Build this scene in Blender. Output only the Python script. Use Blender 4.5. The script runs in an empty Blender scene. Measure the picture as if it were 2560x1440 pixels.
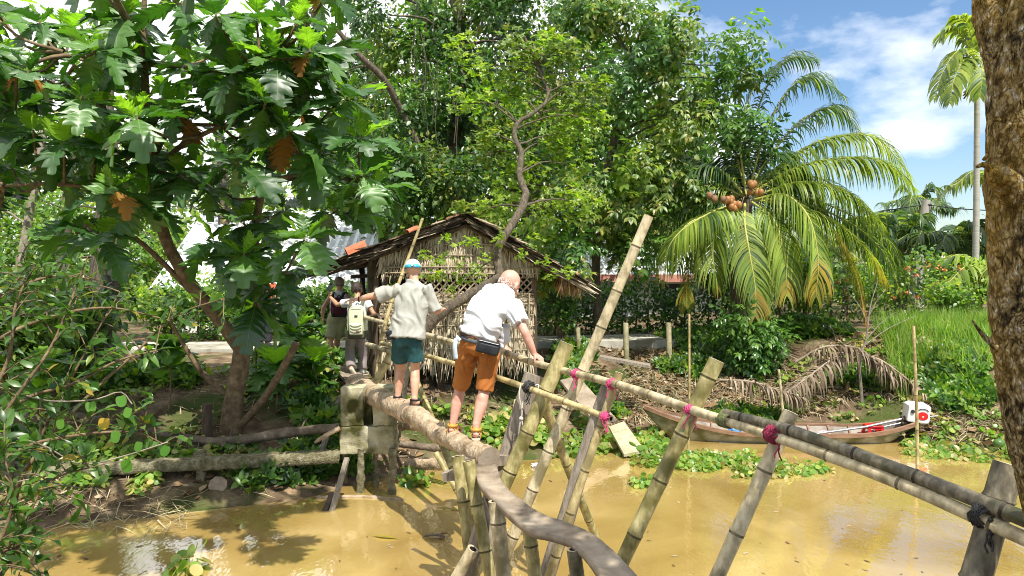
import bpy, bmesh, math, random
import numpy as np
from mathutils import Vector, Matrix, noise

# ------------------------------------------------------------------ camera
S = bpy.context.scene
C = S.collection
CAM_Z, PITCH, FPX = 3.1, math.radians(1.86), 1849.0
cam_d = bpy.data.cameras.new("camera")
cam_d.lens, cam_d.sensor_width = 26.0, 36.0
cam_d.clip_start, cam_d.clip_end = 0.05, 2000.0
cam = bpy.data.objects.new("camera", cam_d)
cam.location = (0, 0, CAM_Z)
cam.rotation_euler = (math.pi / 2 - PITCH, 0, 0)
C.objects.link(cam)
S.camera = cam

# ------------------------------------------------------------------ light
SUN_EL, SUN_AZ = math.radians(59), math.radians(26)     # azimuth: degrees to the right of straight behind the camera
sdir = Vector((math.sin(SUN_AZ) * math.cos(SUN_EL), -math.cos(SUN_AZ) * math.cos(SUN_EL), math.sin(SUN_EL)))
sun_d = bpy.data.lights.new("sun", 'SUN')
sun_d.energy, sun_d.angle, sun_d.color = 5.0, math.radians(0.5), (1.0, 0.95, 0.85)
sun = bpy.data.objects.new("sun", sun_d)
sun.rotation_euler = (-sdir).to_track_quat('-Z', 'Y').to_euler()
sun.location = (0, 0, 40)
C.objects.link(sun)
w = bpy.data.worlds.new("World")
S.world = w
w.use_nodes = True
nt = w.node_tree
nt.nodes.clear()
wo = nt.nodes.new('ShaderNodeOutputWorld')
bg = nt.nodes.new('ShaderNodeBackground')
sky = nt.nodes.new('ShaderNodeTexSky')
sky.sky_type = 'NISHITA'
sky.sun_disc = False
sky.sun_elevation = SUN_EL
sky.sun_rotation = math.atan2(sdir.x, sdir.y)
sky.air_density, sky.dust_density, sky.ozone_density = 1.0, 0.6, 2.5
bg.inputs['Strength'].default_value = 0.05
tc = nt.nodes.new('ShaderNodeTexCoord')
mp = nt.nodes.new('ShaderNodeMapping')
mp.inputs['Scale'].default_value = (1.0, 1.0, 2.2)
mp.inputs['Location'].default_value = (2.35, 0.6, 1.2)
nz = nt.nodes.new('ShaderNodeTexNoise')
nz.inputs['Scale'].default_value = 3.2
nz.inputs['Detail'].default_value = 9
nz.inputs['Roughness'].default_value = 0.55
rp = nt.nodes.new('ShaderNodeValToRGB')
rp.color_ramp.elements[0].position, rp.color_ramp.elements[1].position = 0.50, 0.68
# thicker cloud towards the left of the view, clearer at right (a real direction in the sky)
dp = nt.nodes.new('ShaderNodeVectorMath'); dp.operation = 'DOT_PRODUCT'
dp.inputs[1].default_value = (-0.85, 0.5, -0.1)
mr = nt.nodes.new('ShaderNodeMapRange')
mr.inputs['From Min'].default_value, mr.inputs['From Max'].default_value = 0.15, 0.75
mr.inputs['To Min'].default_value, mr.inputs['To Max'].default_value = 0.0, 0.5
ad = nt.nodes.new('ShaderNodeMath'); ad.operation = 'ADD'
# and more cloud higher up
sx = nt.nodes.new('ShaderNodeSeparateXYZ'); mz = nt.nodes.new('ShaderNodeMapRange')
mz.inputs['From Min'].default_value, mz.inputs['From Max'].default_value = 0.34, 0.6
mz.inputs['To Min'].default_value, mz.inputs['To Max'].default_value = 0.0, 0.14
ad2 = nt.nodes.new('ShaderNodeMath'); ad2.operation = 'ADD'
sat = nt.nodes.new('ShaderNodeHueSaturation')
sat.inputs['Saturation'].default_value = 1.12; sat.inputs['Value'].default_value = 2.2
mx = nt.nodes.new('ShaderNodeMix'); mx.data_type = 'RGBA'
mx.inputs[7].default_value = (20, 20.3, 20.7, 1)
L_ = nt.links.new
L_(tc.outputs['Generated'], mp.inputs['Vector']); L_(mp.outputs[0], nz.inputs['Vector'])
L_(tc.outputs['Generated'], dp.inputs[0]); L_(dp.outputs['Value'], mr.inputs['Value'])
L_(tc.outputs['Generated'], sx.inputs[0]); L_(sx.outputs['Z'], mz.inputs['Value']); L_(mr.outputs[0], ad2.inputs[0]); L_(mz.outputs[0], ad2.inputs[1])
L_(nz.outputs['Fac'], ad.inputs[0]); L_(ad2.outputs[0], ad.inputs[1]); L_(ad.outputs[0], rp.inputs['Fac'])
L_(sky.outputs[0], sat.inputs['Color']); L_(sat.outputs[0], mx.inputs[6]); L_(rp.outputs['Color'], mx.inputs[0])
L_(mx.outputs[2], bg.inputs['Color']); L_(bg.outputs[0], wo.inputs['Surface'])

S.view_settings.view_transform = 'Standard'
S.view_settings.look = 'None'
S.view_settings.exposure = 0.65
S.view_settings.gamma = 1.0
S.view_settings.use_curve_mapping = False
S.cycles.max_bounces = 8
S.cycles.diffuse_bounces = 2
S.cycles.glossy_bounces = 3
S.cycles.transmission_bounces = 4
S.cycles.transparent_max_bounces = 4
S.cycles.sample_clamp_indirect = 6.0
S.cycles.use_denoising = True
S.cycles.use_adaptive_sampling = False
S.cycles.filter_width = 1.0

# ------------------------------------------------------------------ helpers
R = random.Random(7)
NR = np.random.default_rng(11)
def V(*a): return Vector(a)
def P(px, py, Y):
    """point seen at photo pixel (px,py) at depth Y metres in front of the camera"""
    a, b = (px - 1280) / FPX, (720 - py) / FPX
    d = Vector((a, b * math.sin(PITCH) + math.cos(PITCH), b * math.cos(PITCH) - math.sin(PITCH)))
    d *= Y / d.y
    return Vector((d.x, Y, CAM_Z + d.z))
def Gz(px, py, z=0.0):
    a, b = (px - 1280) / FPX, (720 - py) / FPX
    d = Vector((a, b * math.sin(PITCH) + math.cos(PITCH), b * math.cos(PITCH) - math.sin(PITCH)))
    t = (z - CAM_Z) / d.z
    return Vector((d.x * t, d.y * t, z))

def tag(o, label, cat, group=None, kind=None):
    if label: o['label'] = label
    if cat: o['category'] = cat
    if group: o['group'] = group
    if kind: o['kind'] = kind
    return o
def thing(name, label, cat, loc=(0, 0, 0), group=None):
    o = bpy.data.objects.new(name, None)
    o.empty_display_size = 0.1
    C.objects.link(o)
    o.location = loc
    return tag(o, label, cat, group)
def link_mesh(name, me, mats, parent=None, smooth=True):
    for m in (mats if isinstance(mats, (list, tuple)) else [mats]):
        me.materials.append(m)
    if smooth:
        me.polygons.foreach_set('use_smooth', np.ones(len(me.polygons), dtype=bool))
    o = bpy.data.objects.new(name, me)
    C.objects.link(o)
    if parent is not None:
        o.parent = parent
        pm, q = Vector(parent.location), parent.parent
        while q is not None:
            pm = pm + Vector(q.location); q = q.parent
        o.location = -pm            # meshes are written in world coordinates
        # keep deeper levels right: a parent that is itself offset cancels out
    return o

class MB:
    """collects shapes in world coordinates; build() links them as ONE mesh object"""
    def __init__(s): s.v, s.f, s.m = [], [], []
    def add(s, verts, faces, mi=0):
        b = len(s.v)
        s.v += [tuple(p) for p in verts]
        s.f += [tuple(b + i for i in f) for f in faces]
        s.m += [mi] * len(faces)
    def box(s, c, size, rot=None, mi=0, jit=0.0):
        hx, hy, hz = size[0] / 2, size[1] / 2, size[2] / 2
        vs = []
        for z in (-hz, hz):
            for x, y in ((-hx, -hy), (hx, -hy), (hx, hy), (-hx, hy)):
                p = Vector((x, y, z))
                if jit: p += Vector((R.uniform(-jit, jit), R.uniform(-jit, jit), R.uniform(-jit, jit)))
                if rot is not None: p = rot @ p
                vs.append(p + Vector(c))
        s.add(vs, [(3, 2, 1, 0), (4, 5, 6, 7), (0, 1, 5, 4), (1, 2, 6, 5), (2, 3, 7, 6), (3, 0, 4, 7)], mi)
    def beam(s, a, b, w, h, up=(0, 0, 1), mi=0, jit=0.0, taper=1.0):
        a, b = Vector(a), Vector(b)
        d = (b - a).normalized()
        u = Vector(up); x = d.cross(u)
        if x.length < 1e-4: x = d.cross(Vector((1, 0, 0)))
        x.normalize(); u = x.cross(d)
        vs = []
        for p, k in ((a, 1.0), (b, taper)):
            for i, j in ((-1, -1), (1, -1), (1, 1), (-1, 1)):
                vs.append(p + x * (i * w / 2 * k + R.uniform(-jit, jit)) + u * (j * h / 2 * k + R.uniform(-jit, jit)))
        s.add(vs, [(3, 2, 1, 0), (4, 5, 6, 7), (0, 1, 5, 4), (1, 2, 6, 5), (2, 3, 7, 6), (3, 0, 4, 7)], mi)
    def tube(s, pts, rad, n=8, mi=0, caps=True, cap_mi=None, sides=None, lump=0.0, ratio=1.0, seg_mi=None):
        """swept tube; rad: number or list; ratio/sides: elliptical section (radius along side, radius*ratio across)"""
        pts = [Vector(p) for p in pts]
        if not isinstance(rad, (list, tuple)): rad = [rad] * len(pts)
        N = len(pts); vs = []
        T = []
        for i in range(N):
            d = pts[min(i + 1, N - 1)] - pts[max(i - 1, 0)]
            T.append(d.normalized() if d.length > 1e-9 else Vector((0, 0, 1)))
        x = None
        for i in range(N):
            t = T[i]
            if sides is not None:
                x = Vector(sides[i] if isinstance(sides, list) else sides)
            elif x is None:
                x = t.cross(Vector((0.13, 0.31, 0.94)))
                if x.length < 0.05: x = t.cross(Vector((1, 0, 0)))
            x = (x - t * x.dot(t)).normalized()
            y = t.cross(x)
            r = rad[i]
            if isinstance(r, (tuple, list)): rx, ry = r
            else: rx, ry = r, r * ratio
            for k in range(n):
                a = 2 * math.pi * k / n
                l = 1 + (R.uniform(-lump, lump) if lump else 0)
                vs.append(pts[i] + x * (math.cos(a) * rx * l) + y * (math.sin(a) * ry * l))
        fs, ms = [], []
        for i in range(N - 1):
            for k in range(n):
                k2 = (k + 1) % n
                fs.append((i * n + k, i * n + k2, (i + 1) * n + k2, (i + 1) * n + k))
                ms.append(seg_mi[i] if seg_mi else mi)
        if caps:
            cm = mi if cap_mi is None else cap_mi
            vs += [Vector(v) for v in vs[:n]] + [Vector(v) for v in vs[(N - 1) * n:N * n]]     # caps get corners of their own
            fs.append(tuple(range(N * n + n - 1, N * n - 1, -1))); ms.append(cm)
            fs.append(tuple(N * n + n + k for k in range(n))); ms.append(cm)
        b = len(s.v)
        s.v += [tuple(p) for p in vs]
        s.f += [tuple(b + i for i in f) for f in fs]
        s.m += ms
    def ball(s, c, r, n=10, m=7, mi=0, sq=(1, 1, 1), rot=None, jit=0.0):
        c = Vector(c); vs = []; fs = []
        for i in range(m + 1):
            th = math.pi * i / m
            for k in range(n):
                a = 2 * math.pi * k / n
                p = Vector((math.sin(th) * math.cos(a) * sq[0], math.sin(th) * math.sin(a) * sq[1], math.cos(th) * sq[2])) * r
                if jit: p *= 1 + R.uniform(-jit, jit)
                if rot is not None: p = rot @ p
                vs.append(c + p)
        for i in range(m):
            for k in range(n):
                k2 = (k + 1) % n
                fs.append((i * n + k, (i + 1) * n + k, (i + 1) * n + k2, i * n + k2))
        s.add(vs, fs, mi)
    def mesh(s, name):
        me = bpy.data.meshes.new(name)
        me.from_pydata(s.v, [], s.f)
        me.polygons.foreach_set('material_index', np.array(s.m, dtype=np.int32))
        me.update()
        return me
    def build(s, name, mats, parent=None, smooth=True):
        return link_mesh(name, s.mesh(name), mats, parent, smooth)
    def bevel(s, o, w=0.01, seg=2):
        m = o.modifiers.new('bevel', 'BEVEL'); m.width = w; m.segments = seg; m.limit_method = 'ANGLE'
        return o

def flat(o):
    o.data.polygons.foreach_set('use_smooth', np.zeros(len(o.data.polygons), dtype=bool)); return o
def bez(pts, n=12):
    """smooth Catmull-Rom curve through pts"""
    pts = [Vector(p) for p in pts]
    if len(pts) < 3: return [pts[0].lerp(pts[-1], i / n) for i in range(n + 1)]
    q = [pts[0] * 2 - pts[1]] + pts + [pts[-1] * 2 - pts[-2]]
    out = []; m = len(pts) - 1
    for i in range(n + 1):
        u = i / n * m; k = min(int(u), m - 1); t = u - k
        a, b, c, d = q[k], q[k + 1], q[k + 2], q[k + 3]
        out.append(0.5 * ((2 * b) + (c - a) * t + (2 * a - 5 * b + 4 * c - d) * t * t + (3 * b - a - 3 * c + d) * t ** 3))
    return out
def lerpl(l, n):
    """resample list of numbers to n+1 values"""
    return [float(np.interp(i / n * (len(l) - 1), range(len(l)), l)) for i in range(n + 1)]

# ------------------------------------------------------------------ materials
def nm(name):
    m = bpy.data.materials.new(name); m.use_nodes = True
    t = m.node_tree; t.nodes.clear()
    o = t.nodes.new('ShaderNodeOutputMaterial'); b = t.nodes.new('ShaderNodeBsdfPrincipled')
    t.links.new(b.outputs[0], o.inputs['Surface'])
    return m, t, b
def ramp(t, stops):
    r = t.nodes.new('ShaderNodeValToRGB'); e = r.color_ramp.elements
    while len(e) < len(stops): e.new(0.5)
    for k, (p, c) in enumerate(stops):
        e[k].position = p; e[k].color = (*c, 1)
    return r
def mat(name, stops, scale=6.0, stretch=(1, 1, 1), rough=0.7, bump=0.3, bscale=None, spec=0.35, detail=8, coord='Object', bdist=0.01, dist=0.0, rough_noise=True, stain=None, island=0.0, stainscale=2.0, stainpos=(0.5, 0.65)):
    """noise-coloured surface; stain: second colour in large patches; island: random value per loose piece"""
    m, t, b = nm(name)
    tcn = t.nodes.new('ShaderNodeTexCoord'); mpn = t.nodes.new('ShaderNodeMapping')
    mpn.inputs['Scale'].default_value = stretch
    n = t.nodes.new('ShaderNodeTexNoise'); n.inputs['Scale'].default_value = scale
    n.inputs['Detail'].default_value = detail; n.inputs['Roughness'].default_value = 0.62
    n.inputs['Distortion'].default_value = dist
    t.links.new(tcn.outputs[coord], mpn.inputs[0]); t.links.new(mpn.outputs[0], n.inputs['Vector'])
    r = ramp(t, stops)
    f = n.outputs['Fac']
    if island:
        g = t.nodes.new('ShaderNodeNewGeometry'); a = t.nodes.new('ShaderNodeMath'); a.operation = 'MULTIPLY_ADD'
        a.inputs[1].default_value = island; a.inputs[2].default_value = -island / 2
        a2 = t.nodes.new('ShaderNodeMath'); a2.operation = 'ADD'
        t.links.new(g.outputs['Random Per Island'], a.inputs[0]); t.links.new(a.outputs[0], a2.inputs[0]); t.links.new(f, a2.inputs[1])
        f = a2.outputs[0]
    t.links.new(f, r.inputs[0])
    col = r.outputs[0]
    if stain:
        n2 = t.nodes.new('ShaderNodeTexNoise'); n2.inputs['Scale'].default_value = stainscale; n2.inputs['Detail'].default_value = 6
        t.links.new(tcn.outputs[coord], n2.inputs['Vector'])
        r2 = ramp(t, [(stainpos[0], (0, 0, 0)), (stainpos[1], (1, 1, 1))]); t.links.new(n2.outputs['Fac'], r2.inputs[0])
        mxx = t.nodes.new('ShaderNodeMix'); mxx.data_type = 'RGBA'; mxx.inputs[7].default_value = (*stain, 1)
        t.links.new(r2.outputs[0], mxx.inputs[0]); t.links.new(col, mxx.inputs[6]); col = mxx.outputs[2]
    t.links.new(col, b.inputs['Base Color'])
    b.inputs['Roughness'].default_value = rough
    b.inputs['Specular IOR Level'].default_value = spec
    if bump:
        bn = t.nodes.new('ShaderNodeBump'); bn.inputs['Strength'].default_value = bump; bn.inputs['Distance'].default_value = bdist
        if bscale:
            n3 = t.nodes.new('ShaderNodeTexNoise'); n3.inputs['Scale'].default_value = bscale; n3.inputs['Detail'].default_value = 5
            t.links.new(mpn.outputs[0], n3.inputs['Vector']); t.links.new(n3.outputs['Fac'], bn.inputs['Height'])
        else: t.links.new(n.outputs['Fac'], bn.inputs['Height'])
        t.links.new(bn.outputs[0], b.inputs['Normal'])
    return m
def plain(name, col, rough=0.5, spec=0.4, metal=0.0):
    d = tuple(c * 0.85 for c in col)
    m = mat(name, [(0.3, d), (0.7, col)], scale=30, rough=rough, bump=0.05, spec=spec)
    m.node_tree.nodes['Principled BSDF'].inputs['Metallic'].default_value = metal
    return m
def leafmat(name, stops, trans=0.35, tcol=None, rough=0.42, spec=0.7):
    """leaf: colour varies leaf by leaf, light passes through"""
    m, t, b = nm(name)
    g = t.nodes.new('ShaderNodeNewGeometry'); r = ramp(t, stops)
    t.links.new(g.outputs['Random Per Island'], r.inputs[0])
    tcn = t.nodes.new('ShaderNodeTexCoord'); n = t.nodes.new('ShaderNodeTexNoise'); n.inputs['Scale'].default_value = 0.9; n.inputs['Detail'].default_value = 3
    t.links.new(tcn.outputs['Object'], n.inputs['Vector'])
    hs = t.nodes.new('ShaderNodeHueSaturation')
    mrn = t.nodes.new('ShaderNodeMapRange'); mrn.inputs['From Min'].default_value = 0.3; mrn.inputs['From Max'].default_value = 0.7
    mrn.inputs['To Min'].default_value = 0.75; mrn.inputs['To Max'].default_value = 1.25
    t.links.new(n.outputs['Fac'], mrn.inputs['Value']); t.links.new(mrn.outputs[0], hs.inputs['Value'])
    t.links.new(r.outputs[0], hs.inputs['Color'])
    t.links.new(hs.outputs[0], b.inputs['Base Color'])
    b.inputs['Roughness'].default_value = rough; b.inputs['Specular IOR Level'].default_value = spec
    tr = t.nodes.new('ShaderNodeBsdfTranslucent')
    ms = t.nodes.new('ShaderNodeMixShader'); ms.inputs[0].default_value = trans
    tm = t.nodes.new('ShaderNodeMix'); tm.data_type = 'RGBA'; tm.blend_type = 'MULTIPLY'; tm.inputs[0].default_value = 1.0
    tm.inputs[7].default_value = (*(tcol or (1.9, 2.1, 0.8)), 1)
    t.links.new(hs.outputs[0], tm.inputs[6]); t.links.new(tm.outputs[2], tr.inputs['Color'])
    o = [x for x in t.nodes if x.type == 'OUTPUT_MATERIAL'][0]
    t.links.new(b.outputs[0], ms.inputs[1]); t.links.new(tr.outputs[0], ms.inputs[2]); t.links.new(ms.outputs[0], o.inputs['Surface'])
    return m
# ================================================================== the setting
_yx = [-60, -12, -5.6, -3.0, -1.5, 0.9, 2.0, 4.0, 6.2, 7.4, 9, 14, 60]
_yy = [7.6, 7.9, 8.5, 9.6, 10.9, 12.0, 13.3, 13.5, 13.4, 12.4, 11.2, 10.5, 10.5]
def shore(x): return float(np.interp(x, _yx, _yy))
_dx = [-60, -4.0, -1.6, -0.8, -0.3, 0.0, 0.3, 1.0, 1.9, 2.9, 3.9, 8, 200]
_dz = [-1.2, -1.0, -0.55, -0.22, -0.06, 0.0, 0.14, 0.36, 0.62, 0.98, 1.22, 1.27, 1.3]
def terrain(x, y, detail=True):
    d = y - shore(x)
    h = float(np.interp(d, _dx, _dz))
    if x > 4: h += min(1, (x - 4) / 2.5) * 0.40 * float(np.interp(d, [0.5, 3.0, 6, 14, 30], [0, 0.9, 1.0, 0.3, 0]))
    # near bank, behind and below the camera
    nb = float(np.interp(y, [-400, 2.6, 4.9, 5.6], [1.5, 1.5, -0.7, -1.2]))
    h = max(h, nb)
    if detail and h > -0.6:
        k = 1.0 if d < 4.2 else 0.35
        h += k * (0.10 * noise.noise((x * 0.9, y * 0.9, 3.1)) + 0.06 * noise.noise((x * 2.7, y * 2.7, 7.7)) + 0.02 * noise.noise((x * 9, y * 9, 1.7))) * min(1, max(0.15, (h + 0.35)))
    return h
def axis(lo, hi, a, b, fine, grow=1.35):
    out = list(np.arange(a, b, fine)); s = fine; q = a
    while q > lo: s *= grow; q -= s; out.insert(0, q)
    s = fine; q = out[-1]
    while q < hi: s *= grow; q += s; out.append(q)
    return out
gx = axis(-900, 900, -13, 13, 0.13); gy = axis(-300, 900, 5.5, 20, 0.13)
gv = [(x, y, terrain(x, y)) for y in gy for x in gx]
nx_ = len(gx)
gf = [(j * nx_ + i, j * nx_ + i + 1, (j + 1) * nx_ + i + 1, (j + 1) * nx_ + i) for j in range(len(gy) - 1) for i in range(nx_ - 1)]
gm = bpy.data.meshes.new('ground'); gm.from_pydata(gv, [], gf); gm.update()
M_soil = mat('bank_soil', [(0.25, (0.035, 0.022, 0.012)), (0.5, (0.13, 0.09, 0.055)), (0.68, (0.26, 0.20, 0.13)), (0.8, (0.36, 0.29, 0.2))], scale=3.5, rough=0.95, bump=0.9, bdist=0.05, bscale=14,
             stain=(0.055, 0.075, 0.018), stainscale=0.8, stainpos=(0.5, 0.62), spec=0.15)
tag(link_mesh('ground', gm, M_soil), None, None, kind='structure')

# water: muddy, glossy, small ripples
M_water, t, b = nm('muddy_water')
tcn = t.nodes.new('ShaderNodeTexCoord')
n1 = t.nodes.new('ShaderNodeTexNoise'); n1.inputs['Scale'].default_value = 0.45; n1.inputs['Distortion'].default_value = 1.2; n1.inputs['Detail'].default_value = 5
r1 = ramp(t, [(0.3, (0.26, 0.17, 0.048)), (0.5, (0.34, 0.235, 0.075)), (0.7, (0.43, 0.31, 0.115))])
t.links.new(tcn.outputs['Object'], n1.inputs['Vector']); t.links.new(n1.outputs['Fac'], r1.inputs[0]); t.links.new(r1.outputs[0], b.inputs['Base Color'])
b.inputs['Roughness'].default_value = 0.03; b.inputs['Coat Weight'].default_value = 0.8; b.inputs['Coat Roughness'].default_value = 0.015; b.inputs['Coat IOR'].default_value = 1.75; b.inputs['IOR'].default_value = 1.45; b.inputs['Specular IOR Level'].default_value = 0.75
mpw = t.nodes.new('ShaderNodeMapping'); mpw.inputs['Scale'].default_value = (1.0, 0.45, 1)
n2 = t.nodes.new('ShaderNodeTexNoise'); n2.inputs['Scale'].default_value = 5.5; n2.inputs['Detail'].default_value = 3
n3 = t.nodes.new('ShaderNodeTexNoise'); n3.inputs['Scale'].default_value = 22; n3.inputs['Detail'].default_value = 2
aa = t.nodes.new('ShaderNodeMath'); aa.operation = 'MULTIPLY_ADD'; aa.inputs[1].default_value = 0.22
bn = t.nodes.new('ShaderNodeBump'); bn.inputs['Strength'].default_value = 0.045; bn.inputs['Distance'].default_value = 0.1
t.links.new(tcn.outputs['Object'], mpw.inputs[0]); t.links.new(mpw.outputs[0], n2.inputs['Vector']); t.links.new(mpw.outputs[0], n3.inputs['Vector'])
t.links.new(n3.outputs['Fac'], aa.inputs[0]); t.links.new(n2.outputs['Fac'], aa.inputs[2]); t.links.new(aa.outputs[0], bn.inputs['Height']); t.links.new(bn.outputs[0], b.inputs['Normal']); t.links.new(bn.outputs[0], b.inputs['Coat Normal'])
m = MB(); m.add([(-300, 3.2, 0), (300, 3.2, 0), (300, 16, 0), (-300, 16, 0)], [(0, 1, 2, 3)])
tag(m.build('water', M_water, smooth=False), None, None, kind='structure')

# concrete footpath on the far bank
M_conc = mat('pale_concrete', [(0.3, (0.30, 0.28, 0.23)), (0.7, (0.48, 0.46, 0.40))], scale=5, rough=0.9, bump=0.35, bscale=60, spec=0.2, stain=(0.2, 0.18, 0.13))
def path_y(x): return float(np.interp(x, [-30, -4, 0, 3, 9, 40], [14.4, 15.3, 16.4, 17.0, 17.3, 18.0]))
m = MB(); px_ = list(np.arange(-30, 34, 0.8)); ring = []
for x in px_:
    y0 = path_y(x); z = 1.34 + 0.015 * noise.noise((x, 0, 0))
    ring += [(x, y0, z - 0.3), (x, y0, z), (x, y0 + 1.5, z), (x, y0 + 1.5, z - 0.3)]
fs = []
for i in range(len(px_) - 1):
    for k in range(3): fs.append((i * 4 + k, (i + 1) * 4 + k, (i + 1) * 4 + k + 1, i * 4 + k + 1))
m.add(ring, fs)
tag(m.build('path', M_conc, smooth=False), None, None, kind='structure')

# posts along the path
M_oldconc = mat('mossy_post', [(0.3, (0.20, 0.17, 0.09)), (0.7, (0.42, 0.38, 0.24))], scale=9, rough=0.9, bump=0.4, stain=(0.12, 0.13, 0.03))
for (px, py, yy, wd, txt) in ((1445, 868, 16.0, 0.10, 'short greenish post by the far path, close to the hut eave'), (1565, 872, 15.9, 0.12, 'short pale post by the far path, seen right beside the long leaning pole'), (1672, 872, 16.0, 0.12, 'short pale post by the far path in front of the dark hedge, nearest the palm')):
    c = P(px, py, yy); m = MB()
    z0 = terrain(c.x, yy) - 0.15
    h = 1.83 if px > 1500 else 1.75
    m.tube([(c.x, yy, z0), (c.x + 0.01, yy, z0 + 0.4), (c.x - 0.01, yy, h - 0.02), (c.x - 0.01, yy, h)], [wd / 2 * 1.1, wd / 2, wd / 2, wd / 2 * 0.8], n=8, lump=0.05)
    tag(m.build('path_post', M_oldconc), txt, 'post', 'posts along the far footpath')

# far buildings
M_tin = mat('weathered_tin', [(0.3, (0.50, 0.53, 0.56)), (0.7, (0.70, 0.72, 0.74))], scale=2.5, rough=0.45, bump=0.15, stain=(0.42, 0.40, 0.38), spec=0.5)
M_white = mat('white_wall', [(0.3, (0.62, 0.62, 0.60)), (0.7, (0.8, 0.8, 0.78))], scale=2, rough=0.85, bump=0.1, stain=(0.5, 0.48, 0.44))
M_pinkroof = mat('faded_red_tin', [(0.3, (0.45, 0.17, 0.13)), (0.7, (0.62, 0.33, 0.28))], scale=2, rough=0.6, bump=0.1)
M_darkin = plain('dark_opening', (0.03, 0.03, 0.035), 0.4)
def corrugated(m, a, b_, c, d, n=60, amp=0.03, mi=0):
    """corrugated sheet on quad a-b-c-d (a-b eave, d-c ridge), 2 sided with thickness"""
    a, b_, c, d = map(Vector, (a, b_, c, d)); nrm = (b_ - a).cross(d - a).normalized()
    vs = []; fs = []
    for i in range(n + 1):
        u = i / n; o = nrm * (amp * (1 if i % 2 else -1))
        p, q = a.lerp(b_, u) + o, d.lerp(c, u) + o
        vs += [p, q, p - nrm * 0.012, q - nrm * 0.012]
    for i in range(n):
        k = i * 4; fs += [(k, k + 4, k + 5, k + 1), (k + 2, k + 3, k + 7, k + 6), (k, k + 2, k + 6, k + 4), (k + 1, k + 5, k + 7, k + 3)]
    m.add(vs, fs, mi)
def shed(name, label, x0, x1, y0, y1, ze, zr, wallm, roofm, win=()):
    t_ = thing(name, label, 'building', ((x0 + x1) / 2, y0, 1.2))
    m = MB(); m.box(((x0 + x1) / 2, (y0 + y1) / 2, (ze + 0.7) / 2), (x1 - x0, y1 - y0, ze - 0.7))
    ym = (y0 + y1) / 2
    m.add([(x0, y0, ze), (x0, y1, ze), (x0, ym, zr - .05), (x1, y0, ze), (x1, y1, ze), (x1, ym, zr - .05)], [(0, 2, 1), (3, 4, 5)])
    m.build('wall', wallm, t_, smooth=False)
    m = MB(); e = 0.5
    corrugated(m, (x0 - e, y0 - e, ze - 0.12), (x1 + e, y0 - e, ze - 0.12), (x1 + e, ym, zr), (x0 - e, ym, zr), n=int((x1 - x0) * 10))
    corrugated(m, (x1 + e, y1 + e, ze - 0.12), (x0 - e, y1 + e, ze - 0.12), (x0 - e, ym + .02, zr), (x1 + e, ym + .02, zr), n=int((x1 - x0) * 10))
    m.build('roof', roofm, t_, smooth=False)
    for (wx, wz, ww, wh) in win:
        m = MB(); m.box((wx, y0 - 0.02, wz), (ww, 0.06, wh)); wo_ = m.build('window', M_darkin, t_, smooth=False)
        m = MB()
        for sx in (-1, 1): m.box((wx + sx * ww / 2, y0 - 0.05, wz), (0.06, 0.08, wh + .12))
        for sz in (-1, 1): m.box((wx, y0 - 0.05, wz + sz * wh / 2), (ww - 0.06, 0.078, 0.06))
        m.build('frame', M_white, wo_, smooth=False)
    return t_
a = P(870, 700, 21); b2 = P(500, 640, 21)
shed('tin_roof_house', 'house with a pale grey corrugated roof behind the breadfruit tree', -8.9, -4.3, 19.6, 25.5, 2.6, 4.7, M_white, M_tin, win=((-5.6, 2.0, 1.0, 0.9),))
wh = shed('white_house', 'white walled house with a pale tin roof and pink eave behind the leaning pole', 1.9, 7.2, 25.5, 31, 2.75, 4.1, M_white, M_tin, win=((5.6, 2.0, 1.1, 0.9),))
m = MB(); m.box((4.55, 24.93, 2.62), (6.4, .05, .26)); m.build('fascia', M_pinkroof, wh, smooth=False)
# ================================================================== thatched hut
M_thatch = mat('grey_thatch', [(0.15, (0.12, 0.09, 0.055)), (0.4, (0.34, 0.275, 0.18)), (0.6, (0.50, 0.42, 0.29)), (0.8, (0.64, 0.56, 0.41))], scale=3, rough=0.85, bump=0.0, island=0.75, spec=0.2)
M_thatchd = mat('brown_thatch', [(0.2, (0.05, 0.036, 0.024)), (0.5, (0.18, 0.135, 0.09)), (0.7, (0.34, 0.265, 0.18)), (0.9, (0.46, 0.38, 0.27))], scale=3, rough=0.85, bump=0.0, island=0.9, spec=0.2)
M_dkwood = mat('dark_wet_wood', [(0.3, (0.035, 0.025, 0.017)), (0.7, (0.12, 0.085, 0.055))], scale=7, stretch=(3, 3, 0.5), rough=0.85, bump=0.5, bscale=25)
M_lath = mat('bamboo_lath', [(0.3, (0.20, 0.155, 0.10)), (0.7, (0.40, 0.33, 0.23))], scale=8, rough=0.7, bump=0.1, island=0.35)
M_palebark = mat('grey_wood', [(0.25, (0.13, 0.10, 0.075)), (0.5, (0.27, 0.225, 0.175)), (0.75, (0.40, 0.345, 0.275))], scale=6, stretch=(4, 4, 1), rough=0.85, bump=0.5, bscale=18, stain=(0.15, 0.13, 0.06))

def strand(m, p, d, nrm, ln, wd, mi=0, curl=0.15):
    """one dry leaf strip hanging from p along d"""
    p, d, nrm = Vector(p), Vector(d).normalized(), Vector(nrm).normalized()
    s = d.cross(nrm).normalized() * (wd / 2)
    c = nrm * (curl * ln)
    a, b_, e = p, p + d * (ln * 0.55) + c * 0.3, p + d * ln + c
    m.add([a - s, a + s, b_ + s * 1.1, b_ - s * 1.1, e + s * 0.25, e - s * 0.25], [(0, 1, 2, 3), (3, 2, 4, 5)], mi)

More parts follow.
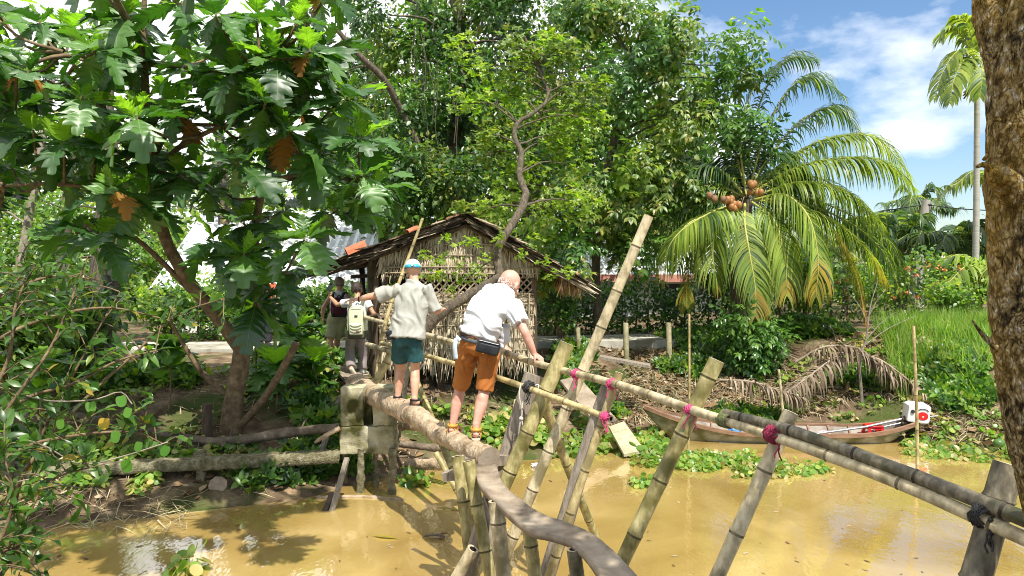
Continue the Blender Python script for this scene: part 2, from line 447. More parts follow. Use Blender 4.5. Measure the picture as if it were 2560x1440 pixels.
HY = 13.2
def hx(px): return P(px, 700, HY).x
def hz(py): return P(1280, py, HY).z
hut = thing('thatched_hut', 'small thatched stilt hut with a gable roof over the muddy bank', 'hut', (hx(1140), HY, 0.2))
wx0, wx1 = hx(948), hx(1334)
wz_top, wz_bot, z_lat0 = hz(680), hz(880), hz(735)
EAVE_Y, BACK_Y = 13.0, 15.95
apex = P(1165, 540, EAVE_Y); er = P(1440, 694, EAVE_Y); el = P(812, 668, EAVE_Y)
# walls: dark core panels with strips hung in tiers
m = MB()
m.box(((wx0 + wx1) / 2, HY + 0.05, (z_lat0 + wz_bot) / 2), (wx1 - wx0, 0.05, z_lat0 - wz_bot), mi=0)
zz = z_lat0 + 0.02
k = 0
while zz > wz_bot + 0.05:
    ln = 0.30 if zz > wz_bot + 0.25 else 0.62
    n_ = int((wx1 - wx0) / 0.0085)
    for i in range(n_):
        x = wx0 + (wx1 - wx0) * (i + R.random()) / n_
        l_ = ln * R.uniform(0.6, 1.15) * (1 if ln < .5 else R.uniform(0.35, 1.0))
        strand(m, (x, HY + 0.02 - 0.012 * R.random(), zz + R.uniform(-.05, 0.03)), (R.gauss(0, 0.09), R.uniform(-0.16, -0.02), -1), (0, -1, 0), l_, R.uniform(0.010, 0.036), curl=R.uniform(0, 0.07))
    zz -= 0.17; k += 1
for i in range(260):   # loose fringe under the wall
    x = R.uniform(wx0 - 0.03, wx1 + 0.03)
    strand(m, (x, HY + R.uniform(-.03, .06), wz_bot + R.uniform(0, .1)), (R.gauss(0, 0.16), R.uniform(-0.2, 0.2), -1), (0, -1, 0), R.uniform(0.2, 0.62), R.uniform(0.006, 0.02), curl=R.uniform(-0.1, 0.15))
m.build('front_wall', [M_thatch, M_dkwood], hut, smooth=False)
# gable panel
def roof_z(x):
    if x > apex.x: return apex.z + (er.z - apex.z) * (x - apex.x) / (er.x - apex.x)
    return apex.z + (el.z - apex.z) * (x - apex.x) / (el.x - apex.x)
gx0, gx1, gzb = hx(955), hx(1352), hz(668)
m = MB()
pts = [(gx0, gzb), (gx1, gzb), (gx1, roof_z(gx1) - .12), (apex.x, apex.z - 0.12), (gx0, roof_z(gx0) - 0.12)]
m.add([(x, HY - 0.02, z) for x, z in pts] + [(x, HY + 0.04, z) for x, z in pts], [(0, 1, 2, 3, 4), (9, 8, 7, 6, 5)], 1)
zz = gzb + 0.12
while zz < apex.z:
    for i in range(int((gx1 - gx0) / 0.0075)):
        x = R.uniform(gx0 - .02, gx1 + .02)
        if zz < roof_z(x) - 0.08:
            lean = (x - apex.x) * 0.12
            strand(m, (x, HY - 0.04 - 0.012 * R.random(), min(zz + R.uniform(-.05, .05), roof_z(x) - .1)), (R.gauss(lean, 0.13), R.uniform(-0.16, -.03), -1), (0, -1, 0), R.uniform(0.2, 0.36), R.uniform(0.007, 0.024), curl=R.uniform(0, 0.06))
    zz += 0.15
m.build('gable_panel', [M_thatch, M_dkwood], hut, smooth=False)
# side and back walls
m = MB()
m.box((wx1 - 0.02, (HY + 15.6) / 2 + .05, (hz(690) + wz_bot) / 2 + .1), (0.05, 2.5, hz(690) - wz_bot - 0.3), mi=1)
m.box(((wx0 + wx1) / 2, 15.65, (wz_top + wz_bot) / 2), (wx1 - wx0 - .1, 0.05, wz_top - wz_bot + .6), mi=1)
for i in range(420):
    y = R.uniform(HY + .1, 15.6)
    strand(m, (wx1 + 0.02, y, R.uniform(wz_bot + .1, hz(700))), (R.uniform(0.02, .12), R.gauss(0, .1), -1), (1, 0, 0), R.uniform(.25, .5), R.uniform(.01, .03))
m.build('side_wall', [M_thatch, M_dkwood], hut, smooth=False)
# lattice window band
m = MB()
lx0, lx1, lz0, lz1 = hx(1030), wx1 - .03, hz(772), hz(676)
for s in (-1, 1):
    x = lx0 - 1.2
    while x < lx1 + 1.2:
        # line through (x, lz0) rising with slope s
        a_ = Vector((x, HY - 0.01 * s, lz0)); b_ = a_ + Vector((s * (lz1 - lz0) * 0.95, 0, lz1 - lz0))
        t0, t1 = 0.0, 1.0
        dx = b_.x - a_.x
        for lim, sg in ((lx0, 1), (lx1, -1)):
            tt = (lim - a_.x) / dx
            if (dx > 0) == (sg > 0): t0 = max(t0, tt)
            else: t1 = min(t1, tt)
        if t1 - t0 > 0.08:
            p0, p1 = a_.lerp(b_, t0), a_.lerp(b_, t1)
            if p0.x < hx(1275) and p0.z < z_lat0 and p1.z < z_lat0: pass
            else: m.beam(p0, p1, 0.006, 0.026, up=(s, 0, -1), jit=0.002)
        x += 0.125
m.build('lattice', M_lath, hut, smooth=False)
# laths on the walls
m = MB()
def lath(x0, y0, x1, y1, Y, r=0.013):
    a_, b_ = P(x0, y0, Y), P(x1, y1, Y)
    mid = a_.lerp(b_, .5) + Vector((0, 0, R.uniform(-.012, .012)))
    m.tube(bez([a_, mid, b_], 6), [r * R.uniform(.85, 1.15) for _ in range(7)], n=6)
for py, a_, b_ in ((736, 948, 1334), (750, 950, 1335), (762, 952, 1334), (775, 948, 1335), (789, 949, 1334), (815, 946, 1336), (846, 948, 1335), (872, 950, 1332)):
    lath(a_, py + R.uniform(-2, 2), b_, py + R.uniform(-2, 2), HY - .035, R.uniform(.007, .011))
for px in (1111, 1287, 1323): lath(px, 733, px + R.uniform(-3, 3), 885, HY - .06, .012)
for l in ((958, 668, 1350, 670), (1052, 638, 1236, 638), (1112, 611, 1238, 612), (1036, 645, 1168, 562), (1172, 572, 1352, 668), (960, 682, 1350, 684)): lath(*l, HY - .085, .013)
m.build('lath', M_lath, hut)
# posts, floor, stilts
for i, (px, y, z0, z1, r) in enumerate(((940, 13.25, 0.1, 3.25, .06), (1337, 13.25, 0.1, 3.0, .045), (927, 13.9, .2, 3.15, .075), (1000, 15.6, .6, 3.5, .06), (905, 15.6, .7, 3.3, .06), (1150, 15.6, .6, 3.4, .06), (950, 14.0, 0.2, 3.2, .04), (1100, 13.5, .1, 1.4, .06), (1220, 13.6, .1, 1.4, .06), (1330, 14.8, .2, 2.9, .05))):
    m = MB(); x = P(px, 700, y).x
    m.tube([(x, y, z0 - .4), (x + R.uniform(-.03, .03), y, (z0 + z1) / 2), (x, y, z1)], [r * 1.1, r, r * .9], n=7, lump=.08)
    m.build('post', M_dkwood if px != 927 else M_palebark, hut)
m = MB(); m.box(((wx0 + wx1) / 2, 14.5, 1.34), (wx1 - wx0 + .1, 2.4, .06))
m.beam((wx0 - .75, 14.4, 2.85), (wx0 + 0.1, 14.0, 2.9), .06, .07); m.beam((wx0 - .75, 15.2, 3.0), (wx0 - .45, 14.6, 2.0), .05, .05)
m.build('floor', M_dkwood, hut, smooth=False)
# roof: a dark slab per slope and layers of dried palm leaves
m = MB()
def slope(a, e):
    """a ridge point, e eave point at the front"""
    up = Vector((0, 0, 1)); d = (e - a); L = d.length; d.normalize()
    n = Vector((0, 1, 0)).cross(d); n = n if n.z > 0 else -n
    back = Vector((0, BACK_Y - EAVE_Y, 0))
    q = [a, e, e + back, a + back]
    m.add([p - n * .07 for p in q] + [p for p in q], [(0, 1, 2, 3), (7, 6, 5, 4), (0, 4, 5, 1), (1, 5, 6, 2), (3, 2, 6, 7), (0, 3, 7, 4)], 1)
    s_ = 0.0
    while s_ < L + 0.02:
        for i in range(330):
            y = (BACK_Y - EAVE_Y + .1) * R.random() ** 1.7 - 0.08
            p = a + d * (s_ + R.uniform(-.1, .1)) + Vector((0, y, 0)) + n * R.uniform(.005, .04)
            strand(m, p, d + Vector((0, R.gauss(0, .25), 0)) + n * .03, n, R.uniform(.25, .5), R.uniform(.015, .05), curl=R.uniform(-.06, .1))
        s_ += .16
    for i in range(520):      # verge: leaf ends laid along the front edge, layered
        s2 = R.uniform(0, L)
        p = a + d * s2 + Vector((0, R.uniform(-.1, .04), 0)) + n * R.uniform(-.11, .05)
        strand(m, p, d + Vector((0, R.gauss(-.04, .06), 0)) + n * R.gauss(0, .06), Vector((0, -1, 0)) + n, R.uniform(.2, .6), R.uniform(.015, .04), curl=R.uniform(-.06, .06))
    return d, n, L
dl = slope(apex, el); dr = slope(apex, er)
for i in range(420):          # ragged eave fringe hanging at the right corner
    y = (BACK_Y - EAVE_Y) * R.random() ** 2
    strand(m, er + Vector((R.uniform(-.25, .05), y, R.uniform(-.02, .12))), (R.gauss(.1, .2), R.gauss(0, .1), -1), (1, -1, 0), R.uniform(.12, .42), R.uniform(.01, .035), mi=2 if R.random() < .5 else 0, curl=R.uniform(-.1, .1))
for i in range(160):
    y = (BACK_Y - EAVE_Y) * R.random() ** 2
    strand(m, el + Vector((R.uniform(0, .2), y, R.uniform(-.02, .06))), (-.8, R.gauss(0, .1), -.5), (0, 0, 1), R.uniform(.1, .3), R.uniform(.01, .035))
for i in range(90):           # ridge cap
    y = (BACK_Y - EAVE_Y) * R.random() ** 1.5 - .1
    for sg in (-1, 1): strand(m, apex + Vector((-.15 * sg, y, .05)), (sg, R.gauss(0, .2), -.12 if R.random() < .5 else -.4), (0, 0, 1), R.uniform(.3, .55), R.uniform(.02, .05), curl=-.08)
M_straw = mat('orange_straw', [(0.3, (0.30, 0.15, 0.05)), (0.7, (0.55, 0.33, 0.14))], scale=4, rough=.8, bump=0, island=.6)
m.build('roof', [M_thatchd, M_dkwood, M_straw], hut, smooth=False)
m = MB()
for f in (.16, .36, .56, .78): # purlin ends under the verge
    for a_, e_ in ((apex, el), (apex, er)):
        p = a_.lerp(e_, f) + Vector((0, 0, -.14)); m.tube([p + Vector((0, -.04, 0)), p + Vector((0, 3.0, 0))], .03, n=7)
m.tube([apex + Vector((0, .05, -.16)), er + Vector((0, .05, -.14))], .03, n=7); m.tube([apex + Vector((0, .05, -.16)), el + Vector((0, .05, -.14))], .03, n=7)
m.build('rafter', M_dkwood, hut)

# terracotta tiles lying on the thatch
M_terra = mat('terracotta', [(0.3, (0.40, 0.11, 0.05)), (0.7, (0.62, 0.21, 0.11))], scale=7, rough=.8, bump=.3, stain=(.25, .1, .06))
def ridge_tile(px, py, Y, ln, wd, yaw, pitch, label):
    c = P(px, py, Y); m = MB(); n = 8
    ra = Matrix.Rotation(yaw, 3, 'Z') @ Matrix.Rotation(pitch, 3, 'Y')
    vs = []
    for x in (-ln / 2, ln / 2):
        for rr in (1, .82):
            for i in range(n + 1):
                a = math.pi * i / n
                # trapezoidal trough turned over: flat top, slanted sides
                yy = -math.cos(a) * wd / 2 * rr; zz_ = min(math.sin(a) * 1.25, 0.82) * wd * .62 * rr
                vs.append(c + ra @ Vector((x, yy, zz_)))
    fs = []; q = n + 1
    for i in range(n):
        fs += [(i, i + 1, 2 * q + i + 1, 2 * q + i), (q + i + 1, q + i, 3 * q + i, 3 * q + i + 1), (i + 1, i, q + i, q + i + 1), (2 * q + i, 2 * q + i + 1, 3 * q + i + 1, 3 * q + i)]
    m.add(vs, fs); o = flat(m.build('ridge_tile', M_terra)); return tag(o, label, 'roof tile', 'terracotta tiles on the thatch')
ridge_tile(893, 628, 13.0, .36, .26, .3, -.42, 'orange terracotta tile on the low left end of the thatched roof')
ridge_tile(1033, 580, 13.1, .2, .16, .5, -.4, 'terracotta tile half under leaves midway up the left thatch slope')
ridge_tile(1133, 548, 13.4, .24, .12, .2, -.3, 'flat terracotta tile at the peak of the thatched roof')
# ================================================================== bamboo bridge
def bamboo_mats(name, stops, stain, sp=(.5, .65)):
    return [mat(name, stops, scale=9, stretch=(3, 3, 1.2), rough=.5, bump=.2, bscale=30, spec=.4, stain=stain, stainscale=5.5, stainpos=sp, detail=9),
            mat(name + '_node', [(0.3, tuple(c * .25 for c in stops[0][1])), (0.7, tuple(c * .5 for c in stops[1][1]))], scale=20, rough=.8, bump=.2),
            mat(name + '_cut', [(0.3, (.30, .24, .15)), (0.7, (.50, .41, .28))], scale=30, rough=.85, bump=.3),
            plain(name + '_hollow', (.02, .015, .01), .9)]
B_yel = bamboo_mats('yellow_bamboo', [(0.3, (.30, .22, .09)), (0.5, (.50, .40, .19)), (0.7, (.64, .53, .29))], (.22, .175, .075), (.42, .62))
B_gry = bamboo_mats('grey_bamboo', [(0.3, (.27, .21, .12)), (0.5, (.48, .40, .25)), (0.7, (.62, .54, .36))], (.20, .165, .085))
B_drk = bamboo_mats('dark_bamboo', [(0.3, (.05, .042, .028)), (0.5, (.13, .11, .075)), (0.7, (.27, .23, .155))], (.05, .05, .02))
B_mos = bamboo_mats('mossy_bamboo', [(0.3, (.17, .14, .05)), (0.5, (.33, .28, .12)), (0.7, (.50, .43, .22))], (.13, .115, .03), (.46, .64))
M_log = mat('pale_worn_log', [(0.28, (.13, .09, .05)), (0.45, (.34, .25, .16)), (0.6, (.46, .36, .25)), (0.75, (.58, .47, .34))], scale=10, rough=.9, bump=.9, bscale=28, bdist=.025, stain=(.20, .145, .085), stainscale=4, stainpos=(.52, .7))
M_plank = mat('worn_plank', [(0.3, (.12, .09, .06)), (0.5, (.25, .195, .14)), (0.72, (.38, .315, .24))], scale=5, stretch=(1, 1, 1), rough=.8, bump=.35, bscale=40, stain=(.22, .18, .14))
M_timber = mat('split_timber', [(0.25, (.10, .08, .06)), (0.5, (.24, .20, .155)), (0.75, (.36, .31, .25))], scale=6, stretch=(5, 5, .8), rough=.85, bump=.6, bscale=16)
M_pink = mat('pink_cord', [(0.3, (.42, .03, .12)), (0.7, (.66, .08, .22))], scale=60, rough=.6, bump=.3)
M_maroon = mat('maroon_cord', [(0.3, (.14, .01, .03)), (0.7, (.33, .03, .08))], scale=60, rough=.7, bump=.3)
M_olive = mat('olive_cord', [(0.3, (.08, .09, .03)), (0.7, (.20, .22, .09))], scale=60, rough=.7, bump=.3)
M_black = mat('black_cord', [(0.3, (.012, .012, .014)), (0.7, (.05, .05, .05))], scale=60, rough=.7, bump=.3)
M_rope = mat('pale_rope', [(0.3, (.36, .32, .27)), (0.7, (.6, .56, .5))], scale=60, rough=.9, bump=.3)

def bamboo(m, pts, r0, r1, gap=.34, hollow=True, n=12, phase=None):
    """one bamboo culm through pts (Vectors); rings at every node"""
    c = bez(pts, 60); d = [0.0]
    for i in range(1, len(c)): d.append(d[-1] + (c[i] - c[i - 1]).length)
    L = d[-1]
    def at(s):
        s = min(max(s, 0), L); i = int(np.searchsorted(d, s)); i = min(max(i, 1), len(c) - 1)
        t = (s - d[i - 1]) / max(1e-6, d[i] - d[i - 1]); return c[i - 1].lerp(c[i], t)
    ss = [0.0]; kinds = []; s = gap * (R.random() if phase is None else phase)
    marks = []
    while s < L - .04:
        if s > .05: marks.append(s)
        s += gap * R.uniform(.85, 1.15)
    st = [(0.0, 1.0, 0)]
    for q in marks:
        rr = 1.0
        st += [(q - .022, 1.0, 0), (q - .009, 1.07, 0), (q - .003, 1.09, 1), (q + .004, .99, 1), (q + .014, 1.05, 0), (q + .03, 1.0, 0)]
        st.append((q + gap * .45, .975, 0))
    st.append((L, 1.0, 0))
    st = [x for x in sorted(st) if 0 <= x[0] <= L]
    pp = [at(x[0]) for x in st]; rad = [(r0 + (r1 - r0) * x[0] / L) * x[1] for x in st]
    sm = [x[2] for x in st[:-1]]
    m.tube(pp, rad, n=n, caps=False, seg_mi=sm)
    for e, dirn, r in ((pp[0], pp[0] - pp[1], rad[0]), (pp[-1], pp[-1] - pp[-2], rad[-1])):
        dirn = dirn.normalized()
        if hollow and r > .02:
            # a cut rim and a dark hollow
            x = dirn.cross(Vector((.3, .2, .9))).normalized(); y = dirn.cross(x)
            o = [e + (x * math.cos(2 * math.pi * k / n) + y * math.sin(2 * math.pi * k / n)) * r for k in range(n)]
            i1 = [e + (p - e) * .62 - dirn * .002 for p in o]; i2 = [p - dirn * .06 for p in i1]
            m.add(o + i1, [(k, (k + 1) % n, n + (k + 1) % n, n + k) for k in range(n)], 2)
            m.add(i1 + i2, [(k, (k + 1) % n, n + (k + 1) % n, n + k) for k in range(n)] + [tuple(range(n, 2 * n))], 3)
        else:
            x = dirn.cross(Vector((.3, .2, .9))).normalized(); y = dirn.cross(x)
            m.add([e + (x * math.cos(2 * math.pi * k / n) + y * math.sin(2 * math.pi * k / n)) * r for k in range(n)], [tuple(range(n))], 2)
def lash(parent, c, axis, r, mt, turns=5, wd=.05, tails=2, name='lashing', other=None):
    """cord wound round a pole at c; with other: a second direction wound crosswise; loose tails"""
    m = MB(); axis = Vector(axis).normalized(); c = Vector(c)
    for ax in ([axis] if other is None else [axis, (axis + Vector(other).normalized() * .8).normalized(), (axis - Vector(other).normalized() * .8).normalized()]):
        x = ax.cross(Vector((.2, .1, .97))).normalized(); y = ax.cross(x); pts = []
        n = turns * 10
        for i in range(n + 1):
            a = 2 * math.pi * i / 10; rr = r * (1 + R.uniform(-.04, .06))
            pts.append(c + x * math.cos(a) * rr + y * math.sin(a) * rr + ax * (wd * (i / n - .5) + R.uniform(-.003, .003)))
        m.tube(pts, .0045, n=5)
    for i in range(tails):
        p = c + Vector((R.uniform(-.03, .03), -r * 1.0, -r * .7)); q = [p]
        for k in range(4): q.append(q[-1] + Vector((R.uniform(-.02, .02), R.uniform(-.01, .01), -R.uniform(.015, .035))))
        m.tube(q, .005, n=5)
    m.ball(c + Vector((0, -r * 1.0, -.005)), .012, n=7, m=5, jit=.2)
    return m.build(name, mt, parent)

br = thing('bamboo_footbridge', 'rickety bamboo and log footbridge crossing the muddy canal', 'footbridge', (0.0, 6.0, 0.0))
def log(pts, rads, lump=.05, n=16):
    n = 22; c = bez([P(*p) for p in pts], 40); r = lerpl(rads, 40); m = MB()
    m.tube(c, r, n=n, lump=.01, cap_mi=1)
    for k, v in enumerate(m.v):
        q = Vector(v); m.v[k] = tuple(q + Vector((noise.noise(q * 5), noise.noise(q * 5 + V(9, 0, 0)), noise.noise(q * 5 + V(0, 9, 0)))) * .022 + (q - c[min(k // n, 40)]).normalized() * (.012 * noise.noise(q * 13)))
    o = m.build('walkway_log', [M_log, M_plank], br)
    return o
log([(888, 958, 11.3), (930, 985, 10.3), (975, 1008, 9.5), (1018, 1030, 8.95)], [.15, .145, .135, .125])
log([(1004, 1030, 9.15), (1045, 1042, 8.7), (1090, 1078, 8.25), (1140, 1102, 7.65), (1166, 1118, 7.4)], [.095, .125, .12, .105, .10])
log([(1148, 1112, 7.5), (1185, 1128, 7.25), (1222, 1150, 6.9)], [.09, .11, .115])
# the wide worn plank
PZ = 1.28
le = [(1184, 1158), (1199, 1202), (1250, 1256), (1319, 1321), (1374, 1341), (1436, 1367), (1494, 1422), (1530, 1520), (1600, 1640)]
re = [(1240, 1160), (1258, 1203), (1302, 1243), (1352, 1285), (1420, 1314), (1482, 1340), (1545, 1385), (1610, 1450), (1720, 1580)]
ll = bez([Gz(x, y, PZ) for x, y in le], 36); rr = bez([Gz(x, y, PZ) for x, y in re], 36)
m = MB(); vs = []
for i, (a_, b_) in enumerate(zip(ll, rr)):
    q = i / 36; sag = -.02 * math.sin(q * 9) ; th = .055
    for t_ in (0, .25, .5, .75, 1):
        p = a_.lerp(b_, t_); vs.append(p + V(0, 0, sag - .012 * math.sin(math.pi * t_) + .006 * noise.noise(p * 6)))
    for t_ in (1, .5, 0):
        p = a_.lerp(b_, t_ * .96 + .02); vs.append(p + V(0, 0, sag - th * (1 + .25 * noise.noise(p * 4))))
fs = []
for i in range(36):
    for k in range(8):
        k2 = (k + 1) % 8; fs.append((i * 8 + k, (i + 1) * 8 + k, (i + 1) * 8 + k2, i * 8 + k2))
fs += [tuple(range(8)), tuple(36 * 8 + k for k in range(7, -1, -1))]
m.add(vs, [tuple(reversed(f)) for f in fs])
m.build('walkway_plank', M_plank, br)
m = MB(); a_, b_ = Gz(1165, 1158, 1.2), Gz(1255, 1150, 1.2)   # chock under plank and log
m.beam(a_ + V(-.04, .1, -.02), b_ + V(.03, .12, -.02), .12, .09, jit=.01); m.beam(P(1110, 1190, 6.9), P(1180, 1182, 6.8), .09, .08, jit=.008)
m.build('crosspiece', M_timber, br, smooth=False)

def rail_y(px): return 1 / (.135 + .168 * (px - 1340) / 1130)
def rp(px, py): return P(px, py, rail_y(px))
def rail(pts, r0, r1, mats, gap=.42, label=None):
    m = MB(); bamboo(m, pts, r0, r1, gap=gap); o = m.build('handrail', mats, br)
    if label: o['label'] = label
    return o
top_rail = rail([P(1252, 877, 7.95), rp(1340, 908), rp(1560, 966), rp(1745, 1030), rp(1940, 1092), rp(2220, 1196), rp(2470, 1306), rp(2620, 1372)], .034, .034, B_gry, label='long upper handrail of pale bamboo')
rail([rp(1815, 1036) + V(0, .03, .0), rp(1960, 1072) + V(0, .03, 0), rp(2120, 1128) + V(0, .03, .0), rp(2300, 1196) + V(0, .03, 0), rp(2470, 1262) + V(0, .02, 0), rp(2620, 1322) + V(0, .02, 0)], .032, .036, B_drk, label='dark weathered pole lying along the upper handrail')
low_rail = rail([P(955, 858, 11), P(1130, 908, 8.7), P(1290, 960, 7.2), P(1528, 1047, 6.12)], .033, .029, B_yel, label='yellow lower handrail')
rail([P(886, 786, 12.9), P(1000, 818, 10.9), P(1130, 855, 9.1), P(1215, 878, 8.25)], .034, .036, B_gry)
rail([P(918, 862, 11.8), P(985, 880, 10.6)], .045, .04, B_gry, gap=.5)

M_pole_defs = [
 # top px,py,Y, low px,py,Y, r top, r bottom, mats, label
 ((1418, 858, 6.95), (1272, 1190, 6.9), .074, .062, B_mos, 'thick mossy bamboo with a cut top'),
 ((1622, 540, 6.75), (1330, 1235, 6.8), .046, .062, B_gry, 'long tan pole rising far above the rail'),
 ((1548, 932, 6.15), (1440, 1250, 6.2), .034, .045, B_yel, None),
 ((1345, 965, 7.45), (1492, 1348, 8.35), .055, .045, B_mos, 'pole leaning the other way into the canal'),
 ((1792, 900, 5.2), (1560, 1400, 5.25), .057, .05, B_mos, 'dark mossy pole'),
 ((1978, 1030, 4.56), (1790, 1440, 4.6), .048, .047, B_gry, None),
 ((2522, 1160, 3.38), (2440, 1440, 3.36), .064, .07, B_drk, 'stout dark end post'),
 ((985, 868, 10.9), (935, 968, 10.9), .06, .07, B_yel, None),
 ((1028, 920, 10.2), (1150, 1215, 8.5), .042, .05, B_mos, None),
 ((1145, 1140, 6.75), (1162, 1262, 6.7), .06, .056, B_mos, 'short bamboo with bright yellow lichen'),
 ((1172, 1152, 6.45), (1222, 1440, 6.3), .056, .05, B_mos, None),
 ((1240, 1252, 5.75), (1258, 1440, 5.72), .062, .064, B_gry, 'upright bamboo with an open hollow top'),
 ((1320, 1302, 5.25), (1338, 1440, 5.25), .05, .053, B_mos, None),
 ((1434, 1372, 4.72), (1442, 1440, 4.72), .047, .05, B_drk, None),
 ((1090, 1132, 7.3), (1150, 1240, 7.1), .03, .034, B_mos, None),
 ((1183, 1372, 6.1), (1145, 1440, 6.15), .052, .055, B_gry, None),
 ((1290, 1000, 10.2), (1275, 1120, 9.8), .03, .03, B_gry, None),
]
POLES = []
for (a_, b_, r0, r1, mt, lab) in M_pole_defs:
    p, q = P(*a_), P(*b_); d = (q - p); t_ = (p.z + .9) / max(.001, p.z - q.z)
    if a_[0] == 1345: t_ = (p.z + .1) / (p.z - q.z)
    e = p + d * t_
    m = MB(); bamboo(m, [p, p.lerp(e, .5) + V(R.uniform(-.015, .015), 0, 0), e], r0, r0 + (r1 - r0) * 1.0, gap=.42)
    o = m.build('support_pole', mt, br)
    if lab: o['label'] = lab
    POLES.append((p, e, o))
def timber(a_, b_, w0, h0, label=None):
    p, q = P(*a_), P(*b_); t_ = (p.z + .8) / (p.z - q.z); m = MB(); e = p + (q - p) * t_
    c = [p.lerp(e, i / 10) + V(R.uniform(-.006, .006), 0, R.uniform(-.004, .004)) for i in range(11)]
    m.tube(c, [(w0 * R.uniform(.94, 1.06), h0 * R.uniform(.94, 1.06)) for _ in c], n=9, sides=V(1, 0, .3), lump=.05)
    o = m.build('support_timber', M_timber, br)
    if label: o['label'] = label
    return o
timber((1335, 935, 7.3), (1252, 1185, 7.25), .095, .06, 'flat grey split timber')
timber((1524, 962, 6.3), (1412, 1300, 6.3), .075, .05)
timber((1232, 1215, 6.6), (1165, 1440, 6.5), .07, .06)
timber((1195, 1250, 6.5), (1262, 1440, 6.4), .06, .05)
# lashings
pd = POLES
lash(top_rail, rp(1440, 935), rp(1560, 966) - rp(1340, 908), .040, M_pink, other=(.4, 0, 1), turns=4)
lash(top_rail, rp(1530, 960), rp(1560, 966) - rp(1340, 908), .040, M_pink, other=(.4, 0, 1), turns=3)
lash(top_rail, rp(1727, 1025), rp(1940, 1092) - rp(1560, 966), .040, M_pink, other=(.4, 0, 1), turns=3)
lash(top_rail, rp(1815, 1050), rp(1940, 1092) - rp(1560, 966), .05, M_olive, turns=8, wd=.09, tails=0)
lash(top_rail, rp(1935, 1085), rp(1940, 1092) - rp(1560, 966), .056, M_maroon, other=(.4, 0, 1), turns=7, wd=.06)
lash(top_rail, rp(2455, 1285), rp(2470, 1306) - rp(2220, 1196), .06, M_black, other=(.3, 0, 1), turns=3, wd=.03, tails=4)
lash(low_rail, P(1512, 1042, 6.12), V(.6, -.5, -.2), .036, M_pink, other=(.4, 0, 1), turns=5)
lash(low_rail, P(1322, 968, 7.02), V(.6, -.5, -.2), .06, M_black, other=(.4, 0, 1), turns=4, tails=5)
m = MB()
rope = [P(1302, 958, 7.05), P(1298, 990, 7.0), P(1305, 1030, 7.0), P(1300, 1060, 7.0), P(1297, 1090, 7.02), P(1308, 1075, 7.0), P(1304, 1040, 7.0), P(1312, 985, 7.05), P(1345, 962, 7.05), P(1343, 985, 7.0)]
m.tube(bez(rope, 50), .008, n=6); m.ball(P(1303, 1047, 7.0), .022, jit=.15); m.build('rope', M_rope, low_rail)

# plank walkway from the bridge to the path
wk = thing('plank_walkway', 'rough grey plank walkway from the log to the far path', 'walkway', P(850, 930, 13))
WZ = 1.24
m = MB()
for i, (a_, b_, c_, d_) in enumerate((((862, 948), (905, 934), (842, 892), (812, 898)), ((820, 912), (858, 906), (828, 876), (792, 884)))):
    q = [Gz(*a_, WZ + .012 * i), Gz(*b_, WZ + .012 * i), Gz(*c_, WZ + .012 * i), Gz(*d_, WZ + .012 * i)]
    m.add(q + [p - V(0, 0, .05) for p in q], [(0, 1, 2, 3), (7, 6, 5, 4), (0, 4, 5, 1), (1, 5, 6, 2), (2, 6, 7, 3), (3, 7, 4, 0)])
    m.build('board', M_plank, wk, smooth=False); m = MB()
for a_, b_ in (((880, 955, 11.9), (800, 1065, 11.7)), ((835, 915, 13.4), (805, 1010, 12.6)), ((865, 950, 12), (900, 1010, 11.8)), ((905, 940, 12.1), (930, 1000, 12.1))):
    m = MB(); p, q = P(*a_), P(*b_); m.tube([p, q + (q - p) * .6], [.035, .045], n=8, lump=.06); m.build('prop', M_timber, wk)
m = MB()
for a_, b_ in (((882, 800, 12.6), (945, 787, 12.4)),): m.tube([P(*a_), P(*b_)], .03, n=8)
m.tube([P(968, 690, 12.4), P(945, 770, 12.7), P(925, 900, 13.2)], .03, n=8)
m.build('railing', M_dkwood, wk)
m = MB()
bamboo(m, [P(1057, 545, 11.3), P(1030, 620, 11.3), P(1000, 700, 11.25), P(960, 820, 11.2), P(935, 1000, 11.1)], .02, .038, gap=.5)
tag(m.build('bamboo_pole', B_yel), 'thin tall bamboo pole standing against the hut gable', 'pole')

# ------------------------------------------------------------------ concrete pier and beams
M_pier = mat('mossy_concrete', [(0.25, (.13, .115, .05)), (0.5, (.36, .33, .21)), (0.75, (.54, .51, .40))], scale=4, rough=.95, bump=.6, bscale=45, stain=(.055, .055, .016), stainscale=2.6, stainpos=(.46, .62), spec=.15)
M_crust = mat('crusted_concrete', [(0.25, (.06, .05, .028)), (0.5, (.2, .18, .1)), (0.75, (.42, .39, .3))], scale=16, rough=.95, bump=1.0, bscale=70, bdist=.03, spec=.15)
pier = thing('concrete_pier', 'mossy concrete block pier under the log walkway', 'pier', P(915, 1140, 10))
def rough_box(name, c, size, mt, parent, amp=.012, res=.06, rot=0.0):
    bm = bmesh.new(); bmesh.ops.create_cube(bm, size=1.0)
    bmesh.ops.scale(bm, vec=size, verts=bm.verts)
    bmesh.ops.bevel(bm, geom=bm.edges[:], offset=.012, segments=1, affect='EDGES')
    cuts = max(1, int(max(size) / res)); bmesh.ops.subdivide_edges(bm, edges=[e for e in bm.edges if e.calc_length() > res * 1.6], cuts=min(cuts, 14), use_grid_fill=True)
    ro = Matrix.Rotation(rot, 3, 'Z')
    for v in bm.verts:
        v.co = ro @ v.co + Vector(c); q = v.co * 11
        v.co += Vector((noise.noise(q), noise.noise(q + V(7, 0, 0)), noise.noise(q + V(0, 7, 0)))) * amp
    me = bpy.data.meshes.new(name); bm.to_mesh(me); bm.free()
    return link_mesh(name, me, mt, parent, smooth=False)
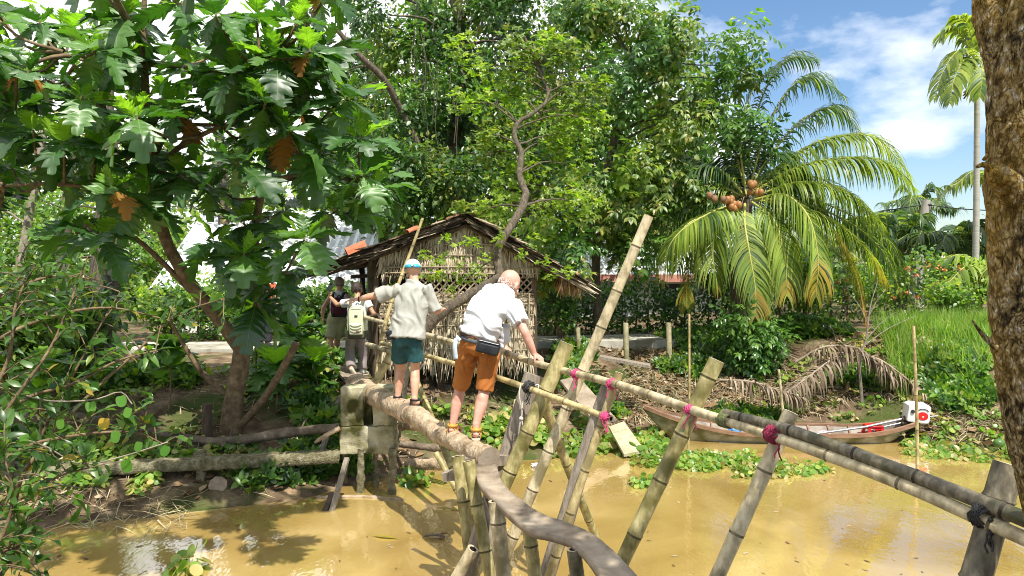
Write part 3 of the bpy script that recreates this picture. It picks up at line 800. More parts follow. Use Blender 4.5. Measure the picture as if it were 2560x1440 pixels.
def pbox(name, x0, y0, x1, y1, Y, dep, mt, parent, amp=.012):
    a_, b_ = P(x0, y0, Y), P(x1, y1, Y)
    return rough_box(name, ((a_.x + b_.x) / 2, Y + dep / 2, (a_.z + b_.z) / 2), (abs(b_.x - a_.x), dep, abs(b_.z - a_.z)), mt, parent, amp)
pbox('block', 850, 969, 908, 1066, 9.95, .34, M_pier, pier)
pbox('block', 931, 969, 984, 1066, 9.95, .34, M_pier, pier)
pbox('block', 848, 1067, 985, 1136, 9.93, .40, M_pier, pier, .02)
pbox('block', 909, 985, 930, 1066, 10.1, .2, M_pier, pier)
for (px, y0, wd, Y, dx) in ((903, 1130, .10, 9.95, -.03), (938, 1130, .07, 10.25, .03), (983, 1130, .11, 9.9, -.04), (862, 1130, .07, 10.3, 0)):
    p = P(px, y0, Y); m = MB(); c = [V(p.x + dx * i / 14, Y, p.z + .05 - (p.z + .6) * i / 14) for i in range(15)]
    m.tube(c, [wd / 2 * R.uniform(.82, 1.2) for _ in c], n=10, lump=.16); m.build('leg', M_crust, pier)
for a_, b_, w_ in (((868, 1145, 9.6), (828, 1282, 9.2), .06), ((832, 1232, 9.4), (812, 1282, 9.2), .07), ((820, 1080, 10.6), (780, 1200, 10.3), .06)):
    p, q = P(*a_), P(*b_); m = MB(); m.beam(p, q + (q - p) * .3, w_, w_ * .8, jit=.004); tag(m.build('leaning_stake', M_timber if w_ == .06 else M_dkwood, smooth=False), {868: 'long brown stake leaning under the concrete pier', 832: 'short dark stump of wood in the water beside the pier', 820: 'dark stake leaning left of the concrete pier'}[a_[0]], 'stake', 'stakes leaning by the pier')
p = P(992, 985, 9.8); m = MB(); m.tube([P(985, 1000, 9.9), P(990, 1070, 9.9), P(988, 1140, 9.9)], [.03, .02, .03], n=6, lump=.2)
m.tube([P(975, 1060, 9.85), P(1010, 1058, 9.85)], .012, n=6); m.build('iron_bar', M_crust, pier)
# crusted beam frame reaching out to the left
bm_ = thing('concrete_beam_frame', 'low crusted concrete beam frame reaching left from the pier', 'beam frame', P(505, 1150, 9.9))
def cbeam(a_, b_, w_, h_):
    a_, b_ = P(*a_), P(*b_); m = MB(); N = 40
    c = [a_.lerp(b_, i / N) + V(0, R.uniform(-.006, .006), R.uniform(-.008, .008)) for i in range(N + 1)]
    s = (b_ - a_).cross(V(0, 0, 1)).normalized()
    m.tube(c, [(w_ * .62 * R.uniform(.93, 1.07), h_ * .62 * R.uniform(.93, 1.07)) for _ in c], n=12, sides=s, lump=.07)
    # square the section off
    for k, v in enumerate(m.v):
        ci = c[min(k // 12, N)]; o = Vector(v) - ci; u = o.dot(s); z = o.z
        u = max(-w_ / 2, min(w_ / 2, u * 1.3)); z = max(-h_ / 2, min(h_ / 2, z * 1.3)); t_ = (b_ - a_).normalized()
        m.v[k] = tuple(ci + s * u + V(0, 0, z) + t_ * o.dot(t_) + V(R.uniform(-.005, .005), R.uniform(-.005, .005), R.uniform(-.005, .005)))
    m.build('beam', M_crust, bm_)
cbeam((848, 1140, 10.0), (510, 1158, 9.75), .2, .16); cbeam((520, 1157, 9.75), (20, 1184, 9.4), .2, .15)
cbeam((22, 1178, 9.35), (85, 1120, 10.9), .2, .15); cbeam((158, 1120, 10.6), (160, 1172, 9.65), .16, .14); cbeam((500, 1130, 10.5), (498, 1152, 9.8), .16, .14)
for px, Y in ((505, 9.75), (18, 9.3), (155, 9.9)):
    p = P(px, 1150, Y); m = MB(); m.tube([V(p.x + R.uniform(-.01, .01), Y, p.z - (p.z + .6) * i / 10) for i in range(11)], [.075 * R.uniform(.9, 1.12) for _ in range(11)], n=10, lump=.1); m.build('leg', M_crust, bm_)
p = P(520, 1000, 10.6); m = MB(); m.tube([P(518, 1010, 10.6), P(518, 1120, 10.6)], [.07, .075], n=8, lump=.08); tag(m.build('stump_post', M_dkwood), 'dark stump of a post behind the crusted beam', 'post')
M_rlog = mat('rotten_log', [(0.25, (.05, .038, .026)), (0.5, (.15, .115, .08)), (0.75, (.32, .26, .19))], scale=5, rough=.9, bump=.7, bscale=22, bdist=.03)
def dlog(pts, r, label, name='fallen_log', mt=None, twigs=0):
    c = bez([P(*p) for p in pts], 16); m = MB(); m.tube(c, [x * R.uniform(.88, 1.1) for x in lerpl(r, 16)], n=9, lump=.1, cap_mi=1)
    for i in range(twigs):
        k = R.randint(2, 14); p = c[k]; e = p + V(R.uniform(-.3, .3), R.uniform(-.2, .1), R.uniform(-.1, .25)); m.tube([p, p.lerp(e, .5) + V(0, 0, .03), e], [.02, .015, .008], n=5)
    return tag(m.build(name, [mt or M_rlog, M_plank]), label, 'log', 'logs and poles along the left bank')
dlog([(505, 1105, 10.6), (600, 1100, 10.5), (720, 1082, 10.4), (852, 1068, 10.2)], [.06, .07, .075, .06], 'rough grey log laid between breadfruit tree and concrete pier', twigs=2)
dlog([(60, 1045, 10.9), (180, 1040, 11), (330, 1075, 10.8), (560, 1108, 10.4)], [.05, .07, .08, .05], 'dark log sloping down behind the crusted beam', twigs=2)
dlog([(160, 1135, 10.4), (260, 1050, 11.2), (330, 1010, 12.0)], [.07, .09, .09], 'thick dark log rising toward the old tree trunk')
dlog([(788, 1106, 9.95), (812, 1090, 9.85), (850, 1070, 9.9)], [.02, .03, .035], 'pale broken branch poking out beside the pier', mt=M_log)
dlog([(985, 1062, 10.5), (1050, 1066, 10.4), (1090, 1075, 10.2)], [.07, .065, .06], 'pale log behind the walkway log', mt=M_log)
dlog([(1018, 1160, 10.6), (1080, 1160, 10.4), (1120, 1165, 10.2)], [.08, .085, .07], 'short pale log lying at the water edge under the bridge', mt=M_log)
dlog([(1000, 1110, 11.2), (1100, 1120, 11), (1180, 1112, 10.9)], [.05, .06, .05], 'thin dark log on the mud below the hut')
dlog([(545, 1212, 9.6), (552, 1230, 9.8), (560, 1270, 10.3)], [.12, .12, .1], 'stubby cut log with sunlit end poking from the left bank')
dlog([(790, 1245, 9.7), (900, 1243, 9.75), (1010, 1250, 9.6)], [.03, .035, .02], 'half sunken log floating behind the pier legs', mt=M_log)
# floating things
M_husk = mat('coconut_husk', [(0.3, (.14, .085, .045)), (0.7, (.36, .25, .15))], scale=14, rough=.95, bump=.7)
c = Gz(720, 1240); m = MB(); m.ball(c + V(0, 0, .03), .13, sq=(1.1, .8, .62), n=14, m=10, jit=.06); tag(m.build('coconut_husk', M_husk), 'brown old coconut husk floating left of the pier', 'coconut husk')
M_greennut = mat('green_coconut', [(0.3, (.045, .10, .025)), (0.7, (.085, .18, .04))], scale=4, rough=.4, bump=.05)
c = P(2497, 1108, 11.6); m = MB(); m.ball(c, .075, sq=(1.15, 1, .95), n=14, m=10); m.tube([c + V(.02, 0, .07), c + V(.03, 0, .1)], [.02, .012], n=6); tag(m.build('green_coconut', M_greennut), 'green coconut lying on the weedy right bank', 'coconut')
# stakes standing in the water
for (x0, y0, x1, y1, Y, r, mt, lab) in ((1723, 785, 1718, 1140, 11.9, .022, B_yel, 'tall thin bamboo stake in the water by the boat bow'), (2284, 815, 2292, 1190, 10.9, .026, B_yel, 'tall thin bamboo stake standing in front of the white engine box'), (1947, 924, 1956, 1050, 12.9, .028, B_gry, 'short grey stake on the bank behind the boat')):
    p, q = P(x0, y0, Y), P(x1, y1, Y); e = p + (q - p) * ((p.z + .6) / (p.z - q.z)); m = MB(); bamboo(m, [p, p.lerp(e, .5) + V(.02, 0, 0), e], r * .8, r, gap=.55, n=8, hollow=False); tag(m.build('mooring_stake', mt), lab, 'stake', 'stakes standing along the far bank')
# landing plank on the far bank
m = MB(); q = [Gz(1560, 1145, .02), Gz(1612, 1135, .02), P(1560, 1062, 12.3), P(1522, 1075, 12.2)]
for i in range(4):
    a0, a1 = i / 4 + .004, (i + 1) / 4 - .004
    c4 = [q[0].lerp(q[3], a0), q[1].lerp(q[2], a0), q[1].lerp(q[2], a1), q[0].lerp(q[3], a1)]
    m.add([v + V(0, 0, .06) for v in c4] + [v + V(0, 0, .015) for v in c4], [(0, 1, 2, 3), (7, 6, 5, 4), (0, 4, 5, 1), (1, 5, 6, 2), (2, 6, 7, 3), (3, 7, 4, 0)])
tag(m.build('landing_plank', mat('green_grey_board', [(.3, (.25, .23, .14)), (.7, (.45, .42, .28))], scale=5, rough=.85, bump=.3), smooth=False), 'small boarded ramp going down to the water weeds', 'ramp')
m = MB(); q = [P(1400, 950, 13.1), P(1445, 940, 13.2), P(1540, 1045, 12.5), P(1490, 1060, 12.4)]
m.add(q + [v - V(0, 0, .05) for v in q], [(3, 2, 1, 0), (4, 5, 6, 7), (0, 1, 5, 4), (1, 2, 6, 5), (2, 3, 7, 6), (3, 0, 4, 7)])
tag(m.build('bank_plank', M_plank, smooth=False), 'grey plank lying on the slope behind the bamboo supports', 'plank')
m = MB(); m.beam(P(1500, 892, 14.0), P(1625, 915, 13.8), .3, .05); tag(m.build('bank_board', M_timber, smooth=False), 'dark board lying flat on the bank below the path posts', 'board')
# ================================================================== people
def remeshed(mb, voxel, smooth=4, wr=None):
    me = mb.mesh('tmp'); o = bpy.data.objects.new('tmp', me); C.objects.link(o)
    r = o.modifiers.new('r', 'REMESH'); r.mode = 'VOXEL'; r.voxel_size = voxel; r.use_smooth_shade = True
    s = o.modifiers.new('s', 'SMOOTH'); s.factor = .5; s.iterations = smooth
    dg = bpy.context.evaluated_depsgraph_get()
    out = bpy.data.meshes.new_from_object(o.evaluated_get(dg))
    bpy.data.objects.remove(o); bpy.data.meshes.remove(me)
    out.materials.clear()
    if wr:
        n = len(out.vertices); co = np.empty(n * 3, np.float32); out.vertices.foreach_get('co', co); co = co.reshape(-1, 3)
        no = np.empty(n * 3, np.float32); out.vertices.foreach_get('normal', no); no = no.reshape(-1, 3)
        amp, axis, f1, f2 = wr; ax = Vector(axis).normalized()
        oth = ax.cross(Vector((0, 1, 0))).normalized(); th = Vector((0, 1, 0))
        for i in range(n):
            p = Vector(co[i]); w_ = noise.noise(p * 5) * .12
            q = Vector((p.dot(ax) * f2, (p.dot(oth) + w_) * f1, p.dot(th) * f2 * 1.3))
            a_ = noise.noise(q); a2 = noise.noise(q * 2.1 + V(5, 3, 1))
            co[i] += no[i] * (amp * ((1 - abs(a_) * 2.2) * .7 + a2 * .5 - .3))
        out.vertices.foreach_set('co', co.reshape(-1)); out.update()
    return out
def mixv(a, b, t): return Vector(a).lerp(Vector(b), t)
def limb(m, pts, rad, n=14, sides=None):
    c = bez(pts, 14); m.tube(c, lerpl(rad, 14), n=n, sides=sides)
def bone(m, a, b, rads, n=14, extra=.0):
    """straight segment with a profile of radii"""
    a, b = Vector(a), Vector(b); k = len(rads) - 1
    m.tube([a.lerp(b, i / 12) for i in range(13)], lerpl(rads, 12), n=n)
    m.ball(a, rads[0] * .99, n=n, m=9); m.ball(b, rads[-1] * .99, n=n, m=9)
def hand(m, wr, d, pn, side, curls, spread=.1, s=1.0, thumb=(.5, .5)):
    """palm and five fingers: d along the hand, pn out of the palm, side towards the thumb"""
    d = Vector(d).normalized(); pn = Vector(pn); pn = (pn - d * pn.dot(d)).normalized(); sd = d.cross(pn).normalized()
    if sd.dot(Vector(side)) < 0: sd = -sd
    wr = Vector(wr)
    m.tube([wr - d * .02 * s, wr + d * .03 * s, wr + d * .07 * s, wr + d * .095 * s], [(.027 * s, .02 * s), (.036 * s, .017 * s), (.042 * s, .015 * s), (.040 * s, .012 * s)], n=12, sides=sd)
    for k, (off, ln, r) in enumerate(((.030, .076, .0088), (.0105, .086, .0092), (-.0105, .08, .0088), (-.030, .062, .0078))):
        p = wr + d * (.088 - (.008 if k == 3 else 0)) * s + sd * off * s; q = [p - d * .02 * s, p]; a = 0.0
        dd = (d + sd * (off * spread * 12)).normalized()
        for j, fr in enumerate((.45, .32, .23)):
            a += curls[min(k, len(curls) - 1)] * (.8 if j == 0 else 1.0)
            v = dd * math.cos(a) + pn * math.sin(a); q.append(q[-1] + v * (ln * fr * s))
        m.tube(bez(q, 10), lerpl([r * s, r * s * 1.05, r * s, r * s * .95, r * s * .8], 10), n=8); m.ball(q[-1], r * s * .8, n=8, m=5)
    t0 = wr + d * .025 * s + sd * .03 * s; a1 = (d * .55 + sd * .8 + pn * thumb[0]).normalized(); a2 = (d * .9 + sd * .25 + pn * thumb[1]).normalized()
    q = [t0 - sd * .02, t0, t0 + a1 * .035 * s, t0 + a1 * .035 * s + a2 * .03 * s, t0 + a1 * .035 * s + a2 * .055 * s]
    m.tube(bez(q, 10), lerpl([.013 * s, .013 * s, .011 * s, .0105 * s, .008 * s], 10), n=8); m.ball(q[-1], .008 * s, n=8, m=5)
def foot(m, an, hd, gz, s=1.0):
    """bare foot under ankle an heading hd; gz height of the ground"""
    an = Vector(an); h = Vector(hd).normalized(); sd = h.cross(V(0, 0, 1)).normalized()
    g = lambda f, z: V(an.x, an.y, gz) + h * f * s + V(0, 0, z * s)
    m.tube([g(-.065, .03), g(-.045, .038), g(0, .05), g(.06, .045), g(.11, .03), g(.155, .02), g(.185, .014)], [(.02 * s, .02 * s), (.032 * s, .034 * s), (.036 * s, .045 * s), (.039 * s, .04 * s), (.046 * s, .027 * s), (.045 * s, .018 * s), (.03 * s, .012 * s)], n=12, sides=sd)
    m.tube([an + V(0, 0, .03), an, g(-.01, .04)], [.037 * s, .038 * s, .036 * s], n=12)
    for k in range(5):
        o = (k - 2) * .017; m.ball(g(.185 - abs(k - 1) * .008, .012) + sd * o * s, (.012 if k else .014) * s, n=8, m=6)
def sole(m, an, hd, gz, s=1.0, th=.022, mi=0):
    an = Vector(an); h = Vector(hd).normalized(); sd = h.cross(V(0, 0, 1)).normalized(); out = []
    for f, w_ in ((-.085, .012), (-.075, .03), (-.04, .04), (.02, .036), (.08, .042), (.14, .052), (.19, .044), (.215, .02)): out.append((f, w_))
    top = [(f, w_) for f, w_ in out] + [(f, -w_) for f, w_ in reversed(out)]
    vs = [V(an.x, an.y, gz) + h * f * s + sd * w_ * s for f, w_ in top]; n = len(vs)
    m.add([v + V(0, 0, .004) for v in vs] + [v - V(0, 0, th) for v in vs], [tuple(range(n)), tuple(range(2 * n - 1, n - 1, -1))] + [(k, n + k, n + (k + 1) % n, (k + 1) % n) for k in range(n)], mi)
def strap(m, pts, w_, nrm, th=.004, mi=0):
    """flat band through pts; nrm list or vector: face normal"""
    c = bez(pts, 18); N = len(c)
    for i in range(N - 1): pass
    vs = []; fs = []
    for i in range(N):
        d = (c[min(i + 1, N - 1)] - c[max(i - 1, 0)]).normalized(); n_ = Vector(nrm(c[i]) if callable(nrm) else nrm); s = d.cross(n_).normalized(); n_ = s.cross(d)
        vs += [c[i] - s * w_ / 2 + n_ * th, c[i] + s * w_ / 2 + n_ * th, c[i] + s * w_ / 2 - n_ * th, c[i] - s * w_ / 2 - n_ * th]
    for i in range(N - 1):
        for k in range(4): fs.append((i * 4 + k, i * 4 + (k + 1) % 4, i * 4 + 4 + (k + 1) % 4, i * 4 + 4 + k))
    fs += [(0, 3, 2, 1), (N * 4 - 4, N * 4 - 3, N * 4 - 2, N * 4 - 1)]
    m.add(vs, fs, mi)
def head(m, c, up, fw, s=1.0):
    up = Vector(up).normalized(); fw = Vector(fw); fw = (fw - up * fw.dot(up)).normalized(); rt = fw.cross(up)
    ro = Matrix((rt, fw, up)).transposed(); c = Vector(c)
    g = lambda x, y, z: c + ro @ V(x, y, z) * s
    m.ball(g(0, -.012, .028), s, n=20, m=14, sq=(.076, .096, .088), rot=ro)
    m.ball(g(0, .03, -.035), s, n=16, m=12, sq=(.058, .062, .078), rot=ro)
    m.ball(g(0, .06, -.085), s, n=12, m=8, sq=(.032, .03, .026), rot=ro)
    m.tube([g(0, .085, .01), g(0, .108, -.02), g(0, .103, -.032)], [.009 * s, .014 * s, .014 * s], n=8); m.ball(g(0, .104, -.026), .015 * s, n=8, m=6)
    m.ball(g(0, .078, .028), s, n=10, m=6, sq=(.05, .014, .011), rot=ro)
    m.ball(g(0, .085, -.058), s, n=10, m=6, sq=(.024, .012, .009), rot=ro)
    for q in (-1, 1):
        m.ball(g(q * .078, -.005, -.005), s, n=10, m=8, sq=(.012, .022, .034), rot=ro); m.ball(g(q * .083, -.014, .004), s, n=8, m=6, sq=(.01, .012, .024), rot=ro)
        m.ball(g(q * .045, .06, -.022), .022 * s, n=8, m=6)
    return g, ro
def eyes(parent, g, s, mt):
    for q in (-1, 1):
        m = MB(); m.ball(g(q * .031, .083, .006), .0115 * s, n=10, m=8); m.ball(g(q * .031, .0925, .006), .005 * s, n=8, m=6, mi=1); m.build('eye', mt, parent)
def skin_mat(name, stops, stain): return mat(name, stops, scale=9, rough=.5, bump=.12, bscale=90, spec=.4, stain=stain, stainscale=7, stainpos=(.5, .75))
M_skin_red = skin_mat('sunburnt_skin', [(.3, (.50, .25, .18)), (.7, (.64, .37, .29))], (.52, .22, .16))
M_skin_pale = skin_mat('fair_skin', [(.3, (.50, .27, .18)), (.7, (.62, .37, .26))], (.50, .24, .16))
M_skin_tan = skin_mat('tanned_skin', [(.3, (.42, .22, .13)), (.7, (.52, .29, .18))], (.36, .17, .1))
def cloth(name, a, b, bs=260, rough=.85, stain=None): return mat(name, [(.3, a), (.7, b)], scale=7, rough=rough, bump=.12, bscale=bs, bdist=.004, spec=.2, stain=stain)
M_wshirt = cloth('white_cotton', (.58, .58, .60), (.68, .68, .70))
M_gshirt = cloth('pale_grey_cotton', (.32, .32, .285), (.41, .41, .37))
M_orange = cloth('rust_orange_twill', (.31, .11, .026), (.42, .165, .045), stain=(.34, .11, .022))
M_teal = cloth('dark_teal_nylon', (.012, .05, .06), (.03, .105, .12), rough=.5)
M_khaki = cloth('khaki_cotton', (.30, .30, .19), (.42, .42, .28))
M_mauve = cloth('mauve_linen', (.20, .165, .16), (.30, .25, .24))
M_brownb = plain('brown_belt', (.06, .022, .015), .6)
M_blackn = cloth('black_nylon', (.012, .013, .016), (.035, .036, .042), rough=.45)
M_greyweb = cloth('grey_webbing', (.06, .07, .08), (.12, .135, .15), bs=400)
M_bluegrey = cloth('pale_blue_tape', (.36, .42, .47), (.50, .56, .62), bs=400)
M_yellows = plain('tan_yellow_strap', (.58, .30, .05), .6); M_sole = plain('pale_sole', (.50, .42, .30), .8); M_bsole = plain('black_sandal', (.02, .018, .018), .6)
M_wcap = cloth('white_cap_cloth', (.75, .75, .76), (.82, .82, .83))
M_bluelens = plain('mirror_blue_lens', (.04, .38, .58), .15, .8); M_red = plain('red_plastic', (.62, .02, .02), .35)
M_eyes = [plain('eye_white', (.7, .68, .64), .3), plain('iris_dark', (.05, .035, .02), .2)]
M_hairg = mat('grey_hair', [(.3, (.16, .13, .10)), (.7, (.36, .31, .25))], scale=20, stretch=(3, 3, .6), rough=.6, bump=.7, bscale=60)
M_hairb = mat('dark_hair', [(.3, (.018, .012, .009)), (.7, (.06, .04, .03))], scale=20, stretch=(3, 3, .6), rough=.5, bump=.7, bscale=60)

# ---------------- older man in front: white T-shirt, orange shorts, both hands on the rail
o1 = thing('person', 'bald man in white T-shirt and rust orange shorts bending over the handrail', 'person', P(1160, 1095, 7.55))
feet = {'L': (P(1132, 1060, 7.72), P(1150, 972, 7.78), P(1170, 885, 7.62)), 'R': (P(1190, 1064, 7.32), P(1211, 976, 7.45), P(1223, 890, 7.52))}
GZ = {'L': P(1132, 1083, 7.72).z, 'R': P(1190, 1094, 7.32).z}
HD = {'L': V(.30, .95, 0), 'R': V(-.02, 1, 0)}
m = MB()
for k in 'LR':
    an, kn, hp = feet[k]
    bone(m, hp, kn, [.088, .082, .07, .062]); bone(m, kn, an, [.058, .06, .064, .056, .044, .038]); foot(m, an, HD[k], GZ[k])
    bk = (kn - an).cross(V(1, 0, 0)).normalized()
    m.ball(kn.lerp(an, .3) + V(0, -.022, 0), .05, n=12, m=9, sq=(.95, .9, 1.7))
pel, wai, che, nec = P(1197, 868, 7.55), P(1194, 835, 7.52), P(1226, 772, 7.66), P(1250, 724, 7.82)
shL, shR = P(1206, 745, 7.92), P(1282, 768, 7.55)
ax_hip = V(1, 0, 0); ax_sh = (shR - shL).normalized()
m.tube(bez([pel + V(0, 0, -.06), pel, wai, che, nec], 16), [(a, b) for a, b in zip(lerpl([.13, .165, .165, .185, .08], 16), lerpl([.11, .125, .12, .125, .07], 16))], n=20, sides=[mixv(ax_hip, ax_sh, t_ / 16) for t_ in range(17)])
hc = P(1273, 712, 7.95); hup, hfw = V(.42, .38, .82), V(.45, .72, -.5)
m.tube([nec - (hc - nec) * .4, nec, nec.lerp(hc, .5), hc], [.075, .065, .06, .06], n=14)
g1, _r = head(m, hc, hup, hfw, 1.36)
elR, wrR = P(1313, 832, 7.40), P(1335, 884, 7.42)
hR = rp(1343, 908) + V(0, .0, .045)
bone(m, shR, elR, [.056, .052, .047, .044]); bone(m, elR, wrR, [.044, .046, .04, .03]); m.ball(shR, .065)
hand(m, wrR, (hR - wrR) + V(.03, .03, 0), V(-.2, .35, -.9), V(-1, .3, -.3), [.62, .66, .7, .74], s=1.15, thumb=(.7, .8))
elL, wrL = P(1235, 820, 8.12), P(1256, 866, 8.0)
hL = P(1268, 884, 7.9)
bone(m, shL, elL, [.056, .052, .047, .044]); bone(m, elL, wrL, [.044, .046, .04, .03]); m.ball(shL, .065)
hand(m, wrL, (hL - wrL) + V(.02, 0, 0), V(.2, .1, -.9), V(1, -.3, 0), [.6, .64, .68, .72], s=1.12, thumb=(.7, .8))
link_mesh('body', remeshed(m, .0075, 3), M_skin_red, o1)
m = MB()      # a thin fringe of white hair round the back of the head
for q in range(150):
    a = R.uniform(math.radians(170), math.radians(370)); z = R.uniform(-.06, -.02); b0 = g1(math.cos(a) * .0765 * math.cos(z * 6), math.sin(a) * .097 * math.cos(z * 6) - .012, .028 + z)
    m.tube([b0, b0 + (b0 - g1(0, -.012, .03)).normalized() * .004 - Vector(hup).normalized() * .014], [.0035, .001], n=4)
m.build('hair', plain('white_hair', (.62, .58, .54), .7), o1)
eyes(o1, g1, 1.36, M_eyes)
# T-shirt
m = MB(); t0 = wai + V(0, 0, -.035)
sd_ = [mixv(ax_hip, ax_sh, (i / 16) ** .8) for i in range(17)]
m.tube(bez([t0, wai.lerp(che, .45) + V(0, -.03, .02), che + V(0, -.025, .02), nec.lerp(che, .25) + V(0, -.01, .0), nec + (nec - che) * .1], 16), list(zip(lerpl([.195, .205, .22, .20, .085], 16), lerpl([.155, .16, .155, .135, .075], 16))), n=24, sides=sd_)
bone(m, shL + V(.02, 0, 0), shL.lerp(elL, .62), [.085, .083, .085]); bone(m, shR - V(.03, 0, 0), shR.lerp(elR, .12), [.095, .095])
q = shR.lerp(elR, .66); m.tube([shR.lerp(elR, -.1), shR.lerp(elR, .3), q], [.09, .092, .098], n=16)
m.ball(shL, .085); m.ball(shR, .088)
m.tube([P(1260, 815, 7.6), P(1262, 850, 7.62), P(1252, 868, 7.6)], [.075, .06, .03], n=10)   # loose hem hanging at the right side
link_mesh('t_shirt', remeshed(m, .0095, 3, (.030, V(.75, 0, -.65), 11, 2.6)), M_wshirt, o1)
# shorts
m = MB()
m.tube(bez([wai + V(0, 0, .0), pel + V(.0, -.01, .02), pel + V(0, 0, -.06)], 10), list(zip(lerpl([.172, .195, .185], 10), lerpl([.132, .155, .13], 10))), n=22, sides=V(1, 0, 0))
for k in 'LR':
    an, kn, hp = feet[k]; h_ = kn.lerp(hp, -.02 if k == 'R' else .06)
    m.tube(bez([hp + V(0, 0, .03), hp.lerp(h_, .5), h_], 10), lerpl([.115, .105, .092, .09], 10), n=18); m.ball(hp + V(0, -.03, -.01), .115, n=14, m=10)
link_mesh('shorts', remeshed(m, .0095, 3, (.017, V(.25, 0, 1), 13, 4.5)), M_orange, o1)
m = MB(); c = wai + V(0, 0, .012); m.tube([c - V(0, 0, .018), c + V(0, 0, .022)], [(.178, .137), (.176, .135)], n=28, sides=V(1, 0, 0)); m.build('belt', M_brownb, o1)
for k in 'LR':
    an = feet[k][0]; m = MB(); h = HD[k].normalized(); s_ = h.cross(V(0, 0, 1)); sole(m, an, HD[k], GZ[k], 1.08)
    b0 = V(an.x, an.y, GZ[k])
    for f, z in ((-.03, .075), (.0, .105)):
        a_ = b0 + h * f; strap(m, [a_ - s_ * .045, a_ - s_ * .045 + V(0, 0, z * .6), a_ - h * .05 * (z > .09) + V(0, 0, z) - h * .0, a_ + s_ * .045 + V(0, 0, z * .6), a_ + s_ * .045], .026, lambda p, a_=a_: p - a_ - V(0, 0, .03), mi=1)
    a_ = b0 + V(0, 0, .085); ring_ = [a_ + h * (math.cos(t_) * .056 - .004) + s_ * math.sin(t_) * .05 for t_ in np.linspace(0, 2 * math.pi, 13)]
    strap(m, ring_, .03, lambda p, a_=a_: p - a_, mi=1)
    a_ = b0 + h * .11; strap(m, [a_ - s_ * .05, a_ - s_ * .04 + V(0, 0, .05), a_ + V(0, 0, .062), a_ + s_ * .04 + V(0, 0, .05), a_ + s_ * .05], .035, lambda p, a_=a_: p - a_, mi=1)
    m.build('sandal', [M_sole, M_yellows], o1)
# waist bag
wb = thing('waist_bag', 'black waist bag worn at the back of the orange shorts', 'waist bag', P(1218, 868, 7.32))
def rbox(name, c, size, ro, mt, parent, r=.02, seg=3):
    m = MB(); m.box(c, size, ro); o = m.build(name, mt, parent, smooth=True); m.bevel(o, r, seg); return o
ro = Matrix.Rotation(math.radians(14), 3, 'Y') @ Matrix.Rotation(math.radians(0), 3, 'Z')
c = P(1220, 868, 7.3)
rbox('pouch', c, (.235, .085, .135), ro, M_blackn, wb, .022)
rbox('pocket', c + ro @ V(.01, -.045, -.012), (.19, .03, .09), ro, M_blackn, wb, .012)
m = MB(); m.tube([c + ro @ V(-.1, -.047, .052), c + ro @ V(.1, -.047, .052)], .004, n=6); m.build('zip', plain('steel_zip', (.3, .3, .3), .4, metal=.8), wb)
m = MB(); cc = pel + V(0, 0, .045)
q = [cc + ro @ V(math.cos(t_) * .207, math.sin(t_) * .165, .02) for t_ in np.linspace(math.radians(-95), math.radians(-320), 20)]
strap(m, q, .042, lambda p: p - cc); m.build('strap', M_greyweb, wb)
m = MB(); strap(m, [P(1141, 846, 7.42), P(1137, 868, 7.40), P(1140, 898, 7.40)], .045, V(-.2, -1, 0), th=.003); strap(m, [P(1140, 842, 7.43), P(1150, 852, 7.40)], .045, V(-.2, -1, 0)); m.build('strap_end', M_bluegrey, wb)

# ---------------- man with white cap, pale grey T-shirt, teal shorts, arms spread
o2 = thing('person', 'man in white cap, pale grey T-shirt and dark teal shorts, arms spread on the log', 'person', P(1012, 1012, 9.0))
Y0 = 9.02
feet = {'L': (P(994, 993, 9.22), P(1001, 920, 9.25), P(1001, 858, 9.1)), 'R': (P(1036, 998, 8.98), P(1038, 922, 9.12), P(1036, 858, 9.06))}
GZ = {'L': P(994, 1006, 9.22).z, 'R': P(1036, 1014, 8.98).z}; HD = {'L': V(-.05, 1, 0), 'R': V(-.93, .35, 0)}
m = MB()
for k in 'LR':
    an, kn, hp = feet[k]; bone(m, hp, kn, [.09, .082, .07, .058]); bone(m, kn, an, [.055, .058, .06, .052, .042, .036]); foot(m, an, HD[k], GZ[k], 1.05)
    m.ball(kn.lerp(an, .3) + V(0, -.02, 0), .048, n=12, m=9, sq=(.95, .9, 1.7))
pel, wai, che, nec = P(1018, 852, Y0 + .05), P(1019, 825, Y0 + .02), P(1031, 758, Y0 + .08), P(1036, 706, Y0 + .14)
shL, shR = P(986, 726, Y0 + .08), P(1070, 730, Y0 + .05); ax_sh = (shR - shL).normalized()
m.tube(bez([pel - V(0, 0, .06), pel, wai, che, nec], 16), list(zip(lerpl([.13, .16, .15, .18, .07], 16), lerpl([.1, .12, .105, .12, .065], 16))), n=20, sides=[mixv(V(1, 0, 0), ax_sh, i / 16) for i in range(17)])
hc = P(1032, 676, Y0 + .2); m.tube([nec - V(0, 0, .05), nec, hc], [.07, .058, .058], n=14)
g2, r2 = head(m, hc, V(-.05, .25, 1), V(-.1, 1, -.25), 1.1)
elL, wrL, elR, wrR = P(936, 739, Y0 + .1), P(897, 748, Y0 + .12), P(1091, 778, Y0 + .08), P(1102, 774, Y0 + .3)
for sh, el, wr in ((shL, elL, wrL), (shR, elR, wrR)):
    bone(m, sh, el, [.055, .05, .045, .043]); bone(m, el, wr, [.043, .045, .038, .029]); m.ball(sh, .062)
hand(m, wrL, V(-1, .1, -.05), V(-.2, .2, -1), V(0, -1, .2), [.22, .28, .32, .36], s=1.1, thumb=(.4, .4))
hand(m, wrR, V(.2, .95, .1), V(0, .1, -1), V(-1, 0, 0), [.25, .3, .32, .36], s=1.05)
link_mesh('body', remeshed(m, .0085, 3), M_skin_pale, o2); eyes(o2, g2, 1.1, M_eyes)
m = MB(); hem = P(1017, 846, Y0)
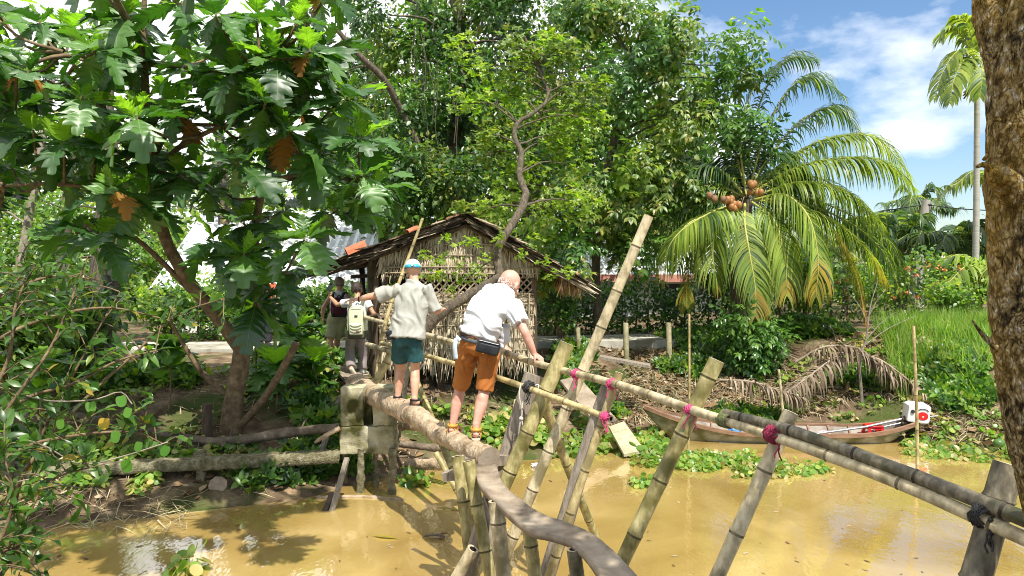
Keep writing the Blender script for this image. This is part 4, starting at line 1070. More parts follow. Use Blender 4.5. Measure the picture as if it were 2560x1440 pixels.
m.tube(bez([hem, wai, wai.lerp(che, .5), che, nec.lerp(che, .3), nec + V(0, 0, .02)], 18), list(zip(lerpl([.228, .21, .205, .225, .205, .08], 18), lerpl([.16, .15, .145, .145, .13, .07], 18))), n=24, sides=[mixv(V(1, 0, .02), ax_sh, i / 18) for i in range(19)])
for sh, el, f, rr_ in ((shL, elL, .82, (.07, .08, .088, .1)), (shR, elR, .9, (.07, .075, .078, .084))):
    e = sh.lerp(el, f) + V(0, 0, -.015); m.tube([sh.lerp(el, -.3), sh, sh.lerp(e, .5), e], list(rr_), n=16); m.ball(sh, .078)
link_mesh('t_shirt', remeshed(m, .0105, 3, (.032, V(-.25, 0, 1), 8.5, 2.3)), M_gshirt, o2)
m = MB(); m.tube(bez([wai + V(0, 0, -.02), pel, pel - V(0, 0, .07)], 8), list(zip(lerpl([.165, .18, .17], 8), lerpl([.125, .14, .12], 8))), n=20, sides=V(1, 0, 0))
for k in 'LR':
    an, kn, hp = feet[k]; e = hp.lerp(kn, .68) + V(.0, 0, 0); m.tube(bez([hp + V(0, 0, .03), hp.lerp(e, .5), e], 8), lerpl([.105, .105, .108], 8), n=16)
link_mesh('shorts', remeshed(m, .0105, 3, (.017, V(.1, 0, 1), 12, 3)), M_teal, o2)
m = MB(); n_ = 22
c0 = g2(0, 0, 0)
for i in range(8):      # cap: dome round the skull, with band and peak
    pass
rows = []
for i in range(9):
    th = math.radians(88) * i / 8; rows.append([g2(math.sin(th) * math.cos(a) * .091, math.sin(th) * math.sin(a) * .111 - .012, .03 + math.cos(th) * .098 - (0 if i < 8 else .012)) for a in np.linspace(0, 2 * math.pi, n_, endpoint=False)])
vs = [p for r_ in rows for p in r_]; m.add(vs, [(i * n_ + k, (i + 1) * n_ + k, (i + 1) * n_ + (k + 1) % n_, i * n_ + (k + 1) % n_) for i in range(8) for k in range(n_)])
pk = []
for z in (0, -.008):
    for rr in (.1, .15, .185): pk += [g2(math.cos(a) * min(rr, .1) * .95, .02 + math.sin(a) * rr * .98, .032 + z - (rr - .1) * .25) for a in np.linspace(math.radians(25), math.radians(155), 9)]
f_ = [(r_ * 9 + k, r_ * 9 + k + 1, (r_ + 1) * 9 + k + 1, (r_ + 1) * 9 + k) for r_ in (0, 1) for k in range(8)]
m.add(pk, f_ + [tuple(27 + i for i in reversed(f)) for f in f_])
cap_o = m.build('cap', M_wcap, o2)
m = MB()
for q in (-1, 1):       # blue sunglasses worn on the back of the cap
    strap(m, [g2(q * .012, -.134, .018), g2(q * .045, -.128, .022), g2(q * .08, -.09, .026)], .042, lambda p: p - c0, th=.004)
strap(m, [g2(-.02, -.138, .03), g2(.02, -.138, .03)], .01, V(0, -1, 0))
for q in (-1, 1): strap(m, [g2(q * .08, -.09, .03), g2(q * .097, -.02, .01), g2(q * .092, .03, .0)], .01, lambda p: p - c0)
m.build('sunglasses', M_bluelens, o2)
m = MB(); m.tube([wrL + V(.012, 0, 0), wrL + V(-.006, 0, 0)], .034, n=14); m.build('wristband', M_blackn, o2)
for k in 'LR':
    an = feet[k][0]; m = MB(); h = HD[k].normalized(); s_ = h.cross(V(0, 0, 1)); sole(m, an, HD[k], GZ[k], 1.1); b0 = V(an.x, an.y, GZ[k])
    for f, z in ((.02, .1), (.12, .055)):
        a_ = b0 + h * f; strap(m, [a_ - s_ * .05, a_ - s_ * .046 + V(0, 0, z * .6), a_ + V(0, 0, z), a_ + s_ * .046 + V(0, 0, z * .6), a_ + s_ * .05], .03, lambda p, a_=a_: p - a_ - V(0, 0, .02))
    a_ = b0 + V(0, 0, .075); strap(m, [a_ + h * (math.cos(t_) * .06 - .004) + s_ * math.sin(t_) * .05 for t_ in np.linspace(0, 2 * math.pi, 13)], .022, lambda p, a_=a_: p - a_)
    m.build('sandal', M_bsole, o2)
hp_ = thing('hip_pouch', 'small black pouch clipped at the left hip of the man in teal shorts', 'pouch', P(974, 838, 8.98))
rbox('pouch', P(974, 838, 8.98), (.085, .07, .12), Matrix.Rotation(-.25, 3, 'Y'), M_blackn, hp_, .025)
rbox('flap', P(973, 832, 8.945), (.07, .02, .05), Matrix.Rotation(-.25, 3, 'Y'), M_blackn, hp_, .008)

# ---------------- two walkers ahead with backpacks
def walker(o, Y, s, J, skin, shirt, lower, hairm, hair_len, fw, shoes, lower_long=False, sleeves=True, raised=None, gz=None, wr_amp=.01):
    m = MB(); p = lambda k: P(*J[k]) if len(J[k]) == 3 else P(*J[k], Y)
    gs = []
    for k in 'LR':
        hp, kn, an = p('hip' + k), p('kn' + k), p('an' + k); bone(m, hp, kn, [.09 * s, .08 * s, .066 * s, .056 * s]); bone(m, kn, an, [.054 * s, .058 * s, .056 * s, .046 * s, .036 * s])
        if raised == k: pass
        else: foot(m, an, fw, an.z - .075 * s, s)
    pel, wai, che, nec, hc = p('pel'), p('wai'), p('che'), p('nec'), p('head'); shL, shR = p('shL'), p('shR'); ax = (shR - shL).normalized()
    m.tube(bez([pel - V(0, 0, .05), pel, wai, che, nec], 14), list(zip(lerpl([.12, .155, .125, .15, .06], 14), lerpl([.1, .12, .1, .105, .055], 14))), n=18, sides=[mixv(V(1, 0, 0), ax, i / 14) for i in range(15)])
    m.tube([nec - V(0, 0, .04), nec, hc], [.06, .05, .05], n=12); g, ro = head(m, hc, V(0, .12, 1), fw, s * 1.05)
    for k, sh in (('L', shL), ('R', shR)):
        el, wr = p('el' + k), p('wr' + k); bone(m, sh, el, [.048, .044, .04, .038]); bone(m, el, wr, [.038, .04, .033, .026]); m.ball(sh, .052)
        hd = p('hd' + k) - wr; hand(m, wr, hd, V(0, .3, -1) if k == 'R' else V(.6, .5, .3), V(1 if k == 'L' else -1, 0, .3), [.35, .4, .45, .5], s=.95)
    link_mesh('body', remeshed(m, .0095, 3), skin, o); eyes(o, g, s * 1.05, M_eyes)
    m = MB(); m.tube(bez([wai - V(0, 0, .1), wai, che, che.lerp(nec, .65), nec + V(0, 0, .01)], 14), list(zip(lerpl([.165, .15, .175, .16, .075], 14), lerpl([.135, .12, .125, .11, .065], 14))), n=20, sides=[mixv(V(1, 0, 0), ax, i / 14) for i in range(15)])
    if sleeves:
        for k, sh in (('L', shL), ('R', shR)):
            el = p('el' + k); m.tube([sh.lerp(el, -.25), sh, sh.lerp(el, .5)], [.07, .075, .075], n=14); m.ball(sh, .07)
    link_mesh('t_shirt' if sleeves else 'tank_top', remeshed(m, .011, 4, (.01, V(.2, 0, 1), 11, 3)), shirt, o)
    m = MB(); m.tube(bez([wai - V(0, 0, .05), pel, pel - V(0, 0, .06)], 8), list(zip(lerpl([.15, .178, .165], 8), lerpl([.12, .14, .125], 8))), n=18, sides=V(1, 0, 0))
    for k in 'LR':
        hp, kn, an = p('hip' + k), p('kn' + k), p('an' + k)
        if lower_long: m.tube(bez([hp + V(0, 0, .03), kn, kn.lerp(an, .93)], 12), lerpl([.105, .088, .085, .085], 12), n=16)
        else: m.tube(bez([hp + V(0, 0, .03), hp.lerp(kn, .5), hp.lerp(kn, .86)], 8), lerpl([.105, .102, .1], 8), n=16)
    link_mesh('trousers' if lower_long else 'shorts', remeshed(m, .011, 4, (.01, V(.1, 0, 1), 12, 3)), lower, o)
    m = MB()      # hair cap
    for i in range(1): pass
    m.ball(g(0, -.02, .034), 1.05 * s, n=18, m=12, sq=(.086, .1, .093), rot=ro)
    for q in range(46):
        a = R.uniform(math.radians(175), math.radians(365)); z = R.uniform(-.02, .06)
        b0 = g(math.cos(a) * .08, math.sin(a) * .092 - .015, z); m.tube([b0, b0 + V(0, 0, -.03) + (b0 - g(0, 0, z)) * .1, b0 + V(0, 0, -hair_len) ], [.014, .014, .006], n=5)
    if hair_len > .06: m.ball(g(.0, -.125, .055), .038, n=12, m=9)
    link_mesh('hair', remeshed(m, .008, 2), hairm, o)
    for k in 'LR':
        an = p('an' + k); m = MB()
        if raised == k:
            tip = P(893, 946, Y - .08); d = (tip - an); L = d.length; d.normalize(); sd = V(1, 0, .1)
            m.tube([an - d * .03, an, an + d * L * .35, an + d * L * .7, an + d * L], [(.03, .03), (.04, .042), (.036, .03), (.044, .026), (.028, .014)], n=12, sides=sd)
            q = [an + d * f + V(0, -.04 + f * .06, 0) for f in (0, .06, .12, .17, .2)]; m.tube(q, [(.02, .012), (.034, .012), (.032, .012), (.042, .012), (.028, .01)], n=10, sides=sd, mi=1)
        else:
            h = Vector(fw).normalized(); gz_ = an.z - .075 * s; foot(m, an, fw, gz_, s * 1.12); sole(m, an, fw, gz_, 1.05 * s, mi=1); m.tube([an + V(0, 0, .02), an - V(0, 0, .04)], [.045, .046], n=12)
        m.build('shoe', shoes, o)
    return g, shL, shR, che, pel
M_shoeb = [plain('black_shoe', (.02, .02, .024), .6), plain('dark_sole', (.06, .06, .06), .8)]; M_shoew = [plain('cream_shoe', (.55, .52, .42), .7), M_sole]
o3 = thing('person', 'person in white T-shirt and mauve trousers holding up a phone, cream backpack on', 'person', P(895, 938, 12.6))
Y3 = 12.65
J = dict(hipL=(880, 838), hipR=(902, 838), knL=(874, 884, 12.75), knR=(906, 886, 12.8), anL=(878, 922, 12.5), anR=(905, 926, 12.75), pel=(891, 832), wai=(891, 812), che=(893, 775), nec=(893, 746), head=(893, 724, 12.75), shL=(869, 757), shR=(918, 757), elL=(843, 762, 12.75), wrL=(826, 743, 12.85), hdL=(820, 728, 12.85), elR=(933, 783, 12.6), wrR=(941, 790, 12.85), hdR=(946, 795, 12.95))
g3 = walker(o3, Y3, .98, J, M_skin_tan, M_wshirt, M_mauve, M_hairb, .05, V(.25, 1, -.05), M_shoew, lower_long=True, raised='L')
o4 = thing('person', 'grey-haired person in white tank top and khaki shorts at the far end of the walkway', 'person', P(838, 905, 13.8))
Y4 = 13.85
J = dict(hipL=(831, 805), hipR=(852, 805), knL=(825, 850, 13.8), knR=(843, 848, 14.0), anL=(829, 889, 13.7), anR=(840, 882, 14.1), pel=(842, 798), wai=(845, 780), che=(848, 755), nec=(848, 728), head=(848, 709), shL=(827, 741), shR=(869, 741), elL=(808, 769), wrL=(807, 792), hdL=(807, 808), elR=(878, 769, 13.95), wrR=(874, 788, 14.1), hdR=(872, 800, 14.2))
g4 = walker(o4, Y4, 1.0, J, M_skin_red, M_wshirt, M_khaki, M_hairg, .03, V(-.02, 1, -.05), M_shoeb, sleeves=False)
def backpack(name, label, c, w_, h_, d_, mt, mt2, shs, che, details=True):
    t_ = thing(name, label, 'backpack', c - V(0, 0, h_ / 2))
    m = MB(); rows = []
    for i in range(13):
        u = i / 12; k = (math.sin(math.pi * min(1, max(0, .12 + u * .8))) ** .35) if u > .5 else 1.0; k *= (.86 + .14 * min(1, u * 5)); z = (u - .5) * h_
        kk = k if u < .97 else k * .75
        ring = []
        for a in np.linspace(0, 2 * math.pi, 20, endpoint=False):
            e = .55; x = math.copysign(abs(math.cos(a)) ** e, math.cos(a)); y = math.copysign(abs(math.sin(a)) ** e, math.sin(a))
            ring.append(c + V(x * w_ / 2 * kk, y * d_ / 2 * kk * (1.1 - .35 * u), z) + V(1, 1, 1) * (.006 * noise.noise((x * 2, u * 6, y))))
        rows += ring
    fs = [(i * 20 + k, i * 20 + (k + 1) % 20, (i + 1) * 20 + (k + 1) % 20, (i + 1) * 20 + k) for i in range(12) for k in range(20)] + [tuple(range(19, -1, -1)), tuple(240 + k for k in range(20))]
    m.add(rows, fs, 0); m.m[:60] = [1] * 60 if mt2 else m.m[:60]
    m.build('bag', [mt, mt2 or mt], t_)
    rbox('pocket', c + V(.0, -d_ * .52, -h_ * .2), (w_ * .68, .06, h_ * .36), None, mt, t_, .028)
    for k, sh in enumerate(shs):
        m = MB(); x = (sh.x - c.x) * .62; strap(m, [c + V(x * .8, -d_ * .1, h_ * .42), c + V(x, d_ * .35, h_ * .5 + .05), V(c.x + x * 1.05, sh.y + .02, sh.z + .085), V(c.x + x * 1.1, sh.y + .13, sh.z - .02), V(c.x + x * 1.4, sh.y + .06, c.z - h_ * .3)], .05, lambda p, sh=sh: V(0, p.y - sh.y - .03, .6), th=.006); m.build('shoulder_strap', mt2 or mt, t_)
    if details:
        m = MB(); f = c + V(0, -d_ * .52 - .034, -h_ * .2)
        for zz in (.07, .02, -.03): m.tube(bez([f + V(-.09, 0, zz), f + V(-.04, -.004, zz - .02), f + V(.04, -.004, zz - .018), f + V(.09, 0, zz + .004)], 10), .004, n=5)
        for sx in (-1, 1): m.tube(bez([c + V(sx * .13, -d_ * .42, .22), c + V(sx * .125, -d_ * .5, .05), c + V(sx * .12, -d_ * .52, -.16)], 8), .004, n=5)
        m.tube(bez([c + V(-.09, -d_ * .4, h_ * .44), c + V(0, -d_ * .44, h_ * .47), c + V(.09, -d_ * .4, h_ * .44)], 8), .004, n=5)
        m.build('cord', plain('dark_green_cord', (.09, .10, .06), .8), t_)
        m = MB(); f = c + V(.035, -d_ * .52 - .036, -h_ * .27); m.add([f + V(-.03, 0, -.02), f + V(.03, 0, -.02), f + V(.03, 0, .004), f + V(0, 0, .028), f + V(-.03, 0, .004), *[f + V(x, .008, z) for x, z in ((-.03, -.02), (.03, -.02), (.03, .004), (0, .028), (-.03, .004))]], [(0, 1, 2, 3, 4), (0, 5, 6, 1), (1, 6, 7, 2), (2, 7, 8, 3), (3, 8, 9, 4), (4, 9, 5, 0)]); m.build('patch', plain('brown_leather', (.2, .09, .05), .7), t_)
        m = MB(); m.box(c + V(0, -d_ * .46, h_ * .2), (.05, .012, .025)); m.build('badge', plain('grey_badge', (.14, .14, .13), .6), t_)
    m = MB(); m.tube(bez([c + V(-.04, d_ * .2, h_ * .48), c + V(0, d_ * .2, h_ * .48 + .05), c + V(.04, d_ * .2, h_ * .48)], 8), .009, n=6); m.build('grab_handle', mt2 or mt, t_)
M_cream = cloth('cream_canvas', (.50, .52, .36), (.62, .64, .46)); M_dkol = cloth('dark_olive_base', (.07, .07, .045), (.13, .13, .09)); M_maroonc = cloth('maroon_nylon', (.035, .007, .014), (.09, .014, .03), rough=.6)
backpack('backpack', 'cream canvas backpack with dark base and little brown patch', P(893, 805, 12.42), .33, .56, .2, M_cream, M_dkol, (g3[1], g3[2]), g3[3])
backpack('backpack', 'small maroon backpack on the person in khaki shorts', P(847, 768, 13.62), .30, .36, .16, M_maroonc, M_blackn, (g4[1], g4[2]), g4[3], details=False)
ph = thing('phone', 'dark phone held up in a raised left hand', 'phone', P(826, 724, 12.8)); ro = Matrix.Rotation(math.radians(28), 3, 'Y')
rbox('case', P(826, 717, 12.8), (.085, .014, .165), ro, plain('dark_green_case', (.03, .045, .04), .5), ph, .006); rbox('camera_bump', P(826, 717, 12.8) + ro @ V(-.015, -.009, .05), (.032, .008, .034), ro, plain('lens_glass', (.01, .01, .012), .2), ph, .003)

# ---------------- a fifth person on the path, mostly behind the breadfruit leaves
o5 = thing('person', 'person in orange top and dark trousers standing on the path behind the breadfruit tree', 'person', P(660, 862, 15.6))
Y5 = 15.7
J = dict(hipL=(650, 785), hipR=(672, 785), knL=(650, 822), knR=(672, 822), anL=(652, 856), anR=(668, 856), pel=(661, 778), wai=(661, 760), che=(662, 730), nec=(662, 706), head=(662, 690), shL=(643, 716), shR=(682, 716), elL=(634, 745), wrL=(634, 768, 15.6), hdL=(635, 780, 15.55), elR=(692, 745), wrR=(692, 770, 15.6), hdR=(692, 782, 15.55))
M_orangetop = cloth('orange_shirt', (.45, .10, .05), (.58, .16, .08)); M_darktr = cloth('dark_trousers', (.02, .02, .025), (.05, .05, .06))
walker(o5, Y5, 1.0, J, M_skin_tan, M_orangetop, M_darktr, M_hairb, .03, V(.6, -.8, 0), M_shoeb, lower_long=True)
# ================================================================== foliage tools
def T_leaf(w=.2, fold=.06, droop=.12):
    """pointed leaf, midrib along +Y, length 1"""
    v = [(0, 0, 0), (0, .38, 0), (0, .74, -.35 * droop), (0, 1, -droop), (-w, .36, fold), (w, .36, fold), (-w * .72, .70, fold * .7 - .3 * droop), (w * .72, .70, fold * .7 - .3 * droop)]
    f = [(0, 1, 4), (0, 5, 1), (4, 1, 2), (4, 2, 6), (1, 5, 7), (1, 7, 2), (6, 2, 3), (2, 7, 3)]
    return np.array(v, np.float32), np.array(f, np.int32)
def T_small(w=.26, fold=.08):
    v = [(0, 0, 0), (-w, .45, fold), (w, .45, fold), (0, 1, -.05)]
    return np.array(v, np.float32), np.array([(0, 3, 1), (0, 2, 3)], np.int32)
def join(parts):
    vs, fs, b = [], [], 0
    for v, f in parts: vs.append(v); fs.append(f + b); b += len(v)
    return np.concatenate(vs), np.concatenate(fs)
def xf(T, ry=0, rz=0, rx=0, s=1.0, loc=(0, 0, 0)):
    m = np.array(Matrix.Rotation(rz, 3, 'Z') @ Matrix.Rotation(rx, 3, 'X') @ Matrix.Rotation(ry, 3, 'Y'), np.float32)
    return (T[0] * s) @ m.T + np.array(loc, np.float32), T[1]
def T_sprig(n=7, lw=.22, ll=.42, ang=1.0, droop=.25):
    """twig with leaflets in pairs and one at the tip"""
    lf = T_leaf(lw, .07, .15); ps = []
    k = n // 2
    for i in range(k):
        y = .15 + .65 * i / max(1, k - 1)
        for s in (-1, 1): ps.append(xf(lf, rz=-s * ang * (1.1 - .4 * i / k), rx=-.15 - R.random() * .3, s=ll * R.uniform(.85, 1.1), loc=(0, y, -droop * y * y)))
    ps.append(xf(lf, rx=-.3, s=ll, loc=(0, .8, -droop * .64)))
    w_ = .008; st = (np.array([(-w_, 0, 0), (w_, 0, 0), (w_, .45, -droop * .2), (-w_, .45, -droop * .2), (w_, .85, -droop * .7), (-w_, .85, -droop * .7)], np.float32), np.array([(0, 1, 2), (0, 2, 3), (3, 2, 4), (3, 4, 5)], np.int32))
    return join(ps + [st])
def T_rosette(n=6, w=.24):
    lf = T_leaf(w, .06, .1); return join([xf(lf, rz=2 * math.pi * i / n + R.uniform(-.3, .3), rx=R.uniform(-.1, .7), s=R.uniform(.7, 1.1)) for i in range(n)])
def T_bread(droop=.3, cup=.1, nl=6):
    """deeply lobed breadfruit leaf"""
    wob = [R.uniform(.82, 1.14) for _ in range(nl)]; rip = R.uniform(0, 6); bend = R.uniform(-.1, .1)
    steps = nl * 4
    out = []
    for i in range(steps + 1):
        t_ = i / steps; env = (math.sin(math.pi * min(1, .09 + t_ * .88)) ** .75) * .44 * (1.12 - .3 * abs(t_ - .45))
        ph_ = (t_ * nl) % 1.0; lobe = (.52 + .48 * ph_ / .75 if ph_ <= .76 else .52 + .1 * (1 - ph_)) if .04 < t_ < .97 else .5
        wd = env * max(.42, lobe) * wob[min(int(t_ * nl), nl - 1)]; fwd = .26 * wd / .4 * (.35 + .65 * lobe)
        out.append((wd, t_ + fwd * .9))
    out[-1] = (0.004, 1.0); out[0] = (.006, 0)
    vs = []; fs = []
    for i, (wd, y) in enumerate(out):
        t_ = i / steps; z = -droop * t_ * t_ + .03 * math.sin(t_ * 9 + rip)
        vs += [(0, t_, z), (-wd * .5, (t_ + y) / 2, z + cup * wd * .9), (-wd, y, z + cup * wd * .4 - wd * .12), (wd * .5, (t_ + y) / 2, z + cup * wd * .9), (wd, y, z + cup * wd * .4 - wd * .12)]
    for i in range(steps):
        a, b = i * 5, i * 5 + 5
        for (p, q) in ((0, 1), (1, 2)): fs += [(a + p, b + p, b + q), (a + p, b + q, a + q)]
        for (p, q) in ((0, 3), (3, 4)): fs += [(a + q, b + q, b + p), (a + q, b + p, a + p)]
    vs = [(x + bend * y * y, y, z + .035 * math.sin(y * 14 + rip + (2 if x > 0 else 0)) * abs(x) * 3) for x, y, z in vs]
    ml = .007; k = len(vs)
    for i in range(0, 11):
        t_ = i / 10; zz = -droop * t_ * t_ + .03 * math.sin(t_ * 9 + rip) + .008; bx = bend * t_ * t_; vs += [(bx - ml * (1.2 - t_), t_, zz), (bx + ml * (1.2 - t_), t_, zz)]
    nv = len(vs); pet = [(-.008, -.12, -.01), (.008, -.12, -.01)]; vs += pet
    rib = []
    for i in range(10): a = k + i * 2; rib += [(a, a + 1, a + 3), (a, a + 3, a + 2)]
    rib += [(nv, nv + 1, k + 1), (nv, k + 1, k)]
    return np.array(vs, np.float32), np.array(fs + rib, np.int32), len(fs)

class Leaves:
    """many leaf templates placed in one mesh"""
    def __init__(s): s.v, s.f, s.m, s.n = [], [], [], 0
    def add(s, T, pos, dirs, norms, scale, mi=0, rib_mi=None):
        tv, tf = T[0], T[1]
        pos = np.asarray(pos, np.float32).reshape(-1, 3); N = len(pos)
        if N == 0: return
        y = np.asarray(dirs, np.float32).reshape(-1, 3); y = y / (np.linalg.norm(y, axis=1, keepdims=True) + 1e-9)
        z = np.asarray(norms, np.float32).reshape(-1, 3)
        x = np.cross(y, z); x /= (np.linalg.norm(x, axis=1, keepdims=True) + 1e-6); z = np.cross(x, y)
        sc = np.asarray(scale, np.float32).reshape(-1, 1, 1) * np.ones((N, 1, 1), np.float32)
        M = np.stack([x, y, z], axis=2)                       # columns
        vv = np.einsum('nij,kj->nki', M, tv) * sc + pos[:, None, :]
        s.v.append(vv.reshape(-1, 3)); k = len(tv)
        ff = tf[None] + (np.arange(N, dtype=np.int32) * k)[:, None, None] + s.n
        s.f.append(ff.reshape(-1, 3)); s.n += N * k
        mm = np.full(len(tf), 0, np.int32) if rib_mi is None else np.array([0] * T[2] + [1] * (len(tf) - T[2]), np.int32)
        mi = np.asarray(mi) * np.ones(N, np.int32)
        if rib_mi is None: s.m.append(np.repeat(mi, len(tf)))
        else: s.m.append(np.where(np.tile(mm, N) == 1, rib_mi, np.repeat(mi, len(tf))))
    def raw(s, v, f, mi=0):
        v = np.asarray(v, np.float32); f = np.asarray(f, np.int32); s.v.append(v); s.f.append(f + s.n); s.n += len(v); s.m.append(np.full(len(f), mi, np.int32))
    def build(s, name, mats, parent=None, smooth=True):
        v = np.concatenate(s.v); f = np.concatenate(s.f); mi = np.concatenate(s.m).astype(np.int32)
        me = bpy.data.meshes.new(name); me.vertices.add(len(v)); me.vertices.foreach_set('co', v.reshape(-1).astype(np.float32))
        me.loops.add(len(f) * 3); me.loops.foreach_set('vertex_index', f.reshape(-1).astype(np.int32))
        me.polygons.add(len(f)); me.polygons.foreach_set('loop_start', np.arange(0, len(f) * 3, 3, dtype=np.int32)); me.polygons.foreach_set('loop_total', np.full(len(f), 3, np.int32))
        me.polygons.foreach_set('material_index', mi); me.update(calc_edges=True); me.validate()
        return link_mesh(name, me, mats, parent, smooth)
def rnd(n, s=1.0): return NR.normal(0, s, (n, 3)).astype(np.float32)
def inball(n, r):
    d = rnd(n); d /= np.linalg.norm(d, axis=1, keepdims=True); return d * (NR.random((n, 1)) ** .42) * np.array(r)
def clump(L, T, c, r, n, size, mi=0, droop=.3, up=.8, flat_=.8, out=.8):
    """leaf cluster: leaves spread through a ball, pointing outward and drooping"""
    o = inball(n, (r, r, r * flat_)); d = o / (r + 1e-6) * out + rnd(n, .5); d[:, 2] -= droop
    nn = rnd(n, .45); nn[:, 2] += up; nn += o / (r + 1e-6) * .35 + np.array(sdir, np.float32) * .8
    L.add(T, np.array(c, np.float32) + o, d, nn, size * NR.uniform(.65, 1.2, n), mi)
def PY(px, py, Y): return P(px, py, Y)
def lobes_to_clumps(lobes, step, jitter=.45, shell=0.0):
    """lobes (px,py,Y,rx_px,ry_px[,rY]) -> clump centres roughly step metres apart"""
    out = []
    for lb in lobes:
        px, py, Y, rx, ry = lb[:5]; c = P(px, py, Y); k = Y / FPX; ex, ez = rx * k, ry * k; ey = lb[5] if len(lb) > 5 else min(ex, ez) * .8
        n = max(2, int(1.9 * ex * ez * max(.6, ey) / step ** 3 * 1.0)); tries = 0; mine = []
        while len(mine) < n and tries < n * 12:
            tries += 1; d = Vector((R.gauss(0, 1), R.gauss(0, 1), R.gauss(0, 1))).normalized() * (R.random() ** .4)
            p = c + Vector((d.x * ex, d.y * ey, d.z * ez))
            if all((p - q).length > step * .62 for q in mine): mine.append(p)
        out += mine
    return out
def branch_net(m, trunk, cl, r=.03, n=None, sag=.1, mi=0):
    """thin limbs from the trunk line out to clump centres"""
    tp = [Vector(p) for p in trunk]
    if n and len(cl) > n: cl = R.sample(cl, n)
    for c in cl:
        best = min(tp, key=lambda p: (p - c).length + max(0, p.z - c.z + .2) * 2.0)
        dd = c - best; L = dd.length
        q = best + dd * .5 + Vector((R.uniform(-.12, .12) * L, R.uniform(-.12, .12) * L, sag * L))
        pts = bez([best, q, c], 8); m.tube([p + Vector((R.uniform(-1, 1), R.uniform(-1, 1), R.uniform(-1, 1))) * .012 * L for p in pts], lerpl([min(r, .012 + .012 * L), r * .55, .006], 8), n=5, mi=mi, caps=False)
M_bark_d = mat('dark_bark', [(.25, (.035, .028, .02)), (.5, (.10, .08, .055)), (.75, (.2, .165, .12))], scale=9, stretch=(2.5, 2.5, .7), rough=.9, bump=.9, bscale=18, bdist=.03)
M_bark_g = mat('grey_bark', [(.25, (.10, .085, .065)), (.5, (.22, .185, .14)), (.75, (.36, .31, .25))], scale=7, stretch=(2, 2, .8), rough=.9, bump=.8, bscale=20, bdist=.02)
M_bark_b = mat('brown_bark', [(.25, (.06, .04, .022)), (.5, (.16, .11, .06)), (.75, (.30, .22, .13))], scale=10, rough=.9, bump=.6, bscale=40, bdist=.015)
G = leafmat
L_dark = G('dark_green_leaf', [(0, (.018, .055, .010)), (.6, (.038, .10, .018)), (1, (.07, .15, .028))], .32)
L_mid = G('mid_green_leaf', [(0, (.045, .115, .016)), (.6, (.09, .20, .028)), (1, (.17, .29, .04))], .4)
L_brt = G('bright_green_leaf', [(0, (.10, .19, .02)), (.5, (.18, .29, .03)), (.85, (.27, .35, .04)), (1, (.36, .36, .05))], .48)
L_olv = G('olive_leaf', [(0, (.055, .11, .017)), (.5, (.12, .20, .03)), (.8, (.21, .27, .04)), (1, (.30, .27, .07))], .38)
L_gloss = G('glossy_leaf', [(0, (.026, .08, .017)), (.6, (.06, .145, .03)), (1, (.10, .21, .036))], .3, rough=.3, spec=.6)
T1, T2, T3 = T_leaf(.2), T_leaf(.28, .05, .1), T_small()
TS7, TS5, TR = T_sprig(7), T_sprig(5, .3, .45), T_rosette(6, .26)
def tree(name, label, trunk, lobes, mats, T, size, per, step=.75, cr=.5, bark=None, group=None, cat='tree', droop=.3, nb=26, br_r=.035, mi_w=None, extra=None, cnt=None, up=.8):
    """trunk: list of (px,py,Y,r)"""
    tp = [P(a, b_, c) for a, b_, c, d in trunk]; base = tp[0]
    t_ = thing(name, label, cat, base, group); m = MB()
    c = bez(tp, 24); m.tube(c, lerpl([x[3] for x in trunk], 24), n=10, lump=.06)
    cl = lobes_to_clumps(lobes, step)
    branch_net(m, c[6:] if len(c) > 10 else c, cl, r=br_r, n=nb)
    if extra: extra(m)
    m.build('trunk', bark or M_bark_d, t_)
    L = Leaves()
    for p in cl:
        k = NR.choice(len(mats), p=mi_w) if mi_w else NR.integers(len(mats))
        s_ = R.uniform(.75, 1.25); clump(L, T if not isinstance(T, list) else T[k % len(T)], p, cr * s_, int(per * s_ * s_), size, k, droop=droop, up=up)
    L.build('crown', mats, t_); return t_, cl
def shrub(name, label, c, r, h, n, T, size, mats, cat='shrub', group=None, stems=7, mi_w=None, droop=.1, base=None):
    """bushy plant: c base point, r radius, h height"""
    c = Vector(c); t_ = thing(name, label, cat, c, group); m = MB(); L = Leaves(); tips = []
    for i in range(stems):
        a = R.uniform(0, 6.28); e = c + V(math.cos(a) * r * R.uniform(.3, .9), math.sin(a) * r * R.uniform(.3, .9), h * R.uniform(.55, .98)); pts = bez([c + V(R.uniform(-.05, .05), R.uniform(-.05, .05), -.05), c.lerp(e, .5) + V(0, 0, h * .12), e], 7)
        m.tube(pts, lerpl([.018, .012, .005], 7), n=5, caps=False); tips += pts[2:]
    m.build('stem', M_bark_b, t_)
    k = 0
    nc = max(6, int(len(tips) * 1.0)); per = max(4, n // nc)
    for p in tips:
        clump(L, T, p + V(R.uniform(-.1, .1), R.uniform(-.1, .1), R.uniform(-.05, .1)), max(.16, r * .38), per, size, NR.choice(len(mats), p=mi_w) if mi_w else NR.integers(len(mats)), droop=droop)
    L.build('foliage', mats, t_); return t_
